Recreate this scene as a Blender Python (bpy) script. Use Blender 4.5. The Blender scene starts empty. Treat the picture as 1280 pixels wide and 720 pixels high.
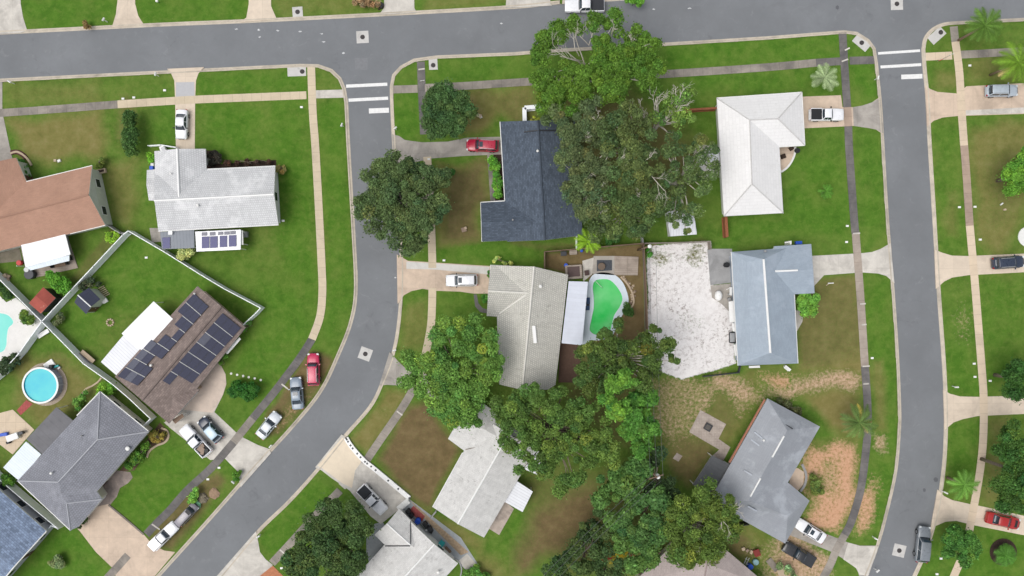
import bpy, math, random
import numpy as np
from mathutils import Vector
from mathutils.geometry import tessellate_polygon

# ------------------------------------------------------------------ image coordinates
# Everything is set out in plan. The unit is an image pixel, 1/8 m on the ground, counted from the top-left
# corner of the image; P() unprojects a pixel through the camera to height z, in metres.
CAM_H = 107.0
def P(px, py, z=0.0):
    k = (CAM_H - z) / CAM_H / 8.0
    return ((px - 640.0) * k, (360.0 - py) * k, z)
def P2(px, py, z=0.0):
    return P(px, py, z)[:2]

scene = bpy.context.scene
COL = scene.collection
rng = np.random.default_rng(7)
random.seed(7)

def lin(c):
    c = c / 255.0
    return c / 12.92 if c <= 0.04045 else ((c + 0.055) / 1.055) ** 2.4
def rgb(r, g, b):
    return (lin(r), lin(g), lin(b), 1.0)

# ------------------------------------------------------------------ objects
def tag(o, label=None, cat=None, group=None, kind=None):
    if label: o['label'] = label
    if cat: o['category'] = cat
    if group: o['group'] = group
    if kind: o['kind'] = kind
    return o

def mesh(name, V, F, mat=None, parent=None, smooth=False, uv=None, mats=None, mi=None, org=(0, 0, 0)):
    me = bpy.data.meshes.new(name)
    V = [(v[0] - org[0], v[1] - org[1], v[2] - org[2]) for v in V]
    me.from_pydata(V, [], F)
    if uv is not None:
        l = me.uv_layers.new(name='UVMap')
        flat = [c for f in uv for p in f for c in p]
        l.data.foreach_set('uv', flat)
    for m in (mats or ([mat] if mat else [])):
        me.materials.append(m)
    if mi is not None:
        me.polygons.foreach_set('material_index', mi)
    if smooth:
        me.polygons.foreach_set('use_smooth', [True] * len(F))
    me.update()
    o = bpy.data.objects.new(name, me)
    COL.objects.link(o)
    if parent is not None:
        o.parent = parent
    return o

def empty(name, loc, label, cat, group=None, rot=0.0):
    o = bpy.data.objects.new(name, None)
    COL.objects.link(o)
    o.location = loc
    o.rotation_euler = (0, 0, rot)
    o.empty_display_size = 0.3
    return tag(o, label, cat, group)

class MB:
    """collects shapes that end up in ONE mesh object"""
    def __init__(s): s.V = []; s.F = []; s.U = []
    def add(s, V, F):
        n = len(s.V); s.V += [tuple(v) for v in V]; s.F += [tuple(i + n for i in f) for f in F]
        return s
    def box(s, c, d, rz=0.0):
        x, y, z = d[0] / 2, d[1] / 2, d[2] / 2
        ca, sa = math.cos(rz), math.sin(rz)
        V = []
        for sx, sy, sz in ((-1,-1,-1),(1,-1,-1),(1,1,-1),(-1,1,-1),(-1,-1,1),(1,-1,1),(1,1,1),(-1,1,1)):
            a, b = sx * x, sy * y
            V.append((c[0] + a * ca - b * sa, c[1] + a * sa + b * ca, c[2] + sz * z))
        return s.add(V, [(3,2,1,0),(4,5,6,7),(0,1,5,4),(1,2,6,5),(2,3,7,6),(3,0,4,7)])
    def prism(s, poly, z0, z1):
        """poly list of (x,y); concave fine"""
        n = len(poly)
        if area(poly) < 0: poly = poly[::-1]
        V = [(p[0], p[1], z1) for p in poly] + [(p[0], p[1], z0) for p in poly]
        tr = tri(poly)
        F = [t for t in tr] + [(t[0] + n, t[2] + n, t[1] + n) for t in tr]
        for i in range(n):
            j = (i + 1) % n
            F.append((i, i + n, j + n, j))
        return s.add(V, F)
    def tube(s, pts, r0, r1=None, n=6, cap=True):
        r1 = r0 if r1 is None else r1
        V = []; F = []
        m = len(pts)
        for i, p in enumerate(pts):
            p = Vector(p)
            d = Vector(pts[min(i + 1, m - 1)]) - Vector(pts[max(i - 1, 0)])
            if d.length < 1e-6: d = Vector((0, 0, 1))
            d.normalize()
            a = d.cross(Vector((0, 0, 1)) if abs(d.z) < 0.9 else Vector((1, 0, 0))).normalized()
            b = d.cross(a)
            r = r0 + (r1 - r0) * i / max(1, m - 1)
            for k in range(n):
                t = 2 * math.pi * k / n
                V.append(tuple(p + a * (r * math.cos(t)) + b * (r * math.sin(t))))
        for i in range(m - 1):
            for k in range(n):
                k2 = (k + 1) % n
                F.append((i * n + k, i * n + k2, (i + 1) * n + k2, (i + 1) * n + k))
        if cap:
            F.append(tuple(range(n))[::-1]); F.append(tuple((m - 1) * n + k for k in range(n)))
        return s.add(V, F)
    def cyl(s, c, r, h, n=20, r2=None):
        r2 = r if r2 is None else r2
        V = [(c[0] + r * math.cos(2*math.pi*k/n), c[1] + r * math.sin(2*math.pi*k/n), c[2]) for k in range(n)]
        V += [(c[0] + r2 * math.cos(2*math.pi*k/n), c[1] + r2 * math.sin(2*math.pi*k/n), c[2] + h) for k in range(n)]
        F = [tuple(range(n))[::-1], tuple(range(n, 2 * n))]
        F += [(k, (k + 1) % n, n + (k + 1) % n, n + k) for k in range(n)]
        return s.add(V, F)
    def build(s, name, mat, parent=None, smooth=False, org=(0, 0, 0)):
        return mesh(name, s.V, s.F, mat, parent, smooth, org=org)

def area(p):
    return 0.5 * sum(p[i][0] * p[(i+1) % len(p)][1] - p[(i+1) % len(p)][0] * p[i][1] for i in range(len(p)))
def tri(poly, holes=()):
    loops = [[Vector((p[0], p[1], 0)) for p in poly]] + [[Vector((p[0], p[1], 0)) for p in h] for h in holes]
    allp = [p for l in loops for p in l]
    out = []
    for t in tessellate_polygon(loops):
        a, b, c = (allp[i] for i in t)
        out.append(tuple(t) if (b - a).cross(c - a).z > 0 else (t[0], t[2], t[1]))
    return out

def smooth_line(pts, sub=6):
    """Catmull-Rom through 2-D points"""
    out = []
    n = len(pts)
    for i in range(n - 1):
        p0 = pts[max(i-1, 0)]; p1 = pts[i]; p2 = pts[i+1]; p3 = pts[min(i+2, n-1)]
        for k in range(sub):
            t = k / sub
            out.append(tuple(0.5 * ((2*p1[j]) + (-p0[j]+p2[j])*t + (2*p0[j]-5*p1[j]+4*p2[j]-p3[j])*t*t
                       + (-p0[j]+3*p1[j]-3*p2[j]+p3[j])*t**3) for j in (0, 1)))
    out.append(tuple(pts[-1]))
    return out
def smooth_loop(pts, sub=6):
    n = len(pts); out = []
    for i in range(n):
        p0, p1, p2, p3 = pts[(i-1) % n], pts[i], pts[(i+1) % n], pts[(i+2) % n]
        for k in range(sub):
            t = k / sub
            out.append(tuple(0.5 * ((2*p1[j]) + (-p0[j]+p2[j])*t + (2*p0[j]-5*p1[j]+4*p2[j]-p3[j])*t*t
                       + (-p0[j]+3*p1[j]-3*p2[j]+p3[j])*t**3) for j in (0, 1)))
    return out

def offset_line(pts, d):
    """offset a polyline to its left by d"""
    out = []
    n = len(pts)
    for i in range(n):
        a = Vector(pts[max(i-1, 0)]); b = Vector(pts[i]); c = Vector(pts[min(i+1, n-1)])
        d1 = (b - a); d2 = (c - b)
        if d1.length < 1e-9: d1 = d2
        if d2.length < 1e-9: d2 = d1
        n1 = Vector((-d1.y, d1.x)).normalized(); n2 = Vector((-d2.y, d2.x)).normalized()
        m = (n1 + n2)
        m = m.normalized() if m.length > 1e-6 else n1
        k = d / max(0.5, m.dot(n1))
        out.append((b.x + m.x * k, b.y + m.y * k))
    return out
def inset_poly(poly, d):
    if area(poly) < 0: poly = poly[::-1]
    n = len(poly); out = []
    for i in range(n):
        a = Vector(poly[i-1]); b = Vector(poly[i]); c = Vector(poly[(i+1) % n])
        d1 = (b - a).normalized(); d2 = (c - b).normalized()
        n1 = Vector((-d1.y, d1.x)); n2 = Vector((-d2.y, d2.x))
        m = (n1 + n2).normalized()
        k = d / max(0.35, m.dot(n1))
        out.append((b.x + m.x * k, b.y + m.y * k))
    return out

# ------------------------------------------------------------------ materials
class N:
    def __init__(s, name):
        s.m = bpy.data.materials.new(name); s.m.use_nodes = True
        s.t = s.m.node_tree; s.t.nodes.clear()
        s.out = s.n('ShaderNodeOutputMaterial')
        s.b = s.n('ShaderNodeBsdfPrincipled')
        s.l(s.b.outputs[0], s.out.inputs[0])
    def n(s, t, **k):
        x = s.t.nodes.new(t)
        for a, v in k.items(): setattr(x, a, v)
        return x
    def l(s, a, b): s.t.links.new(a, b)
    def put(s, sock, v):
        if hasattr(v, 'is_output'): s.l(v, sock)
        else: sock.default_value = v
    def pos(s, scale=(1, 1, 1)):
        g = s.n('ShaderNodeNewGeometry')
        m = s.n('ShaderNodeMapping'); m.inputs['Scale'].default_value = scale
        s.l(g.outputs['Position'], m.inputs[0]); return m.outputs[0]
    def uv(s):
        return s.n('ShaderNodeUVMap').outputs[0]
    def obj(s):
        return s.n('ShaderNodeTexCoord').outputs['Object']
    def noise(s, vec, scale, detail=4, rough=0.55, dist=0.0):
        x = s.n('ShaderNodeTexNoise')
        x.inputs['Scale'].default_value = scale; x.inputs['Detail'].default_value = detail
        x.inputs['Roughness'].default_value = rough; x.inputs['Distortion'].default_value = dist
        s.l(vec, x.inputs['Vector']); return x.outputs['Fac']
    def ramp(s, fac, stops):
        x = s.n('ShaderNodeValToRGB')
        e = x.color_ramp.elements
        e[0].position, e[0].color = stops[0][0], stops[0][1]
        e[1].position, e[1].color = stops[-1][0], stops[-1][1]
        for p, c in stops[1:-1]:
            q = e.new(p); q.color = c
        s.l(fac, x.inputs[0]); return x.outputs[0]
    def mr(s, v, a, b, c=0.0, d=1.0):
        x = s.n('ShaderNodeMapRange')
        s.put(x.inputs[0], v); x.inputs[1].default_value = a; x.inputs[2].default_value = b
        x.inputs[3].default_value = c; x.inputs[4].default_value = d
        return x.outputs[0]
    def math(s, op, a, b=0.0):
        x = s.n('ShaderNodeMath', operation=op); s.put(x.inputs[0], a); s.put(x.inputs[1], b); return x.outputs[0]
    def mix(s, fac, a, b, mode='MIX'):
        x = s.n('ShaderNodeMix', data_type='RGBA', blend_type=mode)
        s.put(x.inputs[0], fac); s.put(x.inputs[6], a); s.put(x.inputs[7], b); return x.outputs[2]
    def bump(s, h, strength=0.3, dist=0.02):
        x = s.n('ShaderNodeBump'); x.inputs['Strength'].default_value = strength
        x.inputs['Distance'].default_value = dist; s.l(h, x.inputs['Height'])
        s.l(x.outputs[0], s.b.inputs['Normal'])
    def fin(s, col, rough=0.8, metal=0.0, spec=0.3):
        s.put(s.b.inputs['Base Color'], col); s.put(s.b.inputs['Roughness'], rough)
        s.b.inputs['Metallic'].default_value = metal
        s.b.inputs['Specular IOR Level'].default_value = spec
        return s.m

def sc(c, k):
    return (min(1, c[0]*k), min(1, c[1]*k), min(1, c[2]*k), 1)

_cache = {}
def plain(name, c, rough=0.6, metal=0.0, spec=0.4, var=0.08, scale=3.0):
    if name in _cache: return _cache[name]
    n = N(name); v = n.pos()
    f = n.noise(v, scale, 5)
    col = n.ramp(f, [(0.3, sc(c, 1 - var)), (0.7, sc(c, 1 + var))])
    _cache[name] = n.fin(col, rough, metal, spec)
    return _cache[name]

def concrete(name, c, stain=0.35, joint=None, var=0.1, sscale=0.25, tint=(70, 66, 60), ju=True):
    """c rgb tuple; stain = how much of it carries the grey mildew that pavements grow"""
    n = N(name); v = n.pos()
    f1 = n.noise(v, 0.9, 6, 0.6); f2 = n.noise(v, 7.0, 4, 0.6)
    col = n.ramp(f1, [(0.3, sc(c, 1 - var)), (0.72, sc(c, 1 + var))])
    col = n.mix(n.mr(f2, 0.35, 0.75, 0, 0.25), col, sc(c, 0.75))
    f3 = n.noise(v, sscale, 6, 0.68, 0.6)
    m = n.mr(f3, 0.62 - 0.3 * stain, 0.78 - 0.16 * stain, 0, min(1.0, 0.35 + stain * 0.5))
    col = n.mix(m, col, rgb(*tint))
    if joint:
        br = n.n('ShaderNodeTexBrick'); br.offset = 0.0
        br.inputs['Scale'].default_value = 1.0
        br.inputs['Brick Width'].default_value = joint[0]; br.inputs['Row Height'].default_value = joint[1]
        br.inputs['Mortar Size'].default_value = 0.025; br.inputs['Bias'].default_value = 0
        br.inputs['Color1'].default_value = (1, 1, 1, 1); br.inputs['Color2'].default_value = (0.9, 0.9, 0.9, 1)
        br.inputs['Mortar'].default_value = (0.78, 0.77, 0.75, 1) if joint[0] == joint[1] else (0.62, 0.6, 0.57, 1)
        n.l(n.uv() if ju else v, br.inputs['Vector'])
        col = n.mix(0.75, col, br.outputs[0], 'MULTIPLY')
    n.bump(f2, 0.15, 0.01)
    return n.fin(col, 0.85, 0, 0.25)

def shingle(name, c, row=0.16, width=0.55, var=0.18, streak=0.2, mort=0.6, bump=0.4, rough=0.85, blotch=(0.35, 0.25), dirt=(60, 60, 58), speck=0.0, worn=0.0, worn_glare_c=(236, 236, 236)):
    n = N(name); u = n.uv()
    br = n.n('ShaderNodeTexBrick')
    br.inputs['Scale'].default_value = 1.0; br.inputs['Brick Width'].default_value = width
    br.inputs['Row Height'].default_value = row; br.inputs['Mortar Size'].default_value = row * 0.09
    br.inputs['Color1'].default_value = (1 + var, 1 + var, 1 + var, 1)
    br.inputs['Color2'].default_value = (1 - var, 1 - var, 1 - var, 1)
    br.inputs['Mortar'].default_value = (mort, mort, mort, 1)
    n.l(u, br.inputs['Vector'])
    p = n.pos()
    f = n.noise(p, blotch[0], 6, 0.65, 0.4)
    col = n.ramp(f, [(0.3, sc(c, 1 - blotch[1])), (0.7, sc(c, 1 + blotch[1] * 0.6))])
    col = n.mix(1.0, col, br.outputs[0], 'MULTIPLY')
    mp = n.n('ShaderNodeMapping'); mp.inputs['Scale'].default_value = (2.2, 0.18, 1)
    n.l(u, mp.inputs[0])
    s = n.noise(mp.outputs[0], 1.0, 5, 0.6)
    col = n.mix(n.mr(s, 0.5, 0.75, 0, streak), col, rgb(*dirt))
    g = n.noise(p, 9.0, 3, 0.7)
    col = n.mix(n.mr(g, 0.45, 0.75, 0, 0.18), col, sc(c, 0.6))
    if speck:      # lichen and leaf litter
        q = n.noise(p, 1.6, 8, 0.82, 0.4); z = n.noise(p, 0.3, 3, 0.5)
        col = n.mix(n.math('MULTIPLY', n.mr(q, 0.54, 0.66, 0, speck), n.mr(z, 0.36, 0.6)), col, rgb(*dirt))
    if worn:       # patches of fresher or chalked coating; painted glare on white tile, sheen on steel
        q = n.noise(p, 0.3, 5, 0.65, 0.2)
        col = n.mix(n.mr(q, 0.52, 0.66, 0, worn), col, rgb(*worn_glare_c))
    n.bump(br.outputs[1], bump, -0.02)
    return n.fin(col, rough, 0, 0.3)

def ribbed(name, c, pitch=0.4, rough=0.4, var=0.08, metal=0.0, dark=0.8, dirt=0.1):
    """ribbed sheet-metal roof: seams run up the slope"""
    n = N(name); u = n.uv()
    br = n.n('ShaderNodeTexBrick'); br.offset = 0
    br.inputs['Scale'].default_value = 1.0; br.inputs['Brick Width'].default_value = pitch
    br.inputs['Row Height'].default_value = 40.0; br.inputs['Mortar Size'].default_value = pitch * 0.08
    br.inputs['Color1'].default_value = (1, 1, 1, 1); br.inputs['Color2'].default_value = (0.95, 0.95, 0.95, 1)
    br.inputs['Mortar'].default_value = (dark, dark, dark, 1)
    n.l(u, br.inputs['Vector'])
    p = n.pos(); f = n.noise(p, 0.6, 6, 0.65)
    col = n.ramp(f, [(0.3, sc(c, 1 - var)), (0.7, sc(c, 1 + var))])
    col = n.mix(1.0, col, br.outputs[0], 'MULTIPLY')
    g = n.noise(p, 3.0, 5, 0.7)
    col = n.mix(n.mr(g, 0.55, 0.8, 0, dirt), col, rgb(110, 105, 98))
    n.bump(br.outputs[1], 0.5, -0.03)
    return n.fin(col, rough, metal, 0.4)

def paint(name, c, rough=0.25):
    if name in _cache: return _cache[name]
    n = N(name)
    f = n.noise(n.obj(), 2.5, 4)
    col = n.ramp(f, [(0.3, sc(c, 0.94)), (0.7, sc(c, 1.05))])
    n.b.inputs['Coat Weight'].default_value = 0.6
    n.b.inputs['Coat Roughness'].default_value = 0.08
    _cache[name] = n.fin(col, n.mr(f, 0.3, 0.7, rough, rough + 0.12), 0.0, 0.5)
    return _cache[name]

M = {}
M['white_trim'] = plain('white_trim', rgb(222, 222, 218), 0.55, var=0.05)
M['grey_trim'] = plain('grey_trim', rgb(150, 150, 150), 0.55)
M['glass'] = plain('window_glass', rgb(38, 46, 54), 0.08, 0, 0.6, 0.1)
M['car_glass'] = plain('car_glass', rgb(46, 58, 68), 0.06, 0, 0.7, 0.1)
M['tyre'] = plain('tyre_rubber', rgb(32, 32, 33), 0.85)
M['rim'] = plain('alloy_rim', rgb(150, 152, 155), 0.35, 0.7)
M['black'] = plain('black_plastic', rgb(34, 35, 38), 0.55)
M['dark_metal'] = plain('dark_metal', rgb(60, 62, 66), 0.45, 0.3)
M['lamp'] = plain('headlamp_lens', rgb(205, 210, 212), 0.15)
M['redlamp'] = plain('tail_lamp_lens', rgb(150, 20, 18), 0.2)
M['iron'] = plain('cast_iron', rgb(70, 66, 66), 0.8, 0.2, var=0.2)
M['wood'] = plain('weathered_wood', rgb(120, 100, 84), 0.85, var=0.25, scale=6)
M['redwood'] = plain('stained_wood', rgb(140, 86, 58), 0.8, var=0.2, scale=5)
M['vinyl'] = plain('white_vinyl', rgb(240, 243, 245), 0.5, var=0.05, scale=0.8)
M['steel'] = plain('galvanised_steel', rgb(170, 172, 174), 0.45, 0.4)
M['red_plastic'] = plain('red_plastic', rgb(190, 60, 60), 0.5)
M['blue_plastic'] = plain('blue_plastic', rgb(38, 84, 190), 0.45)
M['teal_plastic'] = plain('teal_plastic', rgb(60, 170, 170), 0.5)
M['white_plastic'] = plain('white_plastic', rgb(232, 232, 230), 0.45, var=0.03)
M['kerb'] = concrete('kerb_concrete', rgb(192, 182, 166), 0.45, None, 0.14, 0.3, (132, 126, 116))
M['slab_beige'] = concrete('beige_concrete', rgb(212, 194, 170), 0.12, (1.55, 3.0), 0.06, 0.12, (150, 138, 122))
M['walk_beige'] = concrete('beige_pavement', rgb(205, 190, 165), 0.12, (1.5, 3.0), 0.07, 0.15, (140, 128, 112))
M['walk_grey'] = concrete('mildewed_pavement', rgb(160, 152, 142), 0.8, (1.5, 3.0), 0.12, 0.22, (98, 95, 92))
M['walk_dark'] = concrete('dark_mildewed_pavement', rgb(122, 118, 115), 0.9, (1.5, 3.0), 0.12, 0.3, (84, 83, 84))
M['walk_mid'] = concrete('worn_pavement', rgb(168, 156, 144), 0.5, (1.5, 3.0), 0.12, 0.2, (126, 116, 108))
M['walk_brown'] = concrete('brownish_pavement', rgb(172, 152, 136), 0.3, (1.5, 3.0), 0.1, 0.25, (125, 112, 104))
M['drive_beige'] = concrete('beige_driveway', rgb(214, 199, 180), 0.35, (3.0, 3.0), 0.08, 0.2, (160, 146, 132), ju=False)
M['collar'] = concrete('manhole_collar', rgb(196, 194, 190), 0.3, None, 0.08, 0.8, (150, 148, 146))
M['drive_pink'] = concrete('pinkish_driveway', rgb(208, 188, 168), 0.5, (3.0, 3.0), 0.1, 0.22, (160, 144, 130), ju=False)
M['drive_grey'] = concrete('grey_driveway', rgb(172, 166, 158), 0.6, (3.0, 3.0), 0.12, 0.3, (120, 116, 112), ju=False)
M['drive_pale'] = concrete('pale_driveway', rgb(208, 203, 194), 0.6, (3.0, 3.0), 0.12, 0.28, (150, 145, 138), ju=False)
M['pool_deck'] = concrete('painted_pool_deck', rgb(208, 218, 226), 0.05, None, 0.05, 0.5, (160, 165, 170))
M['white_deck'] = concrete('white_pool_deck', rgb(226, 224, 220), 0.1, None, 0.05, 0.5, (180, 175, 168))
M['paver'] = concrete('stone_pavers', rgb(176, 164, 154), 0.3, (0.4, 0.4), 0.22, 1.2, (120, 110, 104), ju=False)
M['brick_red'] = concrete('red_brick_pavers', rgb(176, 92, 88), 0.2, (0.4, 0.2), 0.2, 1.0, (120, 70, 66), ju=False)
M['mulch'] = plain('bark_mulch', rgb(62, 48, 40), 0.95, var=0.4, scale=7)
M['soil_dark'] = plain('dark_soil', rgb(98, 80, 64), 0.95, var=0.3, scale=3)
M['deck_wood'] = concrete('deck_planks', rgb(168, 156, 145), 0.4, (6.0, 0.3), 0.15, 0.8, (120, 108, 98), ju=False)
# ================================================================== roads, kerbs, pavements, ground
X0, X1, Y0, Y1 = -480, 1760, -380, 1100       # pixel limits of the ground that is worked out in detail
UP  = [(X0, 68), (-100, 48), (0, 43), (100, 38), (200, 33), (320, 28), (480, 20), (640, 11), (700, 5), (760, 1.5), (1280, -30), (X1, -58)]
LOR = [(X1, -6), (1280, 22), (1200, 26), (1180, 28), (1165, 35), (1155, 47), (1152, 62)]
BR  = [(1154, 90), (1157, 120), (1160, 180), (1165, 260), (1171, 360), (1177.5, 450), (1180, 500), (1180, 545), (1177, 590), (1169, 640), (1156, 685), (1140, 722), (1090, 830), (1010, 960), (930, Y1)]
BL  = [(880, Y1), (955, 960), (1035, 830), (1084, 722), (1100, 680), (1111, 640), (1122, 590), (1126.5, 540), (1127, 510), (1124, 440), (1118.5, 360), (1111.5, 270), (1106, 180), (1103, 130), (1098, 80)]
MID = [(1095, 60), (1087, 49), (1072, 39.5), (1056, 37.5), (960, 45), (830, 53), (700, 60.5), (640, 65), (545, 69), (517, 73), (500, 82), (490, 93), (487, 108)]
AR  = [(487.5, 130), (490, 180), (494, 240), (498.5, 300), (499.5, 355), (496, 405), (489, 442), (476, 477), (461, 507), (430, 543), (395, 586), (360, 625), (320, 664), (271, 722), (170, 840), (60, 970), (-60, Y1)]
AL  = [(-130, Y1), (0, 945), (110, 822), (199, 722), (262, 652), (320, 586), (365, 537), (402, 491), (425, 444), (441, 402), (447, 360), (444, 290), (441, 240), (437.5, 180), (435, 128)]
LOL = [(432, 110), (426.5, 97), (415, 86), (398, 80), (375, 79.5), (320, 82), (200, 88), (100, 93), (0, 98), (-100, 103), (X0, 122)]
UPs = smooth_line(UP, 5)
E1 = LOR + smooth_line([LOR[-1]] + BR, 6)[1:]
E2 = smooth_line(BL, 6) + MID + smooth_line([MID[-1]] + AR, 6)[1:]
E3 = smooth_line(AL, 6) + LOL
E1 = [LOR[0], LOR[1]] + smooth_line(LOR[2:], 4) + E1[len(LOR):]
def wpts(l): return [P2(*p) for p in l]
wUP, wE1, wE2, wE3 = wpts(UPs), wpts(E1), wpts(E2), wpts(E3)
road_poly = wUP + wE1 + wE2 + wE3

def asphalt():
    n = N('asphalt'); v = n.pos()
    c = rgb(119, 122, 125)
    f1 = n.noise(v, 0.12, 5, 0.6); f2 = n.noise(v, 1.3, 6, 0.7); f3 = n.noise(v, 22, 3, 0.7)
    col = n.ramp(f1, [(0.3, sc(c, 0.88)), (0.7, sc(c, 1.12))])
    col = n.mix(n.mr(f2, 0.45, 0.8, 0, 0.3), col, rgb(112, 114, 118))
    col = n.mix(n.mr(f3, 0.4, 0.75, 0, 0.35), col, rgb(104, 106, 110))
    g = n.noise(v, 0.5, 6, 0.75, 1.0)
    col = n.mix(n.mr(g, 0.58, 0.8, 0, 0.5), col, rgb(152, 153, 154))
    g2 = n.noise(v, 0.24, 7, 0.78, 1.5)
    col = n.mix(n.mr(g2, 0.52, 0.68, 0, 0.4), col, rgb(108, 110, 113))
    vo = n.n('ShaderNodeTexVoronoi', feature='DISTANCE_TO_EDGE'); vo.inputs['Scale'].default_value = 0.06
    w2 = n.n('ShaderNodeMix', data_type='VECTOR'); w2.inputs[0].default_value = .12
    nz = n.n('ShaderNodeTexNoise'); nz.inputs['Scale'].default_value = .5; n.l(v, nz.inputs['Vector'])
    n.l(v, w2.inputs[4]); vm = n.n('ShaderNodeVectorMath', operation='SCALE'); vm.inputs['Scale'].default_value = 18; n.l(nz.outputs['Color'], vm.inputs[0]); n.l(vm.outputs[0], w2.inputs[5])
    n.l(w2.outputs[1], vo.inputs['Vector'])
    col = n.mix(n.math('MULTIPLY', n.mr(vo.outputs['Distance'], 0.0, 0.01, 0.3, 0), n.mr(g2, 0.48, 0.62)), col, rgb(84, 86, 90))
    n.bump(f3, 0.3, 0.01)
    return n.fin(col, 0.82, 0, 0.35)
M['asphalt'] = asphalt()

if area(road_poly) < 0: road_poly = road_poly[::-1]
rt = tri(road_poly)
o = mesh('road', [(p[0], p[1], -0.1) for p in road_poly], rt, M['asphalt']); tag(o, kind='structure', label='grey asphalt streets meeting at two junctions', cat='road')

def kerb(line, name):
    V = []; F = []; U = []
    prof = [(0.0, -0.094), (0.27, -0.055), (0.36, 0.035), (0.56, 0.045), (0.57, -0.3)]
    ls = [offset_line(line, d * SGN) for d, z in prof]
    m = len(prof)
    for i in range(len(line)):
        for k in range(m):
            V.append((ls[k][i][0], ls[k][i][1], prof[k][1]))
    for i in range(len(line) - 1):
        for k in range(m - 1):
            a, b, c, d = i*m+k, i*m+k+1, (i+1)*m+k+1, (i+1)*m+k
            F.append((a, b, c, d))
    o = mesh('kerb', V, F, M['kerb'])
    # face upward
    me = o.data; me.calc_loop_triangles()
    if sum(p.normal.z for p in me.polygons) < 0: me.flip_normals()
    return tag(o, kind='structure', label=name, cat='kerb')
# the road outline is counter-clockwise or clockwise by source order: outward is found from the area sign
SGN = 1.0 if area(wUP + wE1 + wE2 + wE3) < 0 else -1.0
kerb(wUP, 'pale kerb along the far side of the top street')
kerb(wE1, 'pale kerb along the outer side of the right street')
kerb(wE2, 'pale kerb round the block between the two side streets')
kerb(wE3, 'pale kerb round the left corner block')

# ------------------------------------------------------------------ slabs
def slab(name, poly, mat, top=0.03, bottom=-0.15, holes=(), z=0.0, kind='structure', label=None, cat=None):
    poly = [P2(*p) for p in poly]
    holes = [[P2(*p) for p in h] for h in holes]
    if area(poly) < 0: poly = poly[::-1]
    holes = [h[::-1] if area(h) > 0 else h for h in holes]
    V = []; F = []
    allp = poly + [p for h in holes for p in h]
    n = len(allp)
    V = [(p[0], p[1], top) for p in allp] + [(p[0], p[1], bottom) for p in allp]
    F += tri(poly, holes)
    off = 0
    for loop in [poly] + holes:
        k = len(loop)
        for i in range(k):
            j = (i + 1) % k
            F.append((off + i, off + i + n, off + j + n, off + j))
        off += k
    uv = [[(V[i][0], V[i][1]) for i in f] for f in F]
    o = mesh(name, V, F, mat, uv=uv)
    return tag(o, label, cat, kind=kind)

def strip(name, pts, w, mat, top=0.036, sub=5, kind='structure'):
    line = [P2(*p) for p in (smooth_line(pts, sub) if len(pts) > 2 else pts)]
    L = offset_line(line, w / 2); R = offset_line(line, -w / 2)
    V = []; F = []; U = []; s = 0.0
    n = len(line)
    for i in range(n):
        V += [(L[i][0], L[i][1], top), (R[i][0], R[i][1], top), (L[i][0], L[i][1], -0.12), (R[i][0], R[i][1], -0.12)]
    d = [0.0]
    for i in range(1, n):
        d.append(d[-1] + (Vector(line[i]) - Vector(line[i-1])).length)
    for i in range(n - 1):
        a = 4 * i; b = 4 * (i + 1)
        F.append((a + 1, b + 1, b, a)); U.append([(d[i], 1.5 + w/2), (d[i+1], 1.5 + w/2), (d[i+1], 1.5 - w/2), (d[i], 1.5 - w/2)])
        F.append((a, b, b + 2, a + 2)); U.append([(0, 1)] * 4)
        F.append((a + 3, b + 3, b + 1, a + 1)); U.append([(0, 1)] * 4)
    F.append((0, 2, 3, 1)); U.append([(0, 1)] * 4)
    e = 4 * (n - 1)
    F.append((e + 1, e + 3, e + 2, e)); U.append([(0, 1)] * 4)
    return tag(mesh(name, V, F, mat, uv=U), kind=kind)

W = 1.22
# left block
strip('pavement', [(-300, 160), (4, 141), (147, 130.5)], W, M['walk_grey'])
strip('pavement', [(147, 130.5), (218, 126), (245, 124.5), (383, 119)], W, M['walk_beige'], 0.037)
slab('pavement', [(395, 113), (428, 112), (432, 122), (395, 123)], M['drive_pale'], 0.034)
strip('pavement', [(389, 83), (391, 140), (394, 180), (398, 250), (402, 330), (403, 365), (400, 396), (390, 424)], W, M['walk_beige'], 0.041)
strip('pavement', [(390, 424), (376, 446), (359, 469), (343, 490), (316, 523)], W, M['walk_dark'])
strip('pavement', [(316, 523), (292, 553)], W, M['walk_grey'], 0.042)
strip('pavement', [(292, 553), (264, 585), (234, 613), (213, 637), (197, 653), (183, 668)], W, M['walk_dark'], 0.042)
strip('pavement', [(160, 694), (143, 713), (110, 750), (-30, 910)], W, M['walk_grey'], 0.043)
# middle block
strip('pavement', [(526, 77), (527.5, 116), (530, 168)], W, M['walk_dark'])
strip('pavement', [(490, 112), (522, 111)], W, M['walk_grey'], 0.034)
strip('pavement', [(531, 110), (580, 107.5), (640, 103.5), (700, 100), (780, 95.5), (857, 91), (960, 84), (1020, 78.5)], W, M['walk_grey'], 0.039)
strip('pavement', [(1020, 78.5), (1052, 76.5)], W, M['walk_dark'], 0.037)
strip('pavement', [(1062, 76), (1093, 75)], W, M['walk_dark'], 0.038)
strip('pavement', [(534, 196), (538, 260), (540, 310), (540.5, 335)], W, M['walk_beige'], 0.041)
strip('pavement', [(540.5, 360), (540, 385), (538, 412), (530, 450), (519, 482)], W, M['walk_beige'], 0.0415)
strip('pavement', [(519, 482), (507, 503), (494, 523), (476, 549), (455, 580)], W, M['walk_grey'], 0.04)
strip('pavement', [(425, 613), (392, 647), (365, 677), (340, 704)], W, M['walk_grey'], 0.042)
strip('pavement', [(1053, 41), (1055.5, 82), (1058, 120), (1059, 134)], W, M['walk_dark'], 0.041)
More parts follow.
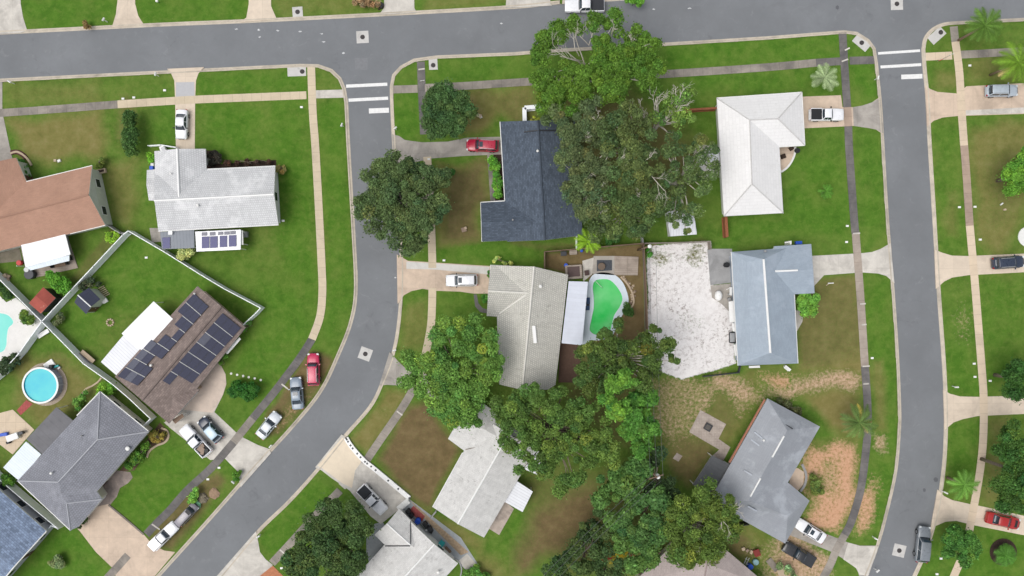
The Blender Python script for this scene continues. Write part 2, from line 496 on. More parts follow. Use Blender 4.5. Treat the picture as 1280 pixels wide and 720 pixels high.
strip('pavement', [(1059, 134), (1060.4, 158)], W, M['walk_brown'], 0.041)
strip('pavement', [(1060.4, 158), (1061, 180), (1064, 225), (1068, 280), (1069.5, 292)], W, M['walk_dark'], 0.041)
strip('pavement', [(1069.5, 292), (1072, 325), (1075, 365), (1078, 410), (1081, 458)], W, M['walk_mid'], 0.042)
strip('pavement', [(1081, 458), (1084, 500), (1084.5, 535), (1081, 575), (1075, 615), (1064, 652), (1056, 668)], W, M['walk_dark'], 0.041)
strip('pavement', [(1056, 668), (1045, 688), (1034, 713), (1000, 770), (940, 860)], W, M['walk_grey'], 0.041)
for a, b in [((1052, 77), (1060, 74)), ((1056, 63), (1062, 60)), ((1066, 292), (1075, 291.5)), ((1075, 380), (1082, 379.5)), ((1077, 406), (1083, 405.5)), ((1078, 458), (1087, 457.5)), ((1079, 480), (1086, 479.5)),
             ((523, 87), (531, 86)), ((387, 449), (389, 451)), ((352, 480), (360, 486)), ((190, 655), (200, 662)), ((387, 645), (396, 652)), ((350, 687), (358, 694)), ((424, 604), (432, 611)), ((496, 514), (503, 519))]:
    strip('pavement_patch', [a, b], 0.22, M['drive_pale'], 0.05, 1)
# right block
strip('pavement', [(1192, 33), (1194, 52)], W, M['walk_grey'])
strip('pavement', [(1194, 52), (1199, 90), (1202, 140), (1205, 182)], W, M['slab_beige'], 0.042)
strip('pavement', [(1205, 182), (1208, 220), (1212, 282)], W, M['walk_brown'], 0.042)
strip('pavement', [(1212, 282), (1216, 325), (1219, 360), (1223, 410), (1227, 460), (1229.5, 500), (1229, 545), (1226, 580), (1221, 612), (1214, 650), (1207, 682), (1194, 716), (1160, 790), (1090, 900)], W, M['slab_beige'], 0.042)
strip('pavement', [(1157, 71), (1190, 69.5)], W, M['slab_beige'])
strip('pavement', [(1199, 68.5), (1262, 65), (1500, 50)], W, M['walk_grey'], 0.038)

# driveways (two corner flares each, where the photograph shows them)
D = 'driveway'
slab(D, [(209, 86), (255, 84), (248, 92), (245, 101), (244, 124), (243.5, 190), (220, 190), (219, 124), (218, 101), (214, 92)], M['drive_beige'])
slab('driveway_patch', [(220, 103), (243, 102.5), (243.5, 121), (220, 121.5)], plain('fresh_concrete', rgb(178, 178, 180), 0.8, var=0.04), 0.036)
slab(D, [(490, 168), (499, 170), (506, 175), (528, 178), (560, 177), (585, 172), (625, 171), (628, 193), (580, 195), (540, 198), (518, 203), (506, 212), (494, 222)], M['drive_grey'])
slab(D, [(496, 318), (503, 322), (510, 326), (541, 328), (620, 333), (620, 367), (607, 367), (592, 367), (575, 364.5), (545, 363.5), (528, 361), (514, 364), (505, 369), (497, 380)], M['drive_pink'])
slab('driveway_apron', [(508, 327), (541, 329), (612, 333.5), (611, 343), (545, 337), (508, 336)], concrete('white_concrete', rgb(206, 204, 198), 0.25, None, 0.08, 0.3, (160, 155, 150)), 0.0345)
slab(D, [(487, 440), (492, 445), (498, 452), (508, 461), (530, 466), (585, 500), (575, 516), (520, 486), (500, 482), (484, 481), (474, 482)], M['drive_grey'])
slab(D, [(427, 543), (432, 546), (438, 556), (455, 576), (512, 622), (500, 636), (485, 648), (476, 655), (463, 645), (437, 613), (427, 606), (415, 598), (402, 588), (394, 584)], M['drive_pale'])
slab('driveway_apron', [(428, 547), (433, 553), (452, 577), (444, 588), (440, 610), (428, 604), (404, 586), (397, 582)], concrete('cream_concrete', rgb(222, 208, 186), 0.15, None, 0.06, 0.3, (190, 175, 155)), 0.035)
slab(D, [(97, 661), (122, 633), (135, 630), (180, 668), (190, 680), (205, 688), (219, 690), (192, 722), (150, 745), (143, 712), (120, 690), (100, 664)], M['drive_pink'])
slab(D, [(270, 452), (277, 458), (282, 468), (283, 480), (279, 493), (268, 515), (300, 545), (310, 550), (322, 556), (336, 561), (339, 566), (301, 609), (299, 601), (298, 590), (281, 573), (263, 575), (214, 536), (205, 528), (215, 523), (250, 480)], M['drive_pale'])
slab('patio_slab', [(270, 452), (277, 458), (282, 468), (283, 480), (279, 493), (266, 516), (228, 512), (250, 480)], concrete('stamped_concrete', rgb(206, 190, 176), 0.3, None, 0.1, 0.5, (160, 148, 138)), 0.034)
slab('garden_path', [(122, 611), (146, 588), (163, 590), (166, 597), (160, 604), (150, 610), (146, 621), (137, 632), (122, 633)], concrete('mossy_concrete', rgb(160, 146, 138), 0.8, None, 0.15, 0.5, (110, 102, 98)), 0.027)
slab(D, [(1000, 121), (1051, 119), (1053, 134), (1066, 134), (1078, 132), (1090, 128), (1100, 121), (1104, 168), (1095, 162), (1085, 160), (1067, 157.5), (1002, 160.5)], M['drive_pink'])
slab('driveway_apron', [(1066, 134), (1078, 132), (1090, 128), (1100, 122), (1104, 167), (1095, 162), (1085, 160), (1067, 157.5)], M['drive_grey'], 0.0345)
slab(D, [(1012, 320), (1077, 316.5), (1090, 315), (1101, 311), (1113, 304), (1118, 354), (1108, 345), (1098, 342), (1077, 340.5), (1030, 344), (1018, 357), (1012, 357)], M['drive_pale'])
slab(D, [(975, 668), (995, 655), (1032, 667), (1060, 678), (1075, 682), (1098, 682), (1085, 722), (1076, 730), (1072, 712), (1060, 702), (1040, 690), (985, 668)], M['drive_grey'])
slab('driveway_apron', [(1060, 678), (1075, 682.5), (1098, 683), (1085, 720), (1074, 718), (1070, 710), (1054, 699)], M['drive_pale'], 0.0345)
slab(D, [(1157, 107), (1163, 111.5), (1172, 115), (1197, 117), (1208, 108), (1420, 96), (1420, 138), (1197, 145), (1178, 147), (1167, 151), (1159, 158)], M['drive_pink'])
slab('driveway_apron', [(1207, 138), (1420, 127), (1420, 137), (1207, 144)], M['drive_pale'], 0.0345)
slab(D, [(1168, 312), (1178, 316), (1190, 319.5), (1210, 320), (1400, 312), (1400, 334), (1210, 344), (1190, 347), (1180, 352), (1170, 361)], M['drive_beige'])
slab(D, [(1179, 487), (1187, 492), (1200, 495.5), (1222, 496), (1400, 491), (1400, 512), (1222, 520), (1203, 524), (1192, 528), (1181, 537)], M['drive_beige'])
slab(D, [(1172, 612), (1180, 620), (1190, 625), (1212, 630), (1228, 633), (1290, 647), (1400, 680), (1400, 702), (1280, 669), (1215, 656), (1195, 651), (1182, 652), (1168, 658), (1162, 668)], M['drive_beige'])
slab(D, [(264, 728), (320, 664), (323, 678), (325, 690), (332, 699), (341, 706), (330, 726), (300, 760), (230, 768)], M['drive_pale'])
slab('brick_apron', [(341, 707), (356, 722), (340, 742), (322, 722)], plain('terracotta_brick', rgb(176, 116, 84), 0.85, var=0.15), 0.034)
slab(D, [(-80, -40), (25, -40), (26, 5), (29, 22), (34, 38), (26, 41), (-80, 47)], M['drive_pale'])
slab(D, [(146, -40), (168, -40), (169, 5), (173, 20), (180, 31), (140, 34), (145, 18), (147, 0)], M['drive_beige'])
slab(D, [(310, -40), (338, -40), (339, 8), (346, 24), (300, 28), (308, 22), (311, 5)], M['drive_beige'])
slab(D, [(481, -40), (517, -40), (518, 10), (521, 16), (474, 18), (480, 10)], M['drive_pale'])
slab(D, [(636, -40), (686, -40), (688, 5), (690, 7), (632, 10)], M['drive_pale'])
slab(D, [(-60, 108), (3, 100), (3, 140), (12, 182), (16, 200), (-60, 215)], M['drive_grey'])
slab('garden_path', [(609, 193), (614, 193), (619, 252), (613, 252)], M['walk_grey'], 0.034)
slab('garden_path', [(592, 368), (596, 368), (598, 379), (603, 385), (610, 387), (610, 392), (600, 390), (594, 383)], M['walk_dark'], 0.034)
slab('garden_path', [(458, 668), (468, 655), (478, 652), (488, 668), (478, 690), (462, 706), (458, 690)], plain('grey_slab', rgb(150, 154, 156), 0.85), 0.026)
slab('side_yard_slab', [(500, 636), (512, 624), (576, 672), (598, 706), (586, 716), (570, 700), (520, 650)], plain('grey_slab2', rgb(160, 164, 166), 0.85), 0.027)
slab('garden_path', [(573, 701), (584, 692), (596, 706), (586, 716)], M['drive_pale'], 0.038)
slab('brick_path', [(510, 640), (517, 632), (531, 645), (528, 652)], M['brick_red'], 0.036)
slab('border_path', [(512, 624), (518, 630), (586, 690), (576, 694), (530, 648)], plain('earth_edge', rgb(172, 150, 124), 0.9, var=0.25), 0.032)
slab('patio_slab', [(628, 624), (642.5, 636), (624, 668.7), (610, 660)], concrete('stained_patio', rgb(186, 172, 160), 0.5, None, 0.12, 0.8, (120, 112, 108)))
slab('entry_slab', [(974, 183), (993, 183), (993, 190), (990, 200), (984, 208), (977, 215), (974, 216)], M['drive_pink'], 0.034)
slab('entry_slab', [(988, 585), (997, 585), (1005, 590), (1004, 605), (997, 614), (986, 612)], M['drive_pink'], 0.034)
slab('entry_slab', [(990, 388), (1004, 388), (1003, 402), (996, 414), (992, 414)], M['drive_pale'], 0.034)
slab('yard_slab', [(884, 311), (915, 311), (916, 353), (888, 356.5)], concrete('grey_patio', rgb(158, 158, 158), 0.5, None, 0.1, 0.4, (124, 124, 124)), 0.05)
slab('yard_slab', [(888, 357), (915, 354), (917, 395), (902, 380), (890, 372)], M['drive_grey'], 0.045)
slab('patio_slab', [(-14, 520), (16, 512), (43, 537), (16, 568), (-14, 545)], M['slab_beige'], 0.04)
slab('brick_path', [(33, 500), (41, 505), (26, 519), (21, 513)], M['brick_red'], 0.036)
slab('fire_pit_patio', [(875.5, 512.5), (907.6, 530), (898, 548.5), (913, 559), (904, 576), (890, 570), (899, 562), (861.5, 540)], M['paver'], 0.045)
slab('paver_pad', [(846, 566), (853, 570), (848, 577), (841, 573)], M['paver'], 0.035)
slab('timber_deck', [(700, 428), (727, 432), (724, 478), (698, 478)], plain('brown_deck', rgb(92, 70, 58), 0.8, var=0.12), 0.12)
slab('timber_deck', [(768, 320), (798, 321), (797, 344), (768, 344)], M['deck_wood'], 0.14)
slab('timber_deck', [(742, 320), (768, 320), (768, 344), (740, 342)], M['drive_grey'], 0.045)
slab('fire_pit_base', [(746, 325), (765, 325), (765, 338), (746, 339)], plain('slate_gravel', rgb(72, 76, 82), 0.9, var=0.3, scale=8), 0.06)
slab('patio_slab', [(728, 326), (742, 322), (740, 343), (729, 352)], M['drive_pale'], 0.046)
slab('timber_deck', [(36, 349), (98, 335), (84, 294), (26, 308)], M['deck_wood'], 0.16)
slab('side_yard_slab', [(-10, 318), (24, 308), (28, 326), (-10, 330)], concrete('mossy_patio', rgb(130, 122, 108), 0.6, None, 0.15, 0.6, (92, 92, 74)), 0.03)
slab('timber_deck', [(187, 285), (202, 285), (203, 302), (190, 303)], M['drive_grey'], 0.05)
slab('mulch_ring', [(1254 + 17 * math.cos(t * math.pi / 12), 690 + 17 * math.sin(t * math.pi / 12)) for t in range(24)], M['mulch'], 0.05)
slab('mulch_bed', [(613, 193), (627, 192), (631, 251), (619, 252)], M['mulch'], 0.02)
slab('mulch_bed', [(258, 188), (270, 188), (276, 205), (345, 200), (346, 212), (258, 214)], M['mulch'], 0.02)
slab('flower_bed', [(148, 590), (166, 570), (184, 549), (200, 528), (211, 540), (210, 551), (200, 556), (190, 558), (180, 570), (168, 588)], M['soil_dark'], 0.015)

# road paint
M['road_paint'] = plain('road_paint', rgb(224, 224, 222), 0.6, var=0.08, scale=4)
def paint_line(a, b, w):
    line = [P2(*a), P2(*b)]; L = offset_line(line, w/2); R = offset_line(line, -w/2)
    V = [(p[0], p[1], -0.094) for p in (L[0], L[1], R[1], R[0])]
    f = (0, 3, 2, 1)
    return tag(mesh('road_marking', V, [f], M['road_paint']), kind='structure')
paint_line((432.5, 107.5), (484, 105), 0.5); paint_line((435.5, 125), (485, 122.5), 0.5); paint_line((461, 138.5), (486, 137.5), 0.78)
paint_line((1098, 66.5), (1150.5, 63), 0.4); paint_line((1101, 83.5), (1152, 80.5), 0.45); paint_line((1127, 96), (1153.5, 95), 0.72)
for (px, py, r) in [(452, 80, 9)]:
    slab('asphalt_patch', [(443, 72), (460, 72), (459, 87), (444, 87)], plain('asphalt_patch', rgb(122, 124, 127), 0.85), -0.095, -0.11)
for i, (px, py) in enumerate([(323, 37), (324, 46), (347, 38), (375, 39), (402, 42), (404, 52), (429, 66), (627, 29), (817, 11), (862, 10), (295, 36), (494, 347)]):
    slab('paint_splash', [(px + rng.uniform(.5, 2.2) * math.cos(t) * 1.3, py + rng.uniform(0.3, 1.4) * math.sin(t)) for t in np.linspace(0, 6.28, 12)[:-1]], plain('spilt_paint', rgb(196, 197, 198), .7, var=.2), -0.096, -0.11)
for px, py, r in [(1047, 9, 2.5), (1156, 613, 2.2), (1170, 600, 3)]:
    slab('oil_stain', [(px + r * rng.uniform(.7, 1.2) * math.cos(t), py + r * rng.uniform(.7, 1.2) * math.sin(t)) for t in np.linspace(0, 6.28, 10)[:-1]], plain('oil_stain', rgb(92, 93, 97), 0.7), -0.096, -0.11)

# ------------------------------------------------------------------ pools (water outlines are needed by the ground)
GREEN_POOL = smooth_loop([(741, 358), (744, 351), (752, 349), (762, 350), (770, 357), (776, 366), (778, 374), (775, 383), (768, 394), (765, 405), (762, 414), (753, 418.5), (743, 418), (737, 412), (739, 400), (742, 385), (742, 372)], 5)
TEAL_POOL = smooth_loop([(-40, 392), (-10, 391), (8, 393), (16, 400), (16, 405), (11, 410), (9, 420), (8, 432), (2, 440), (-20, 442), (-45, 430)], 5)

# ------------------------------------------------------------------ ground sheet
NX, NY = 800, 530
gx = np.concatenate([[-900, -400], np.linspace(P2(X0, 0)[0], P2(X1, 0)[0], NX), [400, 900]])
gy = np.concatenate([[-900, -400], np.linspace(P2(0, Y1)[1], P2(0, Y0)[1], NY), [400, 900]])
GX, GY = np.meshgrid(gx, gy)
gpx = GX * 8 + 640; gpy = 360 - GY * 8
def sdf(poly, X, Y):
    """signed distance, negative inside; arrays X, Y (flat)"""
    d = np.full(X.shape, 1e18); inside = np.zeros(X.shape, bool)
    n = len(poly)
    for i in range(n):
        ax, ay = poly[i]; bx, by = poly[(i + 1) % n]
        ex, ey = bx - ax, by - ay
        L = ex * ex + ey * ey
        if L < 1e-12: continue
        t = np.clip(((X - ax) * ex + (Y - ay) * ey) / L, 0, 1)
        d = np.minimum(d, (X - ax - t * ex) ** 2 + (Y - ay - t * ey) ** 2)
        c = ((ay > Y) != (by > Y))
        if ey != 0:
            inside ^= c & (X < ex * (Y - ay) / ey + ax)
    d = np.sqrt(d)
    return np.where(inside, -d, d)
def region(poly, pad):
    xs = [p[0] for p in poly]; ys = [p[1] for p in poly]
    return (gpx > min(xs) - pad) & (gpx < max(xs) + pad) & (gpy > min(ys) - pad) & (gpy < max(ys) + pad)

GZ = np.zeros_like(GX)
fx, fy = GX.ravel(), GY.ravel()
rp = road_poly[::1]
sd = np.empty(fx.shape)
for s in range(0, fx.size, 60000):
    sd[s:s+60000] = sdf(rp, fx[s:s+60000], fy[s:s+60000])
GZ = np.where(sd.reshape(GX.shape) < 0.45, -0.2, 0.0)
for pool in (GREEN_POOL, TEAL_POOL):
    r = region(pool, 30)
    d = sdf(pool, gpx[r], gpy[r])
    z = GZ[r]; z[d < 4.0] = -0.5; GZ[r] = z

# what covers the soil: channels dry turf, bare soil, pale sand | lush turf, white gravel, orange sand
cover = np.zeros(GX.shape + (6,))
DRY, SOIL, SAND, LUSH, WHITE, ORANGE = range(6)
def soft_noise(seed, cell):
    r = np.random.default_rng(seed)
    h, w = GX.shape
    g = r.random((h // cell + 3, w // cell + 3))
    yy = np.arange(h) / cell; xx = np.arange(w) / cell
    y0 = yy.astype(int); x0 = xx.astype(int)
    fy_ = (yy - y0)[:, None]; fx_ = (xx - x0)[None, :]
    fy_ = fy_ * fy_ * (3 - 2 * fy_); fx_ = fx_ * fx_ * (3 - 2 * fx_)
    return (g[y0][:, x0] * (1 - fy_) * (1 - fx_) + g[y0 + 1][:, x0] * fy_ * (1 - fx_)
            + g[y0][:, x0 + 1] * (1 - fy_) * fx_ + g[y0 + 1][:, x0 + 1] * fy_ * fx_)
wob = (soft_noise(1, 9) - 0.5) * 2 + (soft_noise(2, 22) - 0.5) * 2
def ground_cover(ch, amt, poly, feather=6, ragged=4):
    r = region(poly, feather + ragged + 4)
    if not r.any(): return
    d = sdf(poly, gpx[r], gpy[r]) + wob[r] * ragged
    m = np.clip(0.5 - d / (2 * max(feather, .5)), 0, 1) * amt
    c = cover[r]; c *= (1 - m[:, None] * 0.9); c[:, ch] = c[:, ch] + m * (1 - c[:, ch] * 0.1)
    cover[r] = np.clip(c, 0, 1)
def blob(ch, amt, px, py, rx, ry=None, feather=6, ragged=5):
    ry = ry or rx
    ground_cover(ch, amt, [(px + rx * math.cos(t), py + ry * math.sin(t)) for t in np.linspace(0, 2 * math.pi, 14)[:-1]], feather, ragged)

base = soft_noise(5, 60) * 0.6 + soft_noise(6, 25) * 0.4
cover[..., DRY] = np.clip((base - 0.45) * 0.7, 0, 0.25)
G = ground_cover
# lawns
G(LUSH, .7, [(30, -10), (145, -10), (140, 35), (35, 38)], 4, 1); G(LUSH, .6, [(170, -10), (310, -10), (305, 26), (180, 30)], 5, 2)
G(LUSH, .7, [(245, 92), (385, 84), (385, 118), (246, 120)], 6, 3); G(LUSH, .8, [(245, 130), (385, 125), (395, 260), (400, 380), (350, 330), (345, 205), (270, 190)], 14, 8)
G(LUSH, .7, [(400, 125), (430, 125), (440, 300), (440, 400), (410, 420), (405, 250)], 6, 3); G(LUSH, .7, [(330, 350), (398, 360), (390, 420), (320, 510), (280, 450), (320, 400)], 12, 6)
G(LUSH, .6, [(165, 300), (300, 370), (245, 400), (180, 370), (110, 420), (70, 400)], 14, 8)
G(LUSH, .8, [(830, 55), (1050, 42), (1052, 72), (830, 86)], 5, 2); G(LUSH, .6, [(860, 95), (1050, 84), (1052, 115), (1000, 114), (890, 120)], 6, 3); G(LUSH, .8, [(1064, 80), (1092, 82), (1098, 118), (1068, 130)], 4, 1)
G(LUSH, .7, [(985, 200), (1058, 165), (1066, 300), (985, 300), (912, 300), (912, 275), (980, 270)], 10, 5); G(LUSH, .6, [(1072, 165), (1102, 172), (1108, 300), (1080, 312)], 6, 3)
G(LUSH, .8, [(490, 120), (525, 118), (527, 172), (505, 172), (494, 165)], 4, 2); G(LUSH, .5, [(535, 80), (660, 73), (660, 98), (535, 104)], 6, 4)
G(LUSH, .6, [(600, 305), (670, 300), (672, 332), (545, 325), (545, 308)], 6, 4); G(LUSH, .7, [(375, 590), (424, 612), (345, 698), (325, 675)], 3, 1)
G(LUSH, .8, [(60, 665), (95, 665), (143, 712), (120, 730), (20, 725)], 5, 2); G(LUSH, .7, [(145, 610), (212, 555), (262, 582), (180, 665), (140, 630)], 6, 3)
G(LUSH, .6, [(1172, 160), (1200, 160), (1208, 310), (1176, 312)], 8, 5); G(LUSH, .7, [(1182, 430), (1226, 440), (1228, 492), (1185, 490)], 8, 5); G(LUSH, .7, [(1185, 530), (1226, 525), (1222, 600), (1188, 620)], 6, 4)
G(LUSH, .6, [(1080, 360), (1115, 350), (1120, 500), (1086, 460)], 8, 5); G(LUSH, .5, [(1100, 520), (1124, 520), (1115, 600), (1095, 670), (1085, 660)], 6, 4); G(LUSH, .6, [(1170, 665), (1215, 660), (1290, 680), (1290, 730), (1150, 730)], 8, 5)
G(LUSH, .5, [(1225, 350), (1290, 345), (1290, 440), (1232, 490)], 12, 8); G(LUSH, .5, [(195, 120), (218, 130), (218, 185), (185, 200), (170, 290), (160, 280), (175, 180)], 10, 5)
G(LUSH, .6, [(640, 640), (665, 640), (665, 725), (630, 725)], 12, 8)
# dry and olive turf
G(DRY, .85, [(10, 150), (125, 140), (130, 195), (60, 215), (30, 200)], 10, 8); G(DRY, .6, [(130, 200), (170, 200), (165, 290), (140, 270)], 10, 6); G(DRY, .45, [(5, 105), (120, 100), (120, 128), (5, 135)], 12, 8)
G(DRY, .75, [(15, 425), (100, 455), (130, 490), (95, 510), (60, 540), (20, 505), (5, 470)], 12, 8); G(SOIL, .35, [(70, 430), (100, 450), (80, 460), (55, 445)], 8, 6)
G(DRY, .9, [(560, 112), (665, 106), (665, 150), (625, 150), (600, 165), (560, 172)], 8, 6); G(SOIL, .45, [(600, 115), (665, 110), (660, 150), (620, 150)], 10, 8)
G(DRY, .95, [(545, 205), (610, 197), (614, 252), (600, 256), (598, 296), (550, 308), (543, 280)], 6, 4); G(SOIL, .8, [(548, 206), (610, 199), (612, 252), (598, 258), (596, 296), (555, 300)], 8, 6)
G(DRY, .55, [(505, 380), (535, 370), (535, 430), (500, 440)], 8, 4); G(DRY, .85, [(482, 485), (515, 490), (460, 568), (437, 550)], 6, 3); blob(SAND, .35, 478, 512, 10, 6)
G(SOIL, .95, [(510, 505), (535, 500), (578, 562), (538, 640), (512, 620), (470, 575)], 7, 3); G(DRY, .7, [(540, 640), (575, 660), (606, 676), (600, 690), (580, 680), (520, 630)], 6, 4)
G(SOIL, .85, [(672, 640), (745, 600), (752, 640), (700, 690), (640, 730), (650, 690)], 14, 8); G(DRY, .7, [(600, 690), (650, 720), (640, 740), (590, 720)], 10, 6)
G(DRY, .9, [(1016, 348), (1074, 344), (1084, 470), (998, 464), (1000, 400)], 5, 3); G(SOIL, .55, [(1018, 350), (1070, 345), (1080, 430), (1080, 452), (1030, 462), (1000, 462), (1000, 400)], 6, 3); G(DRY, .5, [(1040, 440), (1082, 430), (1083, 470), (1040, 470)], 8, 5)
G(DRY, .8, [(815, 475), (940, 470), (950, 500), (915, 560), (890, 560), (870, 600), (830, 560)], 8, 5); G(SOIL, .5, [(818, 476), (945, 472), (930, 520), (900, 560), (860, 610), (830, 580)], 10, 8); G(SAND, .5, [(820, 476), (895, 474), (880, 515), (850, 560), (826, 540)], 15, 12); G(SAND, .75, [(905, 475), (945, 478), (950, 500), (925, 520), (905, 500)], 14, 12); G(SOIL, .6, [(850, 545), (895, 565), (860, 610), (835, 580)], 8, 4)
G(DRY, .8, [(935, 462), (1078, 455), (1080, 550), (1030, 545), (1020, 520), (940, 480)], 9, 7); G(DRY, .7, [(995, 545), (1080, 540), (1080, 620), (1062, 668), (1010, 660)], 8, 5); G(SAND, .8, [(950, 470), (1060, 462), (1074, 472), (1068, 492), (1040, 485), (1010, 500), (985, 512), (960, 495)], 10, 8); G(ORANGE, .85, [(952, 470), (988, 470), (992, 488), (970, 486)], 11, 8)
G(DRY, .6, [(1010, 500), (1045, 485), (1075, 500), (1070, 545), (1025, 525)], 6, 4)
G(ORANGE, .9, [(1006, 556), (1040, 545), (1076, 552), (1075, 612), (1061, 655), (1048, 670), (1012, 655), (1016, 628), (1006, 608), (1003, 580)], 9, 7); G(SAND, .5, [(1015, 560), (1060, 560), (1060, 620), (1030, 640)], 15, 12)
blob(DRY, .8, 1030, 562, 12, 8); blob(LUSH, .5, 1033, 580, 5, 4, 3, 2); blob(DRY, .9, 1018, 608, 9, 12, 4, 3)
G(SAND, .8, [(1092, 540), (1106, 545), (1105, 565), (1090, 560)], 9, 7); G(ORANGE, .7, [(1084, 590), (1092, 600), (1095, 640), (1080, 680), (1062, 672), (1075, 630)], 10, 8)
G(DRY, .6, [(1090, 450), (1104, 450), (1110, 540), (1094, 540)], 5, 3)
G(SAND, .8, [(985, 668), (1040, 692), (1042, 714), (985, 740), (968, 690)], 10, 8); G(DRY, .6, [(930, 660), (975, 690), (960, 720), (930, 700)], 8, 5); G(SOIL, .8, [(905, 665), (935, 675), (945, 700), (915, 690)], 5, 3); G(SAND, .5, [(945, 690), (985, 700), (1000, 730), (950, 730)], 11, 8)
G(SOIL, .9, [(388, 440), (412, 445), (418, 452), (395, 492), (350, 542), (318, 552), (335, 515), (362, 478)], 4, 2); G(ORANGE, .35, [(365, 500), (390, 490), (350, 540), (325, 545)], 11, 8)
G(SOIL, .8, [(250, 605), (272, 590), (282, 600), (245, 650), (215, 688), (190, 676), (205, 650)], 6, 4); blob(LUSH, .5, 290, 590, 8, 8, 5, 2)
G(SOIL, .97, [(681, 316), (804, 305), (808, 425), (740, 430), (735, 345), (712, 345), (681, 335)], 2, 1)
G(DRY, .5, [(690, 302), (728, 300), (726, 312), (690, 316)], 4, 3); G(SOIL, .6, [(640, 303), (725, 300), (720, 316), (680, 316)], 5, 3)
G(SOIL, .6, [(720, 420), (800, 430), (800, 560), (760, 560), (700, 500)], 10, 6); G(SOIL, .7, [(700, 120), (780, 110), (880, 180), (860, 250), (720, 280)], 15, 8)
G(SOIL, .5, [(640, 600), (760, 570), (840, 600), (860, 720), (700, 720)], 15, 8)
G(DRY, .7, [(1212, 160), (1290, 150), (1290, 250), (1250, 320), (1218, 300)], 10, 8); G(SOIL, .35, [(1235, 200), (1265, 190), (1280, 260), (1240, 280)], 10, 8)
G(DRY, .5, [(1180, 230), (1200, 235), (1202, 300), (1180, 300)], 8, 6); G(SAND, .35, [(1192, 370), (1214, 370), (1212, 430), (1195, 425)], 13, 12)
G(DRY, .6, [(1235, 525), (1260, 522), (1250, 640), (1228, 620)], 8, 5); G(DRY, .5, [(1170, 85), (1200, 90), (1198, 110), (1170, 112)], 6, 4); G(DRY, .5, [(1205, 75), (1290, 70), (1290, 105), (1210, 108)], 8, 5)
G(DRY, .5, [(530, -10), (640, -10), (640, 8), (530, 14)], 6, 4); blob(SAND, .6, 460, 2, 16, 7, 4, 4); G(DRY, .35, [(340, -10), (470, -10), (470, 14), (350, 22)], 8, 5)
G(WHITE, 1.0, [(808, 306), (887, 303), (890, 358), (914, 356), (917, 430), (921, 455), (880, 466), (852, 472), (820, 462), (809, 415)], 1.5, 1.5)
blob(SOIL, .4, 860, 402, 16, 13, 10, 9); G(DRY, .6, [(808, 304), (818, 304), (814, 320), (808, 320)], 2, 2); blob(SOIL, .42, 838, 320, 28, 10, 10, 9); blob(SOIL, .5, 872, 322, 9, 12, 6, 9); blob(SOIL, .4, 822, 350, 8, 40, 8, 9); blob(SOIL, .4, 900, 448, 22, 8, 6, 6)
G(WHITE, .9, [(868, 180), (895, 185), (900, 222), (880, 225)], 4, 5)
blob(SOIL, .5, 158, 150, 14, 30)
G(SOIL, .5, [(140, 280), (160, 292), (100, 350), (90, 350)], 4, 3)

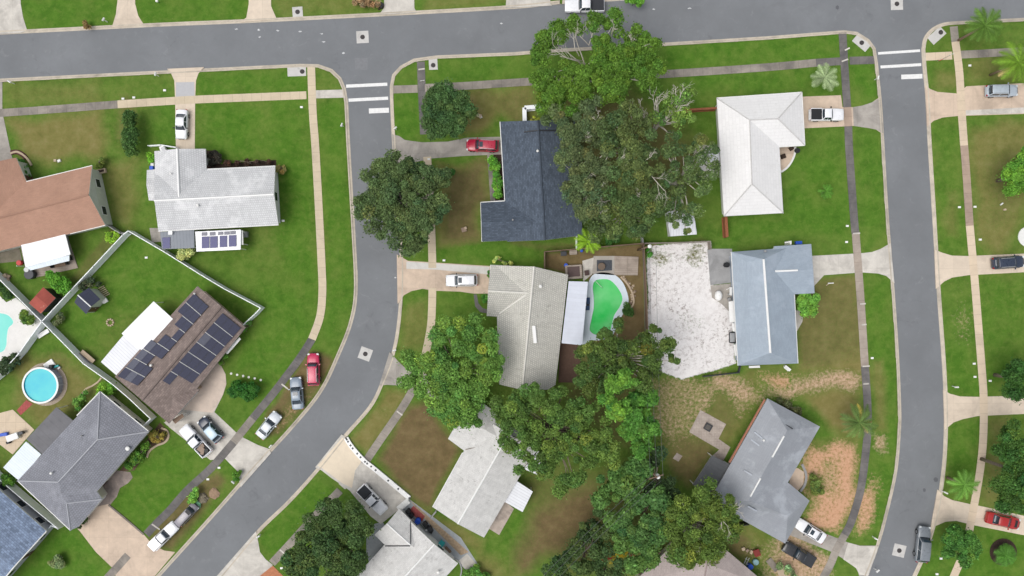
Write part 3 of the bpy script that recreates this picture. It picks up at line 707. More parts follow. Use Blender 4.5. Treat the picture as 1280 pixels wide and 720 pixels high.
def grass_material():
    n = N('turf'); v = n.pos()
    a1 = n.n('ShaderNodeAttribute'); a1.attribute_name = 'cover_a'
    a2 = n.n('ShaderNodeAttribute'); a2.attribute_name = 'cover_b'
    s1 = n.n('ShaderNodeSeparateColor'); n.l(a1.outputs['Color'], s1.inputs[0])
    s2 = n.n('ShaderNodeSeparateColor'); n.l(a2.outputs['Color'], s2.inputs[0])
    big = n.noise(v, 0.07, 5, 0.6); mid = n.noise(v, 0.6, 6, 0.65); fine = n.noise(v, 6.0, 4, 0.75); tuft = n.noise(v, 2.2, 5, 0.7)
    col = n.ramp(mid, [(0.28, rgb(68, 98, 34)), (0.5, rgb(83, 117, 42)), (0.74, rgb(104, 131, 56))])
    pat = n.noise(v, 0.22, 6, 0.7, 0.4)
    col = n.mix(n.mr(big, 0.4, 0.65, 0, 0.5), col, rgb(88, 116, 42))
    lush = n.ramp(mid, [(0.3, rgb(64, 106, 28)), (0.7, rgb(86, 127, 40))])
    col = n.mix(s2.outputs[0], col, lush)
    col = n.mix(n.mr(pat, 0.46, 0.7, 0, 0.6), col, rgb(112, 130, 60))
    pat2 = n.noise(v, 1.1, 7, 0.78, 0.6)
    col = n.mix(n.mr(pat2, 0.5, 0.72, 0, 0.5), col, rgb(118, 136, 64))
    col = n.mix(n.mr(pat2, 0.5, 0.3, 0, 0.3), col, rgb(60, 94, 32))
    dry = n.ramp(mid, [(0.28, rgb(112, 108, 60)), (0.5, rgb(128, 120, 72)), (0.75, rgb(142, 132, 88))])
    # ragged edges: threshold each cover against tufts of noise
    def mask(s, lo=0.34, hi=0.66, k=0.62):
        t = n.math('ADD', s, n.math('MULTIPLY', n.math('SUBTRACT', tuft, 0.5), k))
        return n.mr(t, lo, hi)
    col = n.mix(mask(s1.outputs[0], 0.1, 0.95), col, dry)
    soil = n.ramp(mid, [(0.28, rgb(98, 86, 58)), (0.5, rgb(114, 98, 68)), (0.75, rgb(128, 112, 80))])
    col = n.mix(mask(s1.outputs[1], 0.1, 0.95), col, soil)
    sand = n.ramp(tuft, [(0.3, rgb(144, 118, 90)), (0.5, rgb(184, 154, 126)), (0.75, rgb(202, 180, 156))])
    col = n.mix(mask(s1.outputs[2], 0.28, 0.88, 1.5), col, sand)
    oran = n.ramp(tuft, [(0.3, rgb(162, 122, 92)), (0.45, rgb(196, 152, 120)), (0.8, rgb(206, 172, 144))])
    col = n.mix(mask(a2.outputs['Alpha'], 0.26, 0.8, 1.35), col, oran)
    wn = n.noise(v, 1.0, 6, 0.75, 0.5)
    white = n.ramp(wn, [(0.3, rgb(212, 207, 204)), (0.5, rgb(230, 227, 225)), (0.7, rgb(236, 233, 231))])
    spk = n.noise(v, 1.7, 7, 0.8, 0.3); zone = n.noise(v, 0.16, 2, 0.5)
    white = n.mix(n.math('MULTIPLY', n.mr(spk, 0.51, 0.62, 0, 0.85), n.mr(zone, 0.36, 0.58)), white, rgb(128, 112, 104))
    col = n.mix(mask(s2.outputs[1], 0.3, 0.6, 1.3), col, white)
    col = n.mix(n.mr(fine, 0.35, 0.8, 0.0, 0.45), col, n.mix(0.75, col, (0.5, 0.5, 0.5, 1), 'MULTIPLY'))
    n.bump(fine, 0.5, 0.05)
    return n.fin(col, 0.95, 0, 0.12)
M['turf'] = grass_material()
h, w = GX.shape
me = bpy.data.meshes.new('ground')
co = np.stack([GX, GY, GZ], -1).reshape(-1, 3).astype(np.float32)
idx = np.arange(h * w).reshape(h, w)
q = np.stack([idx[:-1, :-1], idx[:-1, 1:], idx[1:, 1:], idx[1:, :-1]], -1).reshape(-1, 4)
me.vertices.add(len(co)); me.vertices.foreach_set('co', co.ravel())
me.loops.add(q.size); me.loops.foreach_set('vertex_index', q.ravel().astype(np.int32))
me.polygons.add(len(q)); me.polygons.foreach_set('loop_start', np.arange(0, q.size, 4, dtype=np.int32))
me.polygons.foreach_set('loop_total', np.full(len(q), 4, dtype=np.int32))
ca = me.attributes.new('cover_a', 'FLOAT_COLOR', 'POINT'); cb = me.attributes.new('cover_b', 'FLOAT_COLOR', 'POINT')
A = np.ones((h * w, 4), np.float32); A[:, :3] = cover[..., [DRY, SOIL, SAND]].reshape(-1, 3)
B = np.ones((h * w, 4), np.float32); B[:, 0] = cover[..., LUSH].ravel(); B[:, 1] = cover[..., WHITE].ravel(); B[:, 3] = cover[..., ORANGE].ravel(); B[:, 2] = 0
ca.data.foreach_set('color', A.ravel()); cb.data.foreach_set('color', B.ravel())
me.materials.append(M['turf']); me.update(); me.validate()
o = bpy.data.objects.new('ground', me); COL.objects.link(o); tag(o, kind='structure', label='lawns and bare yards of the housing block', cat='ground')
# ================================================================== houses
def wall_boxes(mb_root, poly, org):
    pass

def roof_mesh(name, faces, mat, parent, org, thick=0.2, trim=None):
    """faces: lists of (px,py,z). One closed shell with a fascia round its free edges, uv laid along the slope."""
    key = {}; V = []; TF = []
    def vid(p):
        k = (round(p[0], 2), round(p[1], 2), round(p[2], 3))
        if k not in key:
            key[k] = len(V); V.append(P(*p))
        return key[k]
    for f in faces:
        ids = [vid(p) for p in f]
        a = area([V[i][:2] for i in ids])
        TF.append(ids if a > 0 else ids[::-1])
    n = len(V)
    V2 = V + [(p[0], p[1], p[2] - thick) for p in V]
    F = []; U = []; MI = []
    edges = {}
    for ids in TF:
        pts = [Vector(V[i]) for i in ids]
        nor = Vector((0, 0, 0))
        for i in range(len(pts)):
            nor += pts[i].cross(pts[(i + 1) % len(pts)])
        nor.normalize()
        if nor.z > 0.9995:
            e = max(((pts[(i+1) % len(pts)] - pts[i]) for i in range(len(pts))), key=lambda d: d.length)
            u = e.normalized()
        else:
            u = Vector((0, 0, 1)).cross(nor).normalized()
        v = nor.cross(u)
        for t in tri([V[i][:2] for i in ids]):
            tv = [pts[i] for i in t]
            F.append(tuple(ids[i] for i in t)); U.append([(p.dot(u), p.dot(v)) for p in tv]); MI.append(0)
            F.append(tuple(ids[i] + n for i in t[::-1])); U.append([(0, 0)] * 3); MI.append(1)
        for i in range(len(ids)):
            a, b = ids[i], ids[(i + 1) % len(ids)]
            edges[(a, b)] = 1
    for (a, b) in list(edges):
        if (b, a) not in edges:
            F.append((a, a + n, b + n, b)); U.append([(0, 0)] * 4); MI.append(1)
    return mesh(name, V2, F, None, parent, uv=U, mats=[mat, trim or M['white_trim']], mi=MI, org=org)

def gutter(parent, pts, org, mat=None, w=0.14, name='gutter'):
    b = MB()
    for i in range(len(pts) - 1):
        a = Vector(P(*pts[i])); c = Vector(P(*pts[i + 1])); d = c - a
        mid = (a + c) / 2
        V = []
        up = Vector((0, 0, 1)); s = d.cross(up).normalized() * (w / 2)
        for e in (a, c):
            for sg, dz in ((-1, -0.14), (1, -0.14), (1, 0.015), (-1, 0.015)):
                V.append(tuple(e + s * sg + up * dz))
        b.add(V, [(3,2,1,0),(4,5,6,7),(0,1,5,4),(1,2,6,5),(2,3,7,6),(3,0,4,7)])
    return b.build(name, mat or M['white_trim'], parent, org=org)

def ridge_cap(parent, edges, org, mat, r=0.13):
    for a, c in edges:
        a = Vector(P(*a)); c = Vector(P(*c))
        MB().tube([a, c], r, r, 6).build('ridge_cap', mat, parent, org=org)

def vent(parent, p, org, mat=None, r=0.13, h=0.45):
    x, y, z = P(*p)
    b = MB().cyl((x, y, z - 0.15), r, h, 10); b.cyl((x, y, z - 0.15 + h), r * 1.5, 0.08, 10, r * 0.7)
    return b.build('vent', mat or M['white_trim'], parent, org=org)

def walls(root, outline, org, wallmat, ze=2.7, inset=0.55, garage=None, door=None, gables=(), win_every=4.2, windows=True):
    """outline: image pixels of the roof edge at eave height; walls stand inset from it"""
    poly = inset_poly([P2(px, py, ze) for px, py in outline], inset)
    if area(poly) < 0: poly = poly[::-1]
    n = len(poly)
    b = MB()
    zt = ze - 0.12
    for i in range(n):
        a = poly[i]; c = poly[(i + 1) % n]
        b.add([(a[0], a[1], -0.1), (c[0], c[1], -0.1), (c[0], c[1], zt), (a[0], a[1], zt)], [(0, 1, 2, 3)])
    b.add([(p[0], p[1], zt) for p in poly], tri(poly))
    cx = sum(p[0] for p in poly) / n; cy = sum(p[1] for p in poly) / n
    for g in gables:
        pts = [Vector(P(*p)) for p in g]
        d = (pts[0] - pts[2]); s = d.cross(Vector((0, 0, 1))).normalized()
        if s.dot(Vector((cx, cy, 0)) - Vector((pts[0].x, pts[0].y, 0))) < 0: s = -s
        q = [p + s * inset for p in pts]
        m = (q[0] + q[2]) / 2
        q = [m + (q[0] - m) * 0.92 - Vector((0, 0, .2)), q[1] - Vector((0, 0, 0.24)), m + (q[2] - m) * 0.92 - Vector((0, 0, .2))]
        q2 = [p + s * 0.1 for p in q]
        b.add([tuple(p) for p in q + q2], [(0, 1, 2), (5, 4, 3), (0, 3, 4, 1), (1, 4, 5, 2), (2, 5, 3, 0)])
    b.build('wall', wallmat, root, org=org)
    taken = []
    def place(px, py):
        x, y = P2(px, py, 0)
        best = None
        for i in range(n):
            a = Vector(poly[i]); c = Vector(poly[(i + 1) % n]); d = c - a
            L = d.length
            if L < 1.2: continue
            t = max(0.7, min(L - 0.7, (Vector((x, y)) - a).dot(d) / L))
            q = a + d * (t / L)
            e = (q - Vector((x, y))).length
            if best is None or e < best[0]: best = (e, i, t, L, a, d)
        return best
    def panel(name, i, t, w, z0, z1, mat, proud, parent=root):
        a = Vector(poly[i]); c = Vector(poly[(i + 1) % n]); d = (c - a).normalized()
        out = Vector((d.y, -d.x))
        q = a + d * t + out * (proud / 2)
        bb = MB().box((q.x, q.y, (z0 + z1) / 2), (w, proud, z1 - z0), math.atan2(d.y, d.x))
        return bb.build(name, mat, parent, org=org)
    if garage:
        e = place(*garage); w = min(4.6, e[3] - 0.8)
        t = max(w/2 + .3, min(e[3] - w/2 - .3, e[2]))
        g = panel('garage_door', e[1], t, w, 0.02, 2.15, M['white_trim'], 0.06)
        taken.append((e[1], t, w))
    if door:
        e = place(*door)
        g = panel('door', e[1], e[2], 0.95, 0.02, 2.05, plain('painted_door', rgb(90, 60, 50), 0.5), 0.07)
        panel('handle', e[1], e[2] + 0.35, 0.06, 0.95, 1.1, M['steel'], 0.16, g)
        taken.append((e[1], e[2], 1.1))
    if windows:
        for i in range(n):
            L = (Vector(poly[(i + 1) % n]) - Vector(poly[i])).length
            k = int(L / win_every)
            for j in range(k):
                t = L * (j + 0.5) / k
                if any(x[0] == i and abs(x[1] - t) < x[2] / 2 + 0.9 for x in taken): continue
                f = panel('window', i, t, 1.4, 0.95, 2.1, M['white_trim'], 0.05)
                panel('pane', i, t, 1.24, 1.03, 2.02, M['glass'], 0.064, f)
    return poly

def flat_roof(name, poly4, z, mat, root, org, posts=True, thick=0.14, trim=None, zs=None):
    zs = zs or [z] * len(poly4)
    r = roof_mesh(name, [[(p[0], p[1], zz) for p, zz in zip(poly4, zs)]], mat, root, org, thick, trim)
    if posts:
        q = inset_poly([P2(p[0], p[1], z) for p in poly4], 0.15)
        for x, y in q:
            MB().box((x, y, (z - thick) / 2 - 0.05), (0.1, 0.1, z - thick + 0.06)).build('post', M['white_trim'], root, org=org)
    return r

def house(px, py, label, group=None):
    o = P(px, py, 0)
    return empty('house', o, label, 'house', group), o

E = 2.7     # eave height
SH = {}
SH['brown'] = shingle('brown_shingles', rgb(176, 138, 118), mort=0.85, var=0.06, streak=0.12, blotch=(0.3, 0.1), dirt=(138, 104, 88), speck=.35, worn=.25, worn_glare_c=(186, 150, 130))
SH['slate'] = shingle('dark_slate_shingles', rgb(82, 92, 105), mort=0.7, var=0.22, streak=0.25, blotch=(0.9, 0.2), dirt=(60, 68, 80), width=0.5, row=0.25)
SH['white_tile'] = shingle('white_tiles', rgb(206, 207, 208), row=0.34, width=0.33, var=0.05, streak=0.3, mort=0.72, bump=0.6, blotch=(0.22, 0.1), dirt=(160, 160, 164), rough=0.55, speck=.3, worn=.45, worn_glare_c=(238, 238, 238))  # the whitened patches are sun glare painted into the colour
SH['beige_tile'] = shingle('beige_tiles', rgb(202, 200, 191), row=0.33, width=0.3, var=0.06, streak=0.25, mort=0.62, bump=0.8, blotch=(0.2, 0.1), dirt=(132, 128, 118), rough=0.6, speck=.8)
SH['grey_tile'] = shingle('grey_tiles', rgb(136, 138, 146), row=0.36, width=0.34, var=0.07, streak=0.3, mort=0.66, bump=0.6, blotch=(0.25, 0.12), dirt=(98, 98, 104), rough=0.6, speck=.6, worn=.35, worn_glare_c=(168, 170, 178))
SH['white'] = shingle('white_coated_roof', rgb(226, 225, 224), row=0.5, width=1.2, var=0.02, streak=0.1, mort=0.94, bump=0.2, blotch=(0.3, 0.05), dirt=(190, 187, 182), rough=0.5, speck=.45)
SH['pale_shingle'] = shingle('pale_shingles', rgb(208, 207, 204), row=0.2, width=0.5, var=0.05, streak=0.2, mort=0.84, bump=0.4, blotch=(0.9, 0.12), dirt=(140, 138, 134), speck=.8)
SH['mauve'] = shingle('weathered_brown_shingles', rgb(132, 118, 112), row=0.3, width=0.6, var=0.2, streak=0.3, mort=0.7, blotch=(0.8, 0.18), dirt=(92, 82, 78), speck=.5, worn=.3, worn_glare_c=(154, 140, 134))
SH['blue'] = shingle('blue_grey_shingles', rgb(126, 142, 166), row=0.3, width=0.5, var=0.3, streak=0.35, mort=0.66, blotch=(1.0, 0.25), dirt=(84, 96, 116))
SH['sky'] = shingle('blue_grey_roof', rgb(152, 164, 176), row=0.2, width=0.6, var=0.04, streak=0.1, mort=0.93, bump=0.25, blotch=(0.5, 0.07), dirt=(124, 134, 146), rough=0.5, speck=.3, worn=.35, worn_glare_c=(176, 186, 198))
SH['steel'] = shingle('smooth_grey_roof', rgb(148, 152, 158), row=0.3, width=0.9, var=0.03, streak=0.2, mort=0.93, bump=0.2, blotch=(0.18, 0.12), dirt=(118, 122, 130), rough=0.42, speck=.3, worn=.6, worn_glare_c=(178, 183, 190))  # the pale patches are bright sheen painted into the colour
SH['pinkgrey'] = shingle('pinkish_grey_shingles', rgb(178, 166, 162), row=0.25, width=0.6, var=0.05, streak=0.2, mort=0.85, blotch=(0.4, 0.1), dirt=(130, 120, 116), speck=.5)
SH['rust'] = shingle('rusty_red_metal', rgb(176, 92, 80), row=3, width=.3, var=.1, mort=.8, speck=.7, worn=1.0, worn_glare_c=(224, 188, 166), dirt=(120, 60, 50))
RB = {}
RB['white'] = ribbed('white_ribbed_metal', rgb(222, 224, 228), 0.42, 0.4, 0.04, dark=0.78)
RB['white_smooth'] = ribbed('white_smooth_panel', rgb(240, 241, 243), 1.2, 0.4, 0.02, dark=0.97, dirt=0.02)
RB['lilac'] = ribbed('pale_blue_metal', rgb(206, 211, 222), 0.6, 0.4, 0.05, dark=0.95, dirt=0.06)
RB['grey'] = ribbed('grey_metal_panel', rgb(124, 130, 138), 0.5, 0.45, 0.06, dark=0.85)
RB['char'] = ribbed('charcoal_metal', rgb(100, 100, 104), 1.0, 0.6, 0.14, dark=0.95, dirt=0.15)
RB['char_dark'] = ribbed('stained_charcoal_metal', rgb(84, 86, 88), 0.6, 0.6, 0.2, dark=0.9, dirt=0.2)
RB['navy'] = ribbed('dark_blue_panel', rgb(58, 62, 80), 0.8, 0.5, 0.06, dark=0.9)
RB['rust'] = ribbed('rusty_red_metal', rgb(178, 112, 98), 0.3, 0.7, 0.2, dark=0.8, dirt=0.5)
RB['plastic'] = ribbed('pale_grey_canopy', rgb(216, 226, 234), 0.35, 0.4, 0.04, dark=0.88)
WALL = {k: plain('stucco_' + k, c, 0.85, var=0.06, scale=1.2) for k, c in dict(
    cream=rgb(206, 200, 184), white=rgb(216, 216, 214), grey=rgb(170, 172, 176), sage=rgb(186, 190, 178), tan=rgb(180, 160, 140),
    blue=rgb(160, 172, 186), orange=rgb(148, 108, 90)).items()}

def solar_mat(name, c, c2):
    n = N(name); u = n.uv()
    br = n.n('ShaderNodeTexBrick'); br.offset = 0
    br.inputs['Scale'].default_value = 1; br.inputs['Brick Width'].default_value = 0.165; br.inputs['Row Height'].default_value = 0.165
    br.inputs['Mortar Size'].default_value = 0.008
    br.inputs['Color1'].default_value = c; br.inputs['Color2'].default_value = c2
    br.inputs['Mortar'].default_value = sc(c, 1.7)
    n.l(u, br.inputs['Vector'])
    return n.fin(br.outputs[0], 0.18, 0.1, 0.5)
M['pv_dark'] = solar_mat('dark_solar_cells', rgb(56, 58, 76), rgb(51, 53, 70))
M['pv_grey'] = solar_mat('greyish_solar_cells', rgb(86, 88, 100), rgb(80, 82, 94))
M['pv_navy'] = solar_mat('navy_solar_cells', rgb(30, 34, 92), rgb(26, 30, 80))

def pv_panel(parent, quad, org, mat, lift=0.09, frame=0.02, frame_mat=None):
    """quad: four world points on the roof plane, anticlockwise from above"""
    q = [Vector(p) for p in quad]
    if area([p[:2] for p in q]) < 0: q = q[::-1]
    nor = (q[1] - q[0]).cross(q[3] - q[0]).normalized()
    c = sum(q, Vector()) / 4
    top = [p + nor * lift for p in q]
    V = [tuple(p) for p in top] + [tuple(p - nor * 0.045) for p in top]
    F = [(0,1,2,3), (7,6,5,4), (0,4,5,1), (1,5,6,2), (2,6,7,3), (3,7,4,0)]
    p_ = mesh('solar_panel', V, F, frame_mat or M['dark_metal'], parent, org=org)
    u = (q[1] - q[0]); v = (q[3] - q[0])
    a = frame / u.length; b = frame / v.length
    def at(s, t): return q[0] * (1-s) * (1-t) + q[1] * s * (1-t) + q[2] * s * t + q[3] * (1-s) * t
    g = [at(a, b), at(1-a, b), at(1-a, 1-b), at(a, 1-b)]
    V = [tuple(p + nor * (lift + 0.004)) for p in g]
    mesh('cells', V, [(0,1,2,3)], mat, p_, uv=[[(0,0),(u.length,0),(u.length,v.length),(0,v.length)]], org=org)
    return p_

def bil(q, s, t):
    return [q[0][i]*(1-s)*(1-t) + q[1][i]*s*(1-t) + q[2][i]*s*t + q[3][i]*(1-s)*t for i in range(3)]
R = 4.5
# ---------------------------------------------------------------- brown-roofed house, top left
h, o = house(40, 250, 'brown shingled gable house with a white covered patio at its back')
A_, B_, Cc, D_ = (115, 207), (131.5, 281.5), (-92, 336), (-110, 262)
ra, rb = (111, 243.5), (-104, 299)
rf = roof_mesh('roof', [[(*A_, E), (*D_, E), (*rb, R), (*ra, R)], [(*B_, E), (*Cc, E), (*rb, R), (*ra, R)],
    [(33, 227, E), (20, 197, E), (-18, 205, R-.35), (-5, 273, R-.35), (20, 250, E)], [(-18, 205, R-.35), (-58, 214, E), (-48, 250, E), (-5, 273, R-.35)]], SH['brown'], h, o)
ridge_cap(rf, [((*ra, R), (*rb, R))], o, SH['brown'], 0.16)
vent(rf, (28.5, 275, 3.6), o, r=0.2); vent(rf, (67, 273, 3.3), o, M['grey_trim'], 0.1)
gutter(rf, [(*A_, E), (33, 227, E)], o); gutter(rf, [(*B_, E), (88, 292, E)], o)
walls(h, [A_, B_, Cc, D_, (-58, 250), (-58, 214), (20, 197), (31, 226.5)], o, WALL['sage'], inset=0.35, gables=[((*A_, E), (*ra, R), (*B_, E))], door=(40, 225), garage=(-20, 205))
flat_roof('patio_roof', [(26, 304), (29, 301), (79, 290), (81, 291), (88, 318), (32, 334), (31, 330)], 2.75, RB['white_smooth'], h, o, zs=[2.75, 2.75, 2.75, 2.75, 2.6, 2.6, 2.63], posts=False)
fl = flat_roof('awning', [(32, 332.5), (86.5, 319), (86.5, 326), (38, 338)], 2.5, RB['plastic'], h, o, zs=[2.5, 2.5, 2.3, 2.3], posts=False)
for p in [(34, 333), (85, 323), (60, 330)]:
    x, y = P2(*p); MB().box((x, y, 1.15), (0.1, 0.1, 2.3)).build('post', M['white_trim'], h, org=o)
mb = MB(); a = P(86, 293, 1.2); c = P(92, 318, 1.2)
mb.add([(*P2(84.5, 293), 0), (*P2(91, 318), 0), (*P2(91, 318), 1.1), (*P2(84.5, 293), 1.1)], [(0, 1, 2, 3)])
mb.tube([(*P2(84.5, 293), 1.12), (*P2(91, 318), 1.12)], 0.06); mb.build('patio_railing', M['grey_trim'], h, org=o)

# ---------------------------------------------------------------- white tiled house with patio panels
h, o = house(270, 240, 'white tiled house with navy solar panels on its back patio roof')
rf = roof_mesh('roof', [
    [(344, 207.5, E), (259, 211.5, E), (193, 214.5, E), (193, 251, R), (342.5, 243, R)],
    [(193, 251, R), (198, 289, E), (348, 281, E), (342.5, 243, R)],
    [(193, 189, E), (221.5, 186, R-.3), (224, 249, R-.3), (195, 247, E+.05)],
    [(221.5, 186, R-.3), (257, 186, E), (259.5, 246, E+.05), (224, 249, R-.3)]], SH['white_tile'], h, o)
ridge_cap(rf, [((193, 251, R), (342.5, 243, R)), ((221.5, 186, R-.3), (224, 249, R-.3))], o, M['white_plastic'], 0.17)
vent(rf, (248, 257, 4.1), o); vent(rf, (214, 217, 3.9), o, r=0.1)
gutter(rf, [(198, 289, E), (348, 281, E)], o); gutter(rf, [(344, 207.5, E), (259, 211.5, E)], o)
walls(h, [(193, 189), (257, 186), (259, 211), (344, 207.5), (348, 281), (198, 289), (194.5, 251)], o, WALL['white'], garage=(232, 188), door=(270, 212), gables=[((344, 207.5, E), (342.5, 243, R), (348, 281, E)), ((193, 189, E), (221.5, 186, R-.3), (257, 186, E))])
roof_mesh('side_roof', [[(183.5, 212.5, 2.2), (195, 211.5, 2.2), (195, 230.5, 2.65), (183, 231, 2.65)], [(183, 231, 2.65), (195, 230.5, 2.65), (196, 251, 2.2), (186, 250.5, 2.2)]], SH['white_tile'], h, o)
walls(h, [(184, 213), (195, 212), (196, 251), (187, 250)], o, WALL['white'], ze=2.2, inset=0.2, windows=False)
pr = flat_roof('patio_roof', [(200, 290), (242.6, 287), (243, 310), (202.5, 311.5)], 2.45, RB['grey'], h, o, trim=M['grey_trim'])
pv_panel(pr, [P(202.8, 297, 2.47), P(212.8, 296.3, 2.47), P(213, 310, 2.47), P(203.6, 310.7, 2.47)], o, M['pv_navy'], 0.05)
mbx = MB().box((*P2(213.5, 291, 2.6), 2.62), (0.6, 0.6, 0.35)); mbx.build('vent', M['white_plastic'], pr, org=o)
pr = flat_roof('sunroom_roof', [(244, 289.5), (301, 287), (300.7, 312), (245.5, 314.5)], 2.5, RB['white_smooth'], h, o)
for (x0, x1, y0, y1, m) in [(252.3, 259, 290.7, 294.8, 'pv_grey'), (262.3, 269.3, 290.4, 294.5, 'pv_grey'), (272.8, 279, 290, 293.8, 'pv_grey'), (280.6, 287, 289.6, 293.5, 'pv_grey'), (288, 294.6, 289, 293, 'pv_grey'),
                            (252.4, 261.8, 296, 310.4, 'pv_navy'), (262.6, 272.2, 295.6, 310, 'pv_navy'), (274.8, 284, 295, 309, 'pv_navy'), (286.2, 295.6, 294.2, 308.3, 'pv_navy')]:
    pv_panel(pr, [P(x0, y1, 2.51), P(x1, y1 - .4, 2.51), P(x1, y0 - .4, 2.51), P(x0, y0, 2.51)], o, M[m], 0.05)
flat_roof('side_canopy', [(299.5, 288), (303.5, 288), (304, 306), (300.5, 306)], 2.2, M['white_plastic'], h, o)

# ---------------------------------------------------------------- solar house
h, o = house(225, 445, 'weathered brown shingle house covered with dark solar panels')
Nn, Ee, Ss, Ww = (246.6, 357.8), (307, 409.4), (211.6, 529), (143.5, 471)
rN, rS = (277, 383.5), (177.5, 500.5)
R3 = 4.3
rf = roof_mesh('roof', [[(*Nn, E), (*rN, R3), (*rS, R3), (*Ww, E)], [(*Ee, E), (*rN, R3), (*rS, R3), (211, 529.5, E), (*(215, 524), E)],
    [(249, 487, E), (230.5, 508, 3.3), (204, 486, 3.3), (240, 482, E-.1)], [(230.5, 508, 3.3), (*Ss, E), (205, 524, E+.03), (204, 486, 3.3)]], SH['mauve'], h, o, trim=M['grey_trim'])
ridge_cap(rf, [((*rN, R3), (*rS, R3))], o, SH['mauve'], 0.15)
vent(rf, (189.5, 456.5, 3.7), o); vent(rf, (244, 367, 3.0), o, r=0.09)
walls(h, [Nn, Ee, (243, 481), (249, 487), Ss, Ww], o, WALL['tan'], garage=(230, 512), door=(262, 462), gables=[((*Nn, E), (*rN, R3), (*Ee, E)), ((*Ww, E), (*rS, R3), (*Ss, E))])
def slope_z(s): return E + (R3 - E) * s
# right-hand array: 7 strips of three panels
inner0, inner1 = (278.5, 390.8), (200.6, 478.5); outer0, outer1 = (301.5, 409.5), (228, 494.5)
inner1 = (203.0, 476.0); outer1 = (229.6, 491)
def arr(inner0, inner1, outer0, outer1, zi, zo, strips, cells, keep, greys=()):
    q = [P(*inner0, zi), P(*outer0, zo), P(*outer1, zo), P(*inner1, zi)]
    for i in range(strips):
        for j in range(cells):
            if not keep(i, j): continue
            g = 0.012 if i else 0
            s0, s1 = j / cells + 0.002, (j + 1) / cells - 0.002
            t0, t1 = i / strips + 0.004, (i + 1) / strips - 0.004
            if i and keep(i - 1, j):
                a = Vector(bil(q, j / cells, i / strips)); c = Vector(bil(q, (j + 1) / cells, i / strips)); dn = Vector((0, 0, .1))
                MB().tube([a + dn, c + dn], .045, .045, 4).build('panel_rail', M['white_trim'], rf, org=o)
            pv_panel(rf, [bil(q, s0, t0), bil(q, s1, t0), bil(q, s1, t1), bil(q, s0, t1)], o, M['pv_grey' if (i, j) in greys else 'pv_dark'])
arr(inner0, inner1, outer0, outer1, 4.12, 2.95, 7, 3, lambda i, j: not (i == 6 and j > 0), {(2, 0)})
arr((261.5, 383), (172, 482.5), (243.5, 366.5), (147, 470.5), 3.95, 2.85, 9, 3,
    lambda i, j: (i, j) in {(0,0),(0,1),(0,2),(1,0),(1,1),(1,2),(2,0),(2,1),(3,0),(4,0),(4,1),(5,0),(5,1),(5,2),(6,1),(6,2),(7,0),(7,1),(7,2),(8,0),(8,1),(8,2)}, {(7, 2), (6, 2), (8, 1), (5, 2)})
gutter(rf, [(243, 465, E-.1), (259.5, 443.5, E-.1)], o, w=0.12)
flat_roof('carport_roof', [(152, 417), (192, 376.7), (216.5, 399), (179.4, 438.7), (175, 436.5)], 2.9, RB['white_smooth'], h, o, zs=[2.75, 2.75, 2.9, 2.9, 2.9])
flat_roof('carport_extension', [(126, 452.5), (155.5, 417.5), (178, 435), (146, 469.5)], 2.7, RB['white'], h, o, zs=[2.5, 2.5, 2.7, 2.7])
flat_roof('window_awning', [(299, 421.5), (301, 424), (284.5, 442.5), (280.5, 440.5)], 2.0, M['white_plastic'], h, o, posts=False)
flat_roof('gate_hood', [(215, 525), (228, 517), (230, 521), (219, 530)], 2.0, M['wood'], h, o)

# ---------------------------------------------------------------- grey hip house, lower left
h, o = house(100, 580, 'grey tiled hip-roofed house beside a beige driveway, lower left')
n_, e_, w_, s_ = (125, 489.5), (186, 539.5), (22, 601), (88, 663)
r1, r2, v0, r3 = (122, 549.4), (73, 602.5), (77.5, 621), (83.5, 629)
Rg = 4.6
rf = roof_mesh('roof', [[(*n_, E), (*r1, Rg), (*r2, Rg), (*w_, E)], [(*n_, E), (*e_, E), (*r1, Rg)],
    [(*r1, Rg), (*e_, E), (121, 614.5, E), (*v0, 4.0), (*r2, Rg)],
    [(*w_, E), (*r2, Rg), (*v0, 4.0), (*r3, 3.95), (*s_, E)],
    [(*v0, 4.0), (121, 614.5, E), (127.5, 624, E), (*r3, 3.95)], [(*r3, 3.95), (127.5, 624, E), (98, 658.5, E), (*s_, E)]], SH['grey_tile'], h, o)
ridge_cap(rf, [((*r1, Rg), (*r2, Rg)), ((*n_, E), (*r1, Rg)), ((*e_, E), (*r1, Rg)), ((*w_, E), (*r2, Rg)), ((*r3, 3.95), (*s_, E)), ((*r3, 3.95), (127.5, 624, E))], o, plain('ridge_tile_grey', rgb(160, 162, 168), 0.6), 0.13)
vent(rf, (65, 591, 4.2), o); vent(rf, (160, 560.5, 3.2), o, r=0.22, h=0.3); vent(rf, (103, 544.5, 3.9), o, M['grey_trim'], 0.08)
gutter(rf, [(*n_, E), (*e_, E)], o); gutter(rf, [(*w_, E), (*s_, E)], o)
gutter(rf, [(*n_, E), (96, 519.5, E)], o)
walls(h, [n_, e_, (121, 614.5), (127.5, 624), (98, 658.5), s_, w_], o, WALL['cream'], garage=(112, 642), door=(128, 605))
flat_roof('porch_roof', [(70.5, 509), (93, 527.5), (55, 570), (33, 549)], 2.6, RB['char'], h, o, trim=M['grey_trim'])
flat_roof('patio_roof', [(32.5, 552), (51.3, 568), (24, 601), (4, 584.5)], 2.65, RB['plastic'], h, o)

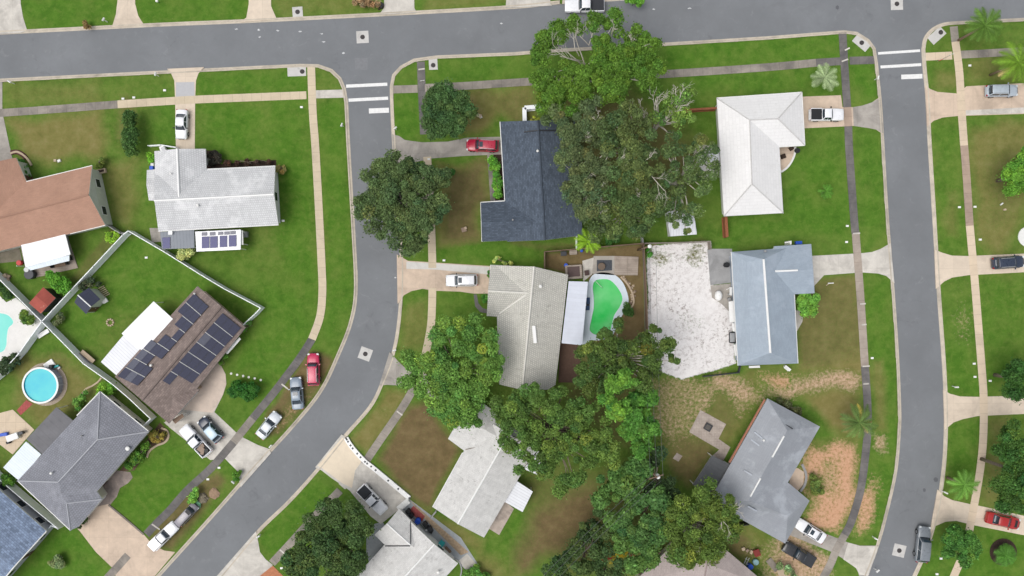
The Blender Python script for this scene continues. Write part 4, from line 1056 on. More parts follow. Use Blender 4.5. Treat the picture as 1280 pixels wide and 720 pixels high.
# ---------------------------------------------------------------- blue shingle house, bottom left corner
h, o = house(5, 690, 'blue grey shingled house at the bottom left corner behind a white fence')
q0, q1, q2, q3 = (58, 664), (-40, 578), (-120, 668), (-22, 756)
rr0, rr1 = (18, 708), (-80, 622)
rf = roof_mesh('roof', [[(*q0, E), (*q1, E), (*rr1, R), (*rr0, R)], [(*q2, E), (*q3, E), (*rr0, R), (*rr1, R)]], SH['blue'], h, o)
gutter(rf, [(*q0, E), (*rr0, R), (*q3, E)], o)
walls(h, [q0, q1, q2, q3], o, WALL['grey'], inset=0.25, door=(40, 690), gables=[((*q0, E), (*rr0, R), (*q3, E))], win_every=3.2)

# ---------------------------------------------------------------- dark slate house
h, o = house(665, 220, 'dark slate shingled L-shaped house beside the big oaks')
rf = roof_mesh('roof', [[(625, 152, E), (672.5, 150.5, R), (681.5, 300, R), (634, 302, E)], [(672.5, 150.5, R), (719, 149, E), (728.5, 294, E), (681.5, 300, R)],
    [(601, 253, E), (601.7, 277.5, 4.1), (682, 276, 4.1), (650, 251, E+.05)], [(601.7, 277.5, 4.1), (602.5, 302, E), (652, 299.8, E+.1), (682, 276, 4.1)]], SH['slate'], h, o)
ridge_cap(rf, [((672.5, 150.5, R), (681.5, 300, R))], o, SH['slate'], 0.14)
ridge_cap(rf, [((655, 165, 4.0), (672.5, 163, 4.55)), ((672.5, 163, 4.55), (696, 163.5, 3.9))], o, M['dark_metal'], 0.1)
vent(rf, (672, 189, R), o); vent(rf, (641, 275, 4.0), o, M['grey_trim'], 0.09)
gutter(rf, [(625, 152, E), (631, 251, E)], o); gutter(rf, [(601, 253, E), (602.5, 302, E)], o); gutter(rf, [(601, 253, E), (631, 251, E)], o)
walls(h, [(625, 152), (719, 149), (728.5, 294), (602.5, 302), (601, 253), (631, 251)], o, WALL['grey'], garage=(626, 180), door=(630, 240), gables=[((625, 152, E), (672.5, 150.5, R), (719, 149, E)), ((601, 253, E), (601.7, 277.5, 4.1), (602.5, 302, E))])

# ---------------------------------------------------------------- beige tile house with pool
h, o = house(660, 410, 'beige tiled house between the white car and the green pool')
rf = roof_mesh('roof', [[(619, 331.8, E), (667.5, 333.2, R), (653, 487.5, R), (624, 480.5, E)],
    [(667.5, 333.2, R), (710.3, 343.5, E), (694.3, 481, E), (685, 487, E+.4), (653, 487.5, R)],
    [(613.5, 331, E), (610, 363.5, 4.05), (668, 366.5, 4.05), (636, 331.7, E)], [(610, 363.5, 4.05), (609, 395, E), (638, 397, E), (668, 366.5, 4.05)]], SH['beige_tile'], h, o)
ridge_cap(rf, [((667.5, 333.2, R), (653, 487.5, R)), ((610, 363.5, 4.05), (660, 366.3, 4.05)), ((658, 368, 4.1), (624, 392, E+.15))], o, plain('ridge_tile_beige', rgb(214, 212, 204), 0.6), 0.15)
vent(rf, (675.5, 358, 4.35), o, r=0.17)
x, y = P2(668, 418, 4.2); MB().box((x, y, 4.2), (0.5, 2.6, 0.3), 0.09).build('skylight', M['white_plastic'], rf, org=o)
gutter(rf, [(609, 395, E), (613.5, 331, E)], o)
walls(h, [(613.5, 331), (667, 333), (710.3, 343.5), (694.3, 481), (653, 487.5), (624, 480.5), (619.7, 397), (609, 395)], o, WALL['cream'], garage=(613, 350), door=(620, 402), gables=[((613.5, 331, E), (610, 363.5, 4.05), (609, 395, E)), ((619, 331.8, E), (667.5, 333.2, R), (710.3, 343.5, E))])
flat_roof('lanai_roof', [(711, 351.5), (735, 352.2), (727.6, 431.5), (702, 429)], 2.55, RB['lilac'], h, o)

# ---------------------------------------------------------------- white hip house
h, o = house(950, 190, 'white L-shaped hip-roofed house facing the white pickup truck')
a1, a2, a3, a4, a5, a6 = (896, 122.5), (1002.3, 115.3), (1006, 181.6), (974.3, 183.5), (979.2, 266.3), (905, 270.3)
q1, q2, q3 = (937, 150, R), (972.5, 148.5, R), (940, 230, R)
rf = roof_mesh('roof', [[(*a1, E), q1, q2, (*a2, E)], [(*a2, E), q2, (*a3, E)], [(*a3, E), q2, q1, (*a4, E)], [(*a1, E), (*a6, E), q3, q1], [(*a6, E), (*a5, E), q3], [q3, (*a5, E), (*a4, E), q1]], SH['white'], h, o)
ridge_cap(rf, [(q1, q2), (q1, q3), (q2, (*a2, E)), (q2, (*a3, E)), (q1, (*a1, E)), (q3, (*a5, E)), (q3, (*a6, E))], o, plain('ridge_white', rgb(196, 194, 192), 0.6), 0.09)
gutter(rf, [(*a1, E), (*a2, E), (*a3, E), (*a4, E)], o)
walls(h, [a1, a2, a3, a4, a5, a6], o, WALL['white'], garage=(1004, 140), door=(977, 195))

# ---------------------------------------------------------------- blue-grey house with the white gravel yard
h, o = house(965, 380, 'blue grey roofed house beside the white gravel yard')
g0, g1, w0, w1 = (933.5, 327.5, 3.75), (938, 440, 3.75), (954.5, 324, R), (963, 441, R)
rf = roof_mesh('roof', [[(914, 315, E), g0, w0, w1, g1, (922.5, 457, E)], [(914, 315, E), (985, 309.5, E), w0, g0], [(922.5, 457, E), g1, w1, (997.5, 454.3, E)],
    [w0, (985, 309.5, E), (993, 368, E), (997.5, 454.3, E), w1],
    [(968, 307.8, E), (1014, 305, E), (1016.5, 337, 3.85), (956, 339.5, 3.85)], [(1016.5, 337, 3.85), (1018.3, 366.5, E), (978, 368.5, E), (956, 339.5, 3.85)]], SH['sky'], h, o)
ridge_cap(rf, [(w0, w1)], o, M['white_plastic'], 0.17); ridge_cap(rf, [((969, 339, 3.85), (997, 337.8, 3.85))], o, M['white_plastic'], 0.15)
vent(rf, (956, 314, 3.3), o, M['grey_trim'], 0.12)
gutter(rf, [(914, 315, E), (922.5, 457, E)], o, w=0.1); gutter(rf, [(993, 368, E), (997.5, 454.3, E)], o, w=0.1)
walls(h, [(914, 315), (1014, 305), (1018.3, 366.5), (993, 368), (997.5, 454.3), (922.5, 457)], o, WALL['blue'], garage=(1017, 335), door=(996, 395), gables=[((1014, 305, E), (1016.5, 337, 3.85), (1018.3, 366.5, E))])
flat_roof('window_awning', [(911, 377), (918, 376), (920, 403), (912, 402.5)], 1.9, M['white_plastic'], h, o, posts=False)
flat_roof('window_awning', [(915, 404), (920, 404), (921, 415), (916, 414)], 1.9, M['white_plastic'], h, o, posts=False)
flat_roof('window_awning', [(917, 431), (922, 430), (923, 444), (919, 445)], 1.9, M['white_plastic'], h, o, posts=False)

# ---------------------------------------------------------------- grey metal-look house, right
h, o = house(945, 590, 'smooth grey roofed house with an orange strip along one eave, next to the sandy yard')
n_, e_, ix, we, ws, w_ = (959.5, 498), (1025, 533.3), (985, 603), (1012, 626), (981.5, 679.5), (886.5, 627)
A0, B0, C0 = (984, 538, R), (935, 626, R), (985, 645, 4.0)
rf = roof_mesh('roof', [[(*n_, E), A0, B0, (*w_, E)], [(*n_, E), (*e_, E), A0], [A0, (*e_, E), (*ix, E), B0],
     [B0, (*ix, E), (*we, E), C0], [C0, (*we, E), (*ws, E)], [B0, C0, (*ws, E), (*w_, E)]], SH['steel'], h, o, trim=M['grey_trim'])
def seg(a, b, s, t): return tuple(a[i] + (b[i] - a[i]) * s for i in range(3)), tuple(a[i] + (b[i] - a[i]) * t for i in range(3))
ridge_cap(rf, [seg(A0, B0, 0.08, 0.38), seg(A0, B0, 0.68, 0.94)], o, M['white_plastic'], 0.13)
ridge_cap(rf, [((977, 528, 3.9), (991, 536, 4.25))], o, M['dark_metal'], 0.08)
vent(rf, (954, 550, 3.7), o, r=0.12)
for p, q in [((943, 540, 3.1), (953, 548, 3.7)), ((939, 549.5, 3.1), (949, 557, 3.7)), ((930, 588, 3.7), (940, 594, 4.2)), ((935, 633, 4.3), (946, 639, 4.0)), ((912, 619, 3.4), (924, 626, 3.9))]:
    gutter(rf, [p, q], o, plain('pale_glare_streak', rgb(172, 178, 186), 0.4), 0.2, 'glare_streak')  # pale strips laid on the slopes to imitate streaks of glare
walls(h, [n_, e_, ix, we, ws, w_], o, WALL['tan'], inset=0.6, garage=(1000, 655), door=(988, 600))
gutter(rf, [(956, 499.5, E-.06), (912, 578, E-.06)], o, plain('terracotta_fascia', rgb(158, 106, 84), 0.8), 0.26, 'fascia')
flat_roof('porch_roof', [(890, 569), (913, 581), (904, 600), (884, 620), (866, 606)], 2.4, RB['char_dark'], h, o, trim=M['grey_trim'])

# ---------------------------------------------------------------- pale shingle house, centre bottom
h, o = house(600, 610, 'pale shingled house with a white ribbed patio cover, bottom centre')
rf = roof_mesh('roof', [[(540.6, 633.7, E), (572.3, 655, R), (636, 543, R), (604, 521, E)], [(572.3, 655, R), (605, 672, E), (670, 561, E), (636, 543, R)],
    [(560, 548.5, E), (575, 521, 3.95), (634, 552, 3.95), (585, 567, E)], [(575, 521, 3.95), (592, 495, E), (625, 520, E), (634, 552, 3.95)]], SH['pale_shingle'], h, o)
ridge_cap(rf, [((572.3, 655, R), (636, 543, R))], o, M['white_plastic'], 0.13)
ridge_cap(rf, [((582, 562, E+.15), (622, 553, 3.75))], o, plain('valley_debris', rgb(140, 132, 122), 0.9), 0.06)
gutter(rf, [(540.6, 633.7, E), (578, 566, E)], o, w=0.1)
walls(h, [(540.6, 633.7), (605, 672), (670, 561), (640, 530), (592, 495), (560, 548.5), (580, 561)], o, WALL['white'], garage=(570, 520), door=(570, 590), gables=[((540.6, 633.7, E), (572.3, 655, R), (605, 672, E))])
flat_roof('patio_cover', [(645.5, 601), (666, 614.5), (653.2, 640), (630.6, 627.2)], 2.4, RB['white'], h, o)
flat_roof('patio_cover', [(664, 560), (690, 572), (678, 596), (652, 585)], 2.45, RB['white'], h, o)

# ---------------------------------------------------------------- pale house, bottom edge
h, o = house(520, 690, 'pale shingled house with a cross gable next to the bins, bottom edge')
rf = roof_mesh('roof', [[(510, 649, E), (543, 680.3, R), (470, 760, R), (437, 729, E)], [(543, 680.3, R), (572.5, 704.4, E), (500, 784, E), (470, 760, R)],
    [(499, 636, E), (483.6, 654.5, 4.05), (517, 684, 4.05), (524, 661, E)], [(483.6, 654.5, 4.05), (468, 668.5, E), (488, 688, E), (517, 684, 4.05)]], SH['pale_shingle'], h, o, trim=M['white_trim'])
ridge_cap(rf, [((543, 680.3, R), (470, 760, R)), ((483.6, 654.5, 4.05), (513, 681, 4.05))], o, M['white_plastic'], 0.12)
ridge_cap(rf, [((513.2, 652, E+.14), (513.2, 680.5, 4.05)), ((481.5, 682.5, E+.05), (512.5, 682.5, 4.05))], o, M['dark_metal'], 0.08)
vent(rf, (548, 715, 3.6), o, r=0.15)
walls(h, [(499, 636), (572.5, 704.4), (500, 784), (437, 729), (481.5, 682.6), (468, 668.5)], o, WALL['white'], garage=(486, 648), door=(476, 684), gables=[((510, 649, E), (543, 680.3, R), (572.5, 704.4, E)), ((499, 636, E), (483.6, 654.5, 4.05), (468, 668.5, E))])

# ---------------------------------------------------------------- half-hidden house, bottom right of centre
h, o = house(870, 725, 'pinkish grey roofed house half hidden under the olive tree, bottom edge')
n_, e_, s_, w_ = (869, 655, E), (964, 735, E), (900, 810, E), (790, 730, E)
a_, b_ = (884, 705, R), (872, 765, R)
rf = roof_mesh('roof', [[n_, e_, b_, a_], [e_, s_, b_], [n_, a_, b_, s_, w_]], SH['pinkgrey'], h, o)
ridge_cap(rf, [(n_, a_), (a_, b_)], o, plain('ridge_pink', rgb(150, 136, 132), 0.7), 0.12)
walls(h, [n_[:2], e_[:2], s_[:2], w_[:2]], o, WALL['cream'], door=(915, 700))

# ================================================================== sheds and other small buildings
def shed(label, e1, e2, e3, e4, ridge, mat, wallm, ze, zr, cat='shed', capm=None, doorp=None):
    c = [(e1[0] + e3[0]) / 2, (e1[1] + e3[1]) / 2]
    o = P(*c); h = empty('shed', o, label, cat)
    r = roof_mesh('roof', [[(*e1, ze), (*e2, ze), (*ridge[1], zr), (*ridge[0], zr)], [(*e4, ze), (*e3, ze), (*ridge[1], zr), (*ridge[0], zr)]], mat, h, o, 0.08, M['grey_trim'])
    if capm: ridge_cap(r, [((*ridge[0], zr), (*ridge[1], zr))], o, capm, 0.1)
    walls(h, [e1, e2, e3, e4], o, wallm, ze=ze, inset=0.12, windows=False, door=doorp, gables=[((*e2, ze), (*ridge[1], zr), (*e3, ze)), ((*e1, ze), (*ridge[0], zr), (*e4, ze))])
    return h
shed('dark roofed garden shed with a white ridge on the fenced lawn', (111, 359.5), (125.5, 374), (107.5, 392.5), (93, 378), ((97.3, 368.8), (113.5, 383.5)), RB['navy'], WALL['sage'], 2.1, 3.0, capm=M['white_plastic'], doorp=(120, 385))
shed('rusty red metal shed in the fence corner', (54, 359), (69.5, 372.5), (51, 392), (36, 379), ((44.5, 369.5), (60, 382.5)), SH['rust'], M['dark_metal'], 2.0, 2.5)
shed('white roofed shed half hidden under the oak crown', (834, 264), (866, 262), (871, 293), (838, 295.5), ((834.5, 279), (869, 277)), RB['white'], WALL['white'], 2.2, 2.8)
shed('small white shed beside the white hip-roofed house, under branches', (886, 188), (898, 186), (900, 200), (888, 203), ((886.5, 195), (899, 193)), RB['white'], WALL['white'], 1.9, 2.3)
# ================================================================== vehicles
CARP = {k: paint('car_paint_' + k, c) for k, c in dict(white=rgb(232, 233, 236), red=rgb(172, 28, 58), crimson=rgb(190, 38, 82), silver=rgb(176, 186, 196), bluegrey=rgb(128, 142, 156),
    darkblue=rgb(42, 52, 70), black=rgb(36, 38, 42), grey=rgb(120, 126, 132), palegrey=rgb(200, 206, 212), brightred=rgb(164, 30, 28), paleblue=rgb(176, 198, 212), lilac=rgb(128, 124, 132)).items()}
M['bed'] = plain('bed_liner', rgb(52, 54, 58), 0.8)
M['rust_load'] = plain('mixed_load', rgb(150, 132, 118), 0.9, var=0.4, scale=9)

def loft(sections):
    """sections: list of rings with the same number of points"""
    n = len(sections[0]); V = [p for s in sections for p in s]; F = []
    for i in range(len(sections) - 1):
        for k in range(n):
            k2 = (k + 1) % n
            F.append((i*n + k, (i+1)*n + k, (i+1)*n + k2, i*n + k2))
    F.append(tuple(range(n))); F.append(tuple((len(sections)-1)*n + k for k in range(n))[::-1])
    return V, F

def ring(x, w, z0, z1, crown=0.04):
    return [(x, -w*0.9, z0), (x, -w, z0+0.16), (x, -w, (z0+z1)/2+.08), (x, -w*0.94, z1-0.06), (x, -w*0.84, z1), (x, -w*.4, z1+crown), (x, w*.4, z1+crown), (x, w*0.84, z1), (x, w*0.94, z1-0.06), (x, w, (z0+z1)/2+.08), (x, w, z0+0.16), (x, w*0.9, z0)]

def car(kind, px, py, heading, label, col, L=4.7, Wd=1.82, group=None, cover=None, roofcol=None, sunroof=False, topper=False, load=False, name=None, rails=False, top=None):
    """heading in degrees, compass-like in plan: 0 = east, 90 = north"""
    x, y, _ = P(px, py, 0.7)
    cat = {'pickup': 'pickup truck', 'suv': 'SUV', 'sedan': 'car', 'hatch': 'car', 'convertible': 'car', 'trailer': 'van'}[kind]
    root = empty(name or {'pickup': 'pickup_truck', 'trailer': 'small_van'}.get(kind, 'parked_car'), (x, y, 0.035), label, cat, group, math.radians(heading))
    p = CARP[col]; w = Wd / 2; h = L / 2
    zb = {'pickup': 1.05, 'suv': 1.0, 'sedan': 0.9, 'hatch': 0.93, 'convertible': 0.88, 'trailer': 1.0}[kind]
    zr = {'pickup': 1.78, 'suv': 1.68, 'sedan': 1.42, 'hatch': 1.5, 'convertible': 1.25, 'trailer': 1.85}[kind]
    z0 = 0.3 if kind in ('pickup', 'suv') else 0.2
    bed = kind == 'pickup'
    # lower body
    S = []
    xb = -0.16 * L if bed else None          # rear end of the cab
    prof = [(-h, .80, zb-.12), (-h+.06, .90, zb-.03), (-h+.3, .97, zb), (-h*.6, 1.0, zb+.01), (0, 1.0, zb+.01), (h*.45, 1.0, zb), (h*.62, .99, zb-.03), (h*.8, .95, zb-.10), (h-.16, .86, zb-.2), (h-.03, .70, zb-.3), (h, .55, zb-.36)]
    if bed:
        prof = [(xb-.02, .99, zb), (xb+.3, 1.0, zb), (h*.3, 1.0, zb+.02), (h*.6, .99, zb+.01), (h*.85, .95, zb-.04), (h-.08, .9, zb-.12), (h, .80, zb-.2)]
    if kind == 'trailer':
        prof = [(-h, .9, zb-.05), (-h+.1, .97, zb), (0, 1.0, zb), (h*.7, .98, zb-.02), (h-.15, .9, zb-.1), (h, .75, zb-.2)]
    for (xx, k, zt) in prof:
        S.append(ring(xx, w * k, z0 + (0.1 if abs(xx) > h - .1 else 0), zt))
    V, F = loft(S)
    mb = MB().add(V, F)
    if bed:
        # bed: floor, two sides, tailgate
        mb.box(((-h + xb) / 2, 0, 0.66), (xb + h, w * 1.9, 0.1))
        for s in (-1, 1):
            mb.box(((-h + xb) / 2 + .02, s * (w - .07), 0.72), (xb + h, 0.14, 0.72))
        mb.box((-h + .05, 0, 0.74), (.1, w * 1.8, 0.66))
        mb.box((-h - .02, 0, 0.52), (.16, w * 1.7, 0.18))
    # cabin frustum
    if kind == 'pickup': fb, fr, rr, rb = .30*h, .14*h, xb + .16, xb + .04
    elif kind == 'suv': fb, fr, rr, rb = .42*h, .18*h, -.80*h, -.95*h
    elif kind == 'hatch': fb, fr, rr, rb = .44*h, .16*h, -.62*h, -.9*h
    elif kind == 'trailer': fb, fr, rr, rb = .66*h, .52*h, -.9*h, -.97*h
    else: fb, fr, rr, rb = .40*h, .12*h, -.38*h, -.68*h
    wb, wr = w * .90, w * .72
    if kind in ('suv', 'trailer'): wr = w * .78
    zs = zb - .02
    glassm = M['car_glass']
    if kind != 'convertible':
        def ring2(xx, ww, z, c=0.0): return [(xx, -ww, z), (xx, -ww*.5, z + c), (xx, 0, z + c*1.3), (xx, ww*.5, z + c), (xx, ww, z)]
        rows = [ring2(rb, wb*.95, zs), ring2(rr, wr*.96, zr - .05, .03), ring2((rr*.6 + fr*.4), wr, zr, .04), ring2(fr, wr*.97, zr - .05, .03), ring2(fb, wb*.96, zs)]
        VV = [q for r in rows for q in r]; FF = []
        for i in range(4):
            for k in range(4):
                FF.append((i*5+k, (i+1)*5+k, (i+1)*5+k+1, i*5+k+1))
        FF.append((0, 20, 15, 10, 5)); FF.append((4, 9, 14, 19, 24))
        mb2 = MB().add(VV, FF)
        cab = mb2.build('cabin', CARP[roofcol] if roofcol else p, root, True)
        bm_ = cab.modifiers.new('soft', 'BEVEL'); bm_.width = .05; bm_.segments = 2; bm_.limit_method = 'ANGLE'
        def glass(name, a, b, c, d, par=root):
            q = [Vector(v) for v in (a, b, c, d)]
            nrm = (q[1] - q[0]).cross(q[3] - q[0]).normalized()
            V = [tuple(v + nrm * .022) for v in q] + [tuple(v - nrm * .02) for v in q]
            return mesh(name, V, [(0,1,2,3),(7,6,5,4),(0,4,5,1),(1,5,6,2),(2,6,7,3),(3,7,4,0)], glassm, par)
        def lerp(a, b, t): return tuple(a[i] + (b[i] - a[i]) * t for i in range(3))
        # windscreen, bent in the middle
        zt = zr - .05
        def screen(name, xb_, xt_, wb_, wt_, f0, f1, sgn):
            V = []; 
            for f in (f0, f1):
                xx = xb_ + (xt_ - xb_) * f; z = zs + (zt - zs) * f; ww = wb_ + (wt_ - wb_) * f
                for t in (-.9, -.45, 0, .45, .9):
                    V.append((xx + sgn * (.035 + .05 * (1 - t*t)), ww * t, z + .02))
            Fq = [(k, k+1, k+6, k+5) if sgn > 0 else (k+1, k, k+5, k+6) for k in range(4)]
            n = len(V)
            V2 = V + [(v[0] - sgn * .09, v[1], v[2] - .04) for v in V]
            Fq += [tuple(i + n for i in f[::-1]) for f in Fq]
            Fq += [(0, 5, 5+n, n), (4, 4+n, 9+n, 9)] + [(k, n+k, n+k+1, k+1) for k in range(4)] + [(5+k, 6+k, n+6+k, n+5+k) for k in range(4)]
            return mesh(name, V2, Fq, glassm, root, True)
        screen('windscreen', fb, fr, wb*.96, wr*.97, .06, .92, 1)
        screen('rear_window', rb, rr, wb*.95, wr*.96, .25 if kind != 'sedan' else .1, .92, -1)
        for s in (-1, 1):
            a = (rb + .18, s*wb*.955, zs + .02); b = (fb - .2, s*wb*.965, zs + .02); c = (fr - .06, s*wr*.985, zt - .06); d = (rr + .06, s*wr*.975, zt - .06)
            mid = lerp(a, b, .5); mid2 = lerp(d, c, .5)
            for q in ((a, lerp(a, b, .47), lerp(d, c, .47), d), (lerp(a, b, .53), b, c, lerp(d, c, .53))):
                q = q if s < 0 else (q[1], q[0], q[3], q[2])
                glass('side_window', *q)
        if sunroof:
            MB().box((fr - .28, 0, zr + .045), (.55, wr*1.1, .02)).build('sunroof', glassm, cab)
        if rails:
            for s in (-1, 1):
                MB().box(((fr + rr) / 2, s * wr * .9, zr + .05), ((fr - rr) * .85, .06, .06)).build('roof_rail', M['steel'], cab)
        if top: MB().box(((fr + rr) / 2 + .1, 0, zr + .06), ((fr - rr) * .5, wr * 1.3, .04)).build('roof_panel', M[top], cab)
    else:
        mb.box((-.12*h, 0, zb + .02), (.02, .02, .02))
        MB().box((-.08*h, 0, zb - .02), (.78*h, w*1.5, .14)).build('interior', M['black'], root)
        for s in (-1, 1):
            b2 = MB().box((-.12*h, s*w*.38, zb + .1), (.5, .5, .2)); b2.box((-.3*h, s*w*.38, zb + .26), (.16, .5, .42)); b2.build('seat', M['black'], root)
        q = [(.40*h, -w*.8, zb), (.40*h, w*.8, zb), (.22*h, w*.66, zb + .4), (.22*h, -w*.66, zb + .4)]
        mesh('windscreen', q + [(a[0] - .03, a[1], a[2]) for a in q], [(0,1,2,3), (7,6,5,4), (0,4,5,1), (1,5,6,2), (2,6,7,3), (3,7,4,0)], glassm, root)
        MB().box((-.52*h, 0, zb + .06), (.3, w*1.3, .1)).build('folded_roof', M['black'], root)
    bo = mb.build('body', p, root, True)
    bv = bo.modifiers.new('soft', 'BEVEL'); bv.width = .035; bv.segments = 2; bv.limit_method = 'ANGLE'; bv.angle_limit = .6
    if bed:
        ln = -h - xb
        if cover: MB().box(((-h + xb) / 2, 0, 1.09), (xb + h - .12, w * 1.72, .04)).build('bed_cover', M[cover], root)
        else: MB().box(((-h + xb) / 2, 0, 0.73), (xb + h - .14, w * 1.66, .05)).build('bed_liner', M['bed'], root)
        if load:
            for (lx, ly, r) in [(-h + .5, -.4, .3), (-h + .5, -.45, .28)][:1]:
                MB().cyl((lx, ly, .78), .32, .5, 14).build('loaded_drum', M['black'], root)
            b2 = MB(); b2.box((-h + 1.2, .2, .86), (1.1, .8, .24), .2); b2.box((-h + 1.5, -.3, .85), (.6, .5, .2), -.4); b2.box((-h + .7, .45, .86), (.5, .5, .22), .5)
            b2.build('loaded_scrap', M['rust_load'], root)
        if topper:
            V, F = loft([[(xx, -w*.92, 1.06), (xx, -w*.8, 1.66), (xx, 0, 1.72), (xx, w*.8, 1.66), (xx, w*.92, 1.06)] for xx in (-h + .06, xb - .02)])
            t_ = MB().add(V, F).build('bed_topper', p, root)
    # hood crease, wheels, lights, mirrors
    for sx in (.62, -.60):
        for s in (-1, 1):
            r = .38 if kind in ('pickup', 'suv') else .33
            V = []; F = []
            n = 18
            for yy in (s*(w - .2), s*(w + .012)):
                for k in range(n):
                    t = 2*math.pi*k/n; V.append((sx*h + r*math.cos(t), yy, r + r*math.sin(t) - .03))
            F = [(k, (k+1) % n, n+(k+1) % n, n+k) for k in range(n)] + [tuple(range(n)), tuple(range(n, 2*n))[::-1]]
            wl = mesh('wheel', V, F, M['tyre'], root)
            V2 = [(sx*h + r*.62*math.cos(2*math.pi*k/n), s*(w + .02), r + r*.62*math.sin(2*math.pi*k/n) - .03) for k in range(n)]
            mesh('rim', V2 + [(v[0], v[1] - s*.03, v[2]) for v in V2], [tuple(range(n))] + [(k, (k+1) % n, n+(k+1) % n, n+k) for k in range(n)], M['rim'], wl)
    zl = zb - .24
    for s in (-1, 1):
        MB().box((h - .2, s * w * .72, zl), (.3, .32, .14), -s*.35).build('headlight', M['lamp'], root)
        MB().box((-h + .03, s * w * (.78 if not bed else .9), zb - .16), (.12, .24 if not bed else .14, .22)).build('tail_light', M['redlamp'], root)
        if kind != 'trailer':
            MB().box((fb - .28 if kind != 'convertible' else .36*h, s * (w + .09), zb + .1), (.14, .24, .14)).build('mirror', p if col != 'white' else M['black'], root)
    MB().box((h - .03, 0, zb - .36), (.08, w * .9, .2)).build('grille', M['black'], root)
    return root

car('sedan', 227, 155.5, -92, 'white sedan parked nose-in on the narrow driveway by the white tiled house', 'white', 4.55, 1.84)
car('suv', 603, 182, 180 - 2, 'red SUV on the grey driveway beside the dark slate house', 'red', 5.0, 1.9, sunroof=True, rails=True)
car('suv', 577, 350.5, 181, 'white SUV with roof rails on the pinkish driveway of the beige tiled house', 'white', 4.9, 1.9, sunroof=True, rails=True)
car('suv', 392, 461.5, 91, 'crimson SUV parked on bare earth between pavement and street', 'crimson', 5.0, 1.9, rails=True)
car('sedan', 371, 491.5, 95, 'silver blue car with a sunroof parked behind the crimson SUV', 'bluegrey', 5.0, 1.9, sunroof=True)
car('sedan', 336, 531.5, 51, 'pale silver sedan parked at an angle on the bare verge, behind the silver blue car', 'palegrey', 4.6, 1.85)
car('pickup', 244.5, 550.5, 133, 'white pickup with scrap and a drum in its open bed', 'white', 5.7, 1.95, load=True)
car('hatch', 263, 537, 132, 'dark car with a pale blue roof next to the loaded white pickup', 'darkblue', 4.5, 1.85, roofcol='paleblue')
car('pickup', 206, 669, 44, 'white pickup with a closed bed topper parked on the bare verge', 'white', 4.9, 1.85, topper=True)
car('trailer', 234.5, 642.5, 47, 'small grey van with a dark roof hatch ahead of the white verge pickup', 'lilac', 3.9, 1.5)
car('pickup', 466, 624.5, -46, 'white pickup with black bed cover on the pale driveway beside the white block edging', 'white', 5.3, 1.9, cover='bed')
car('pickup', 730.5, 7.5, 181, 'white pickup with a dark bed cover parked on the street at the top edge', 'white', 6.1, 2.0, cover='bed')
car('pickup', 1033, 143.5, 0, 'white pickup with a black bed cover facing away from the white hip-roofed house', 'white', 5.2, 1.92, cover='black')
car('suv', 1252, 113.5, 1, 'silver SUV on the wide pinkish driveway, top right', 'silver', 4.9, 1.85, rails=True)
car('suv', 1260, 328, 4, 'dark blue SUV on the beige driveway at the right edge', 'darkblue', 4.9, 1.9, rails=True, top=None)
car('sedan', 1013, 663.5, 148, 'white sedan with a sunroof on the driveway of the smooth grey roofed house', 'white', 5.0, 1.88, sunroof=True)
car('pickup', 998, 692, 150, 'black pickup parked on dry ground beside the white sedan', 'black', 5.3, 1.9, cover='bed')
car('suv', 1153.5, 680, 84, 'long grey SUV parked along the right street near its lower end', 'grey', 5.6, 1.98)
cr = car('sedan', 1254, 651, -13, 'red coupe with a black bonnet panel half under the tree, lower right', 'brightred', 5.3, 1.9)
MB().box((1.55, 0, .87), (1.1, 1.1, .06)).build('bonnet_panel', M['black'], cr)
MB().box((.95, 0, 1.93), (.6, .8, .04)).build('roof_hatch', M['black'], [o for o in COL.objects if o.name.startswith('small_van')][0])
# ================================================================== trees and plants
def leaf_material():
    n = N('leaves')
    a = n.n('ShaderNodeAttribute'); a.attribute_name = 'tint'
    n.put(n.b.inputs['Base Color'], a.outputs['Color'])
    n.b.inputs['Roughness'].default_value = 0.6; n.b.inputs['Specular IOR Level'].default_value = 0.25
    tr = n.n('ShaderNodeBsdfTranslucent'); n.l(a.outputs['Color'], tr.inputs[0])
    mx = n.n('ShaderNodeMixShader'); mx.inputs[0].default_value = 0.22
    n.l(n.b.outputs[0], mx.inputs[1]); n.l(tr.outputs[0], mx.inputs[2]); n.l(mx.outputs[0], n.out.inputs[0])
    return n.m
M['leaf'] = leaf_material()
M['bark'] = plain('bark', rgb(122, 110, 98), 0.9, var=0.25, scale=4)
M['pale_bark'] = plain('pale_bark', rgb(190, 184, 172), 0.85, var=0.15, scale=4)
M['palm_bark'] = plain('palm_trunk', rgb(138, 120, 100), 0.9, var=0.25, scale=6)

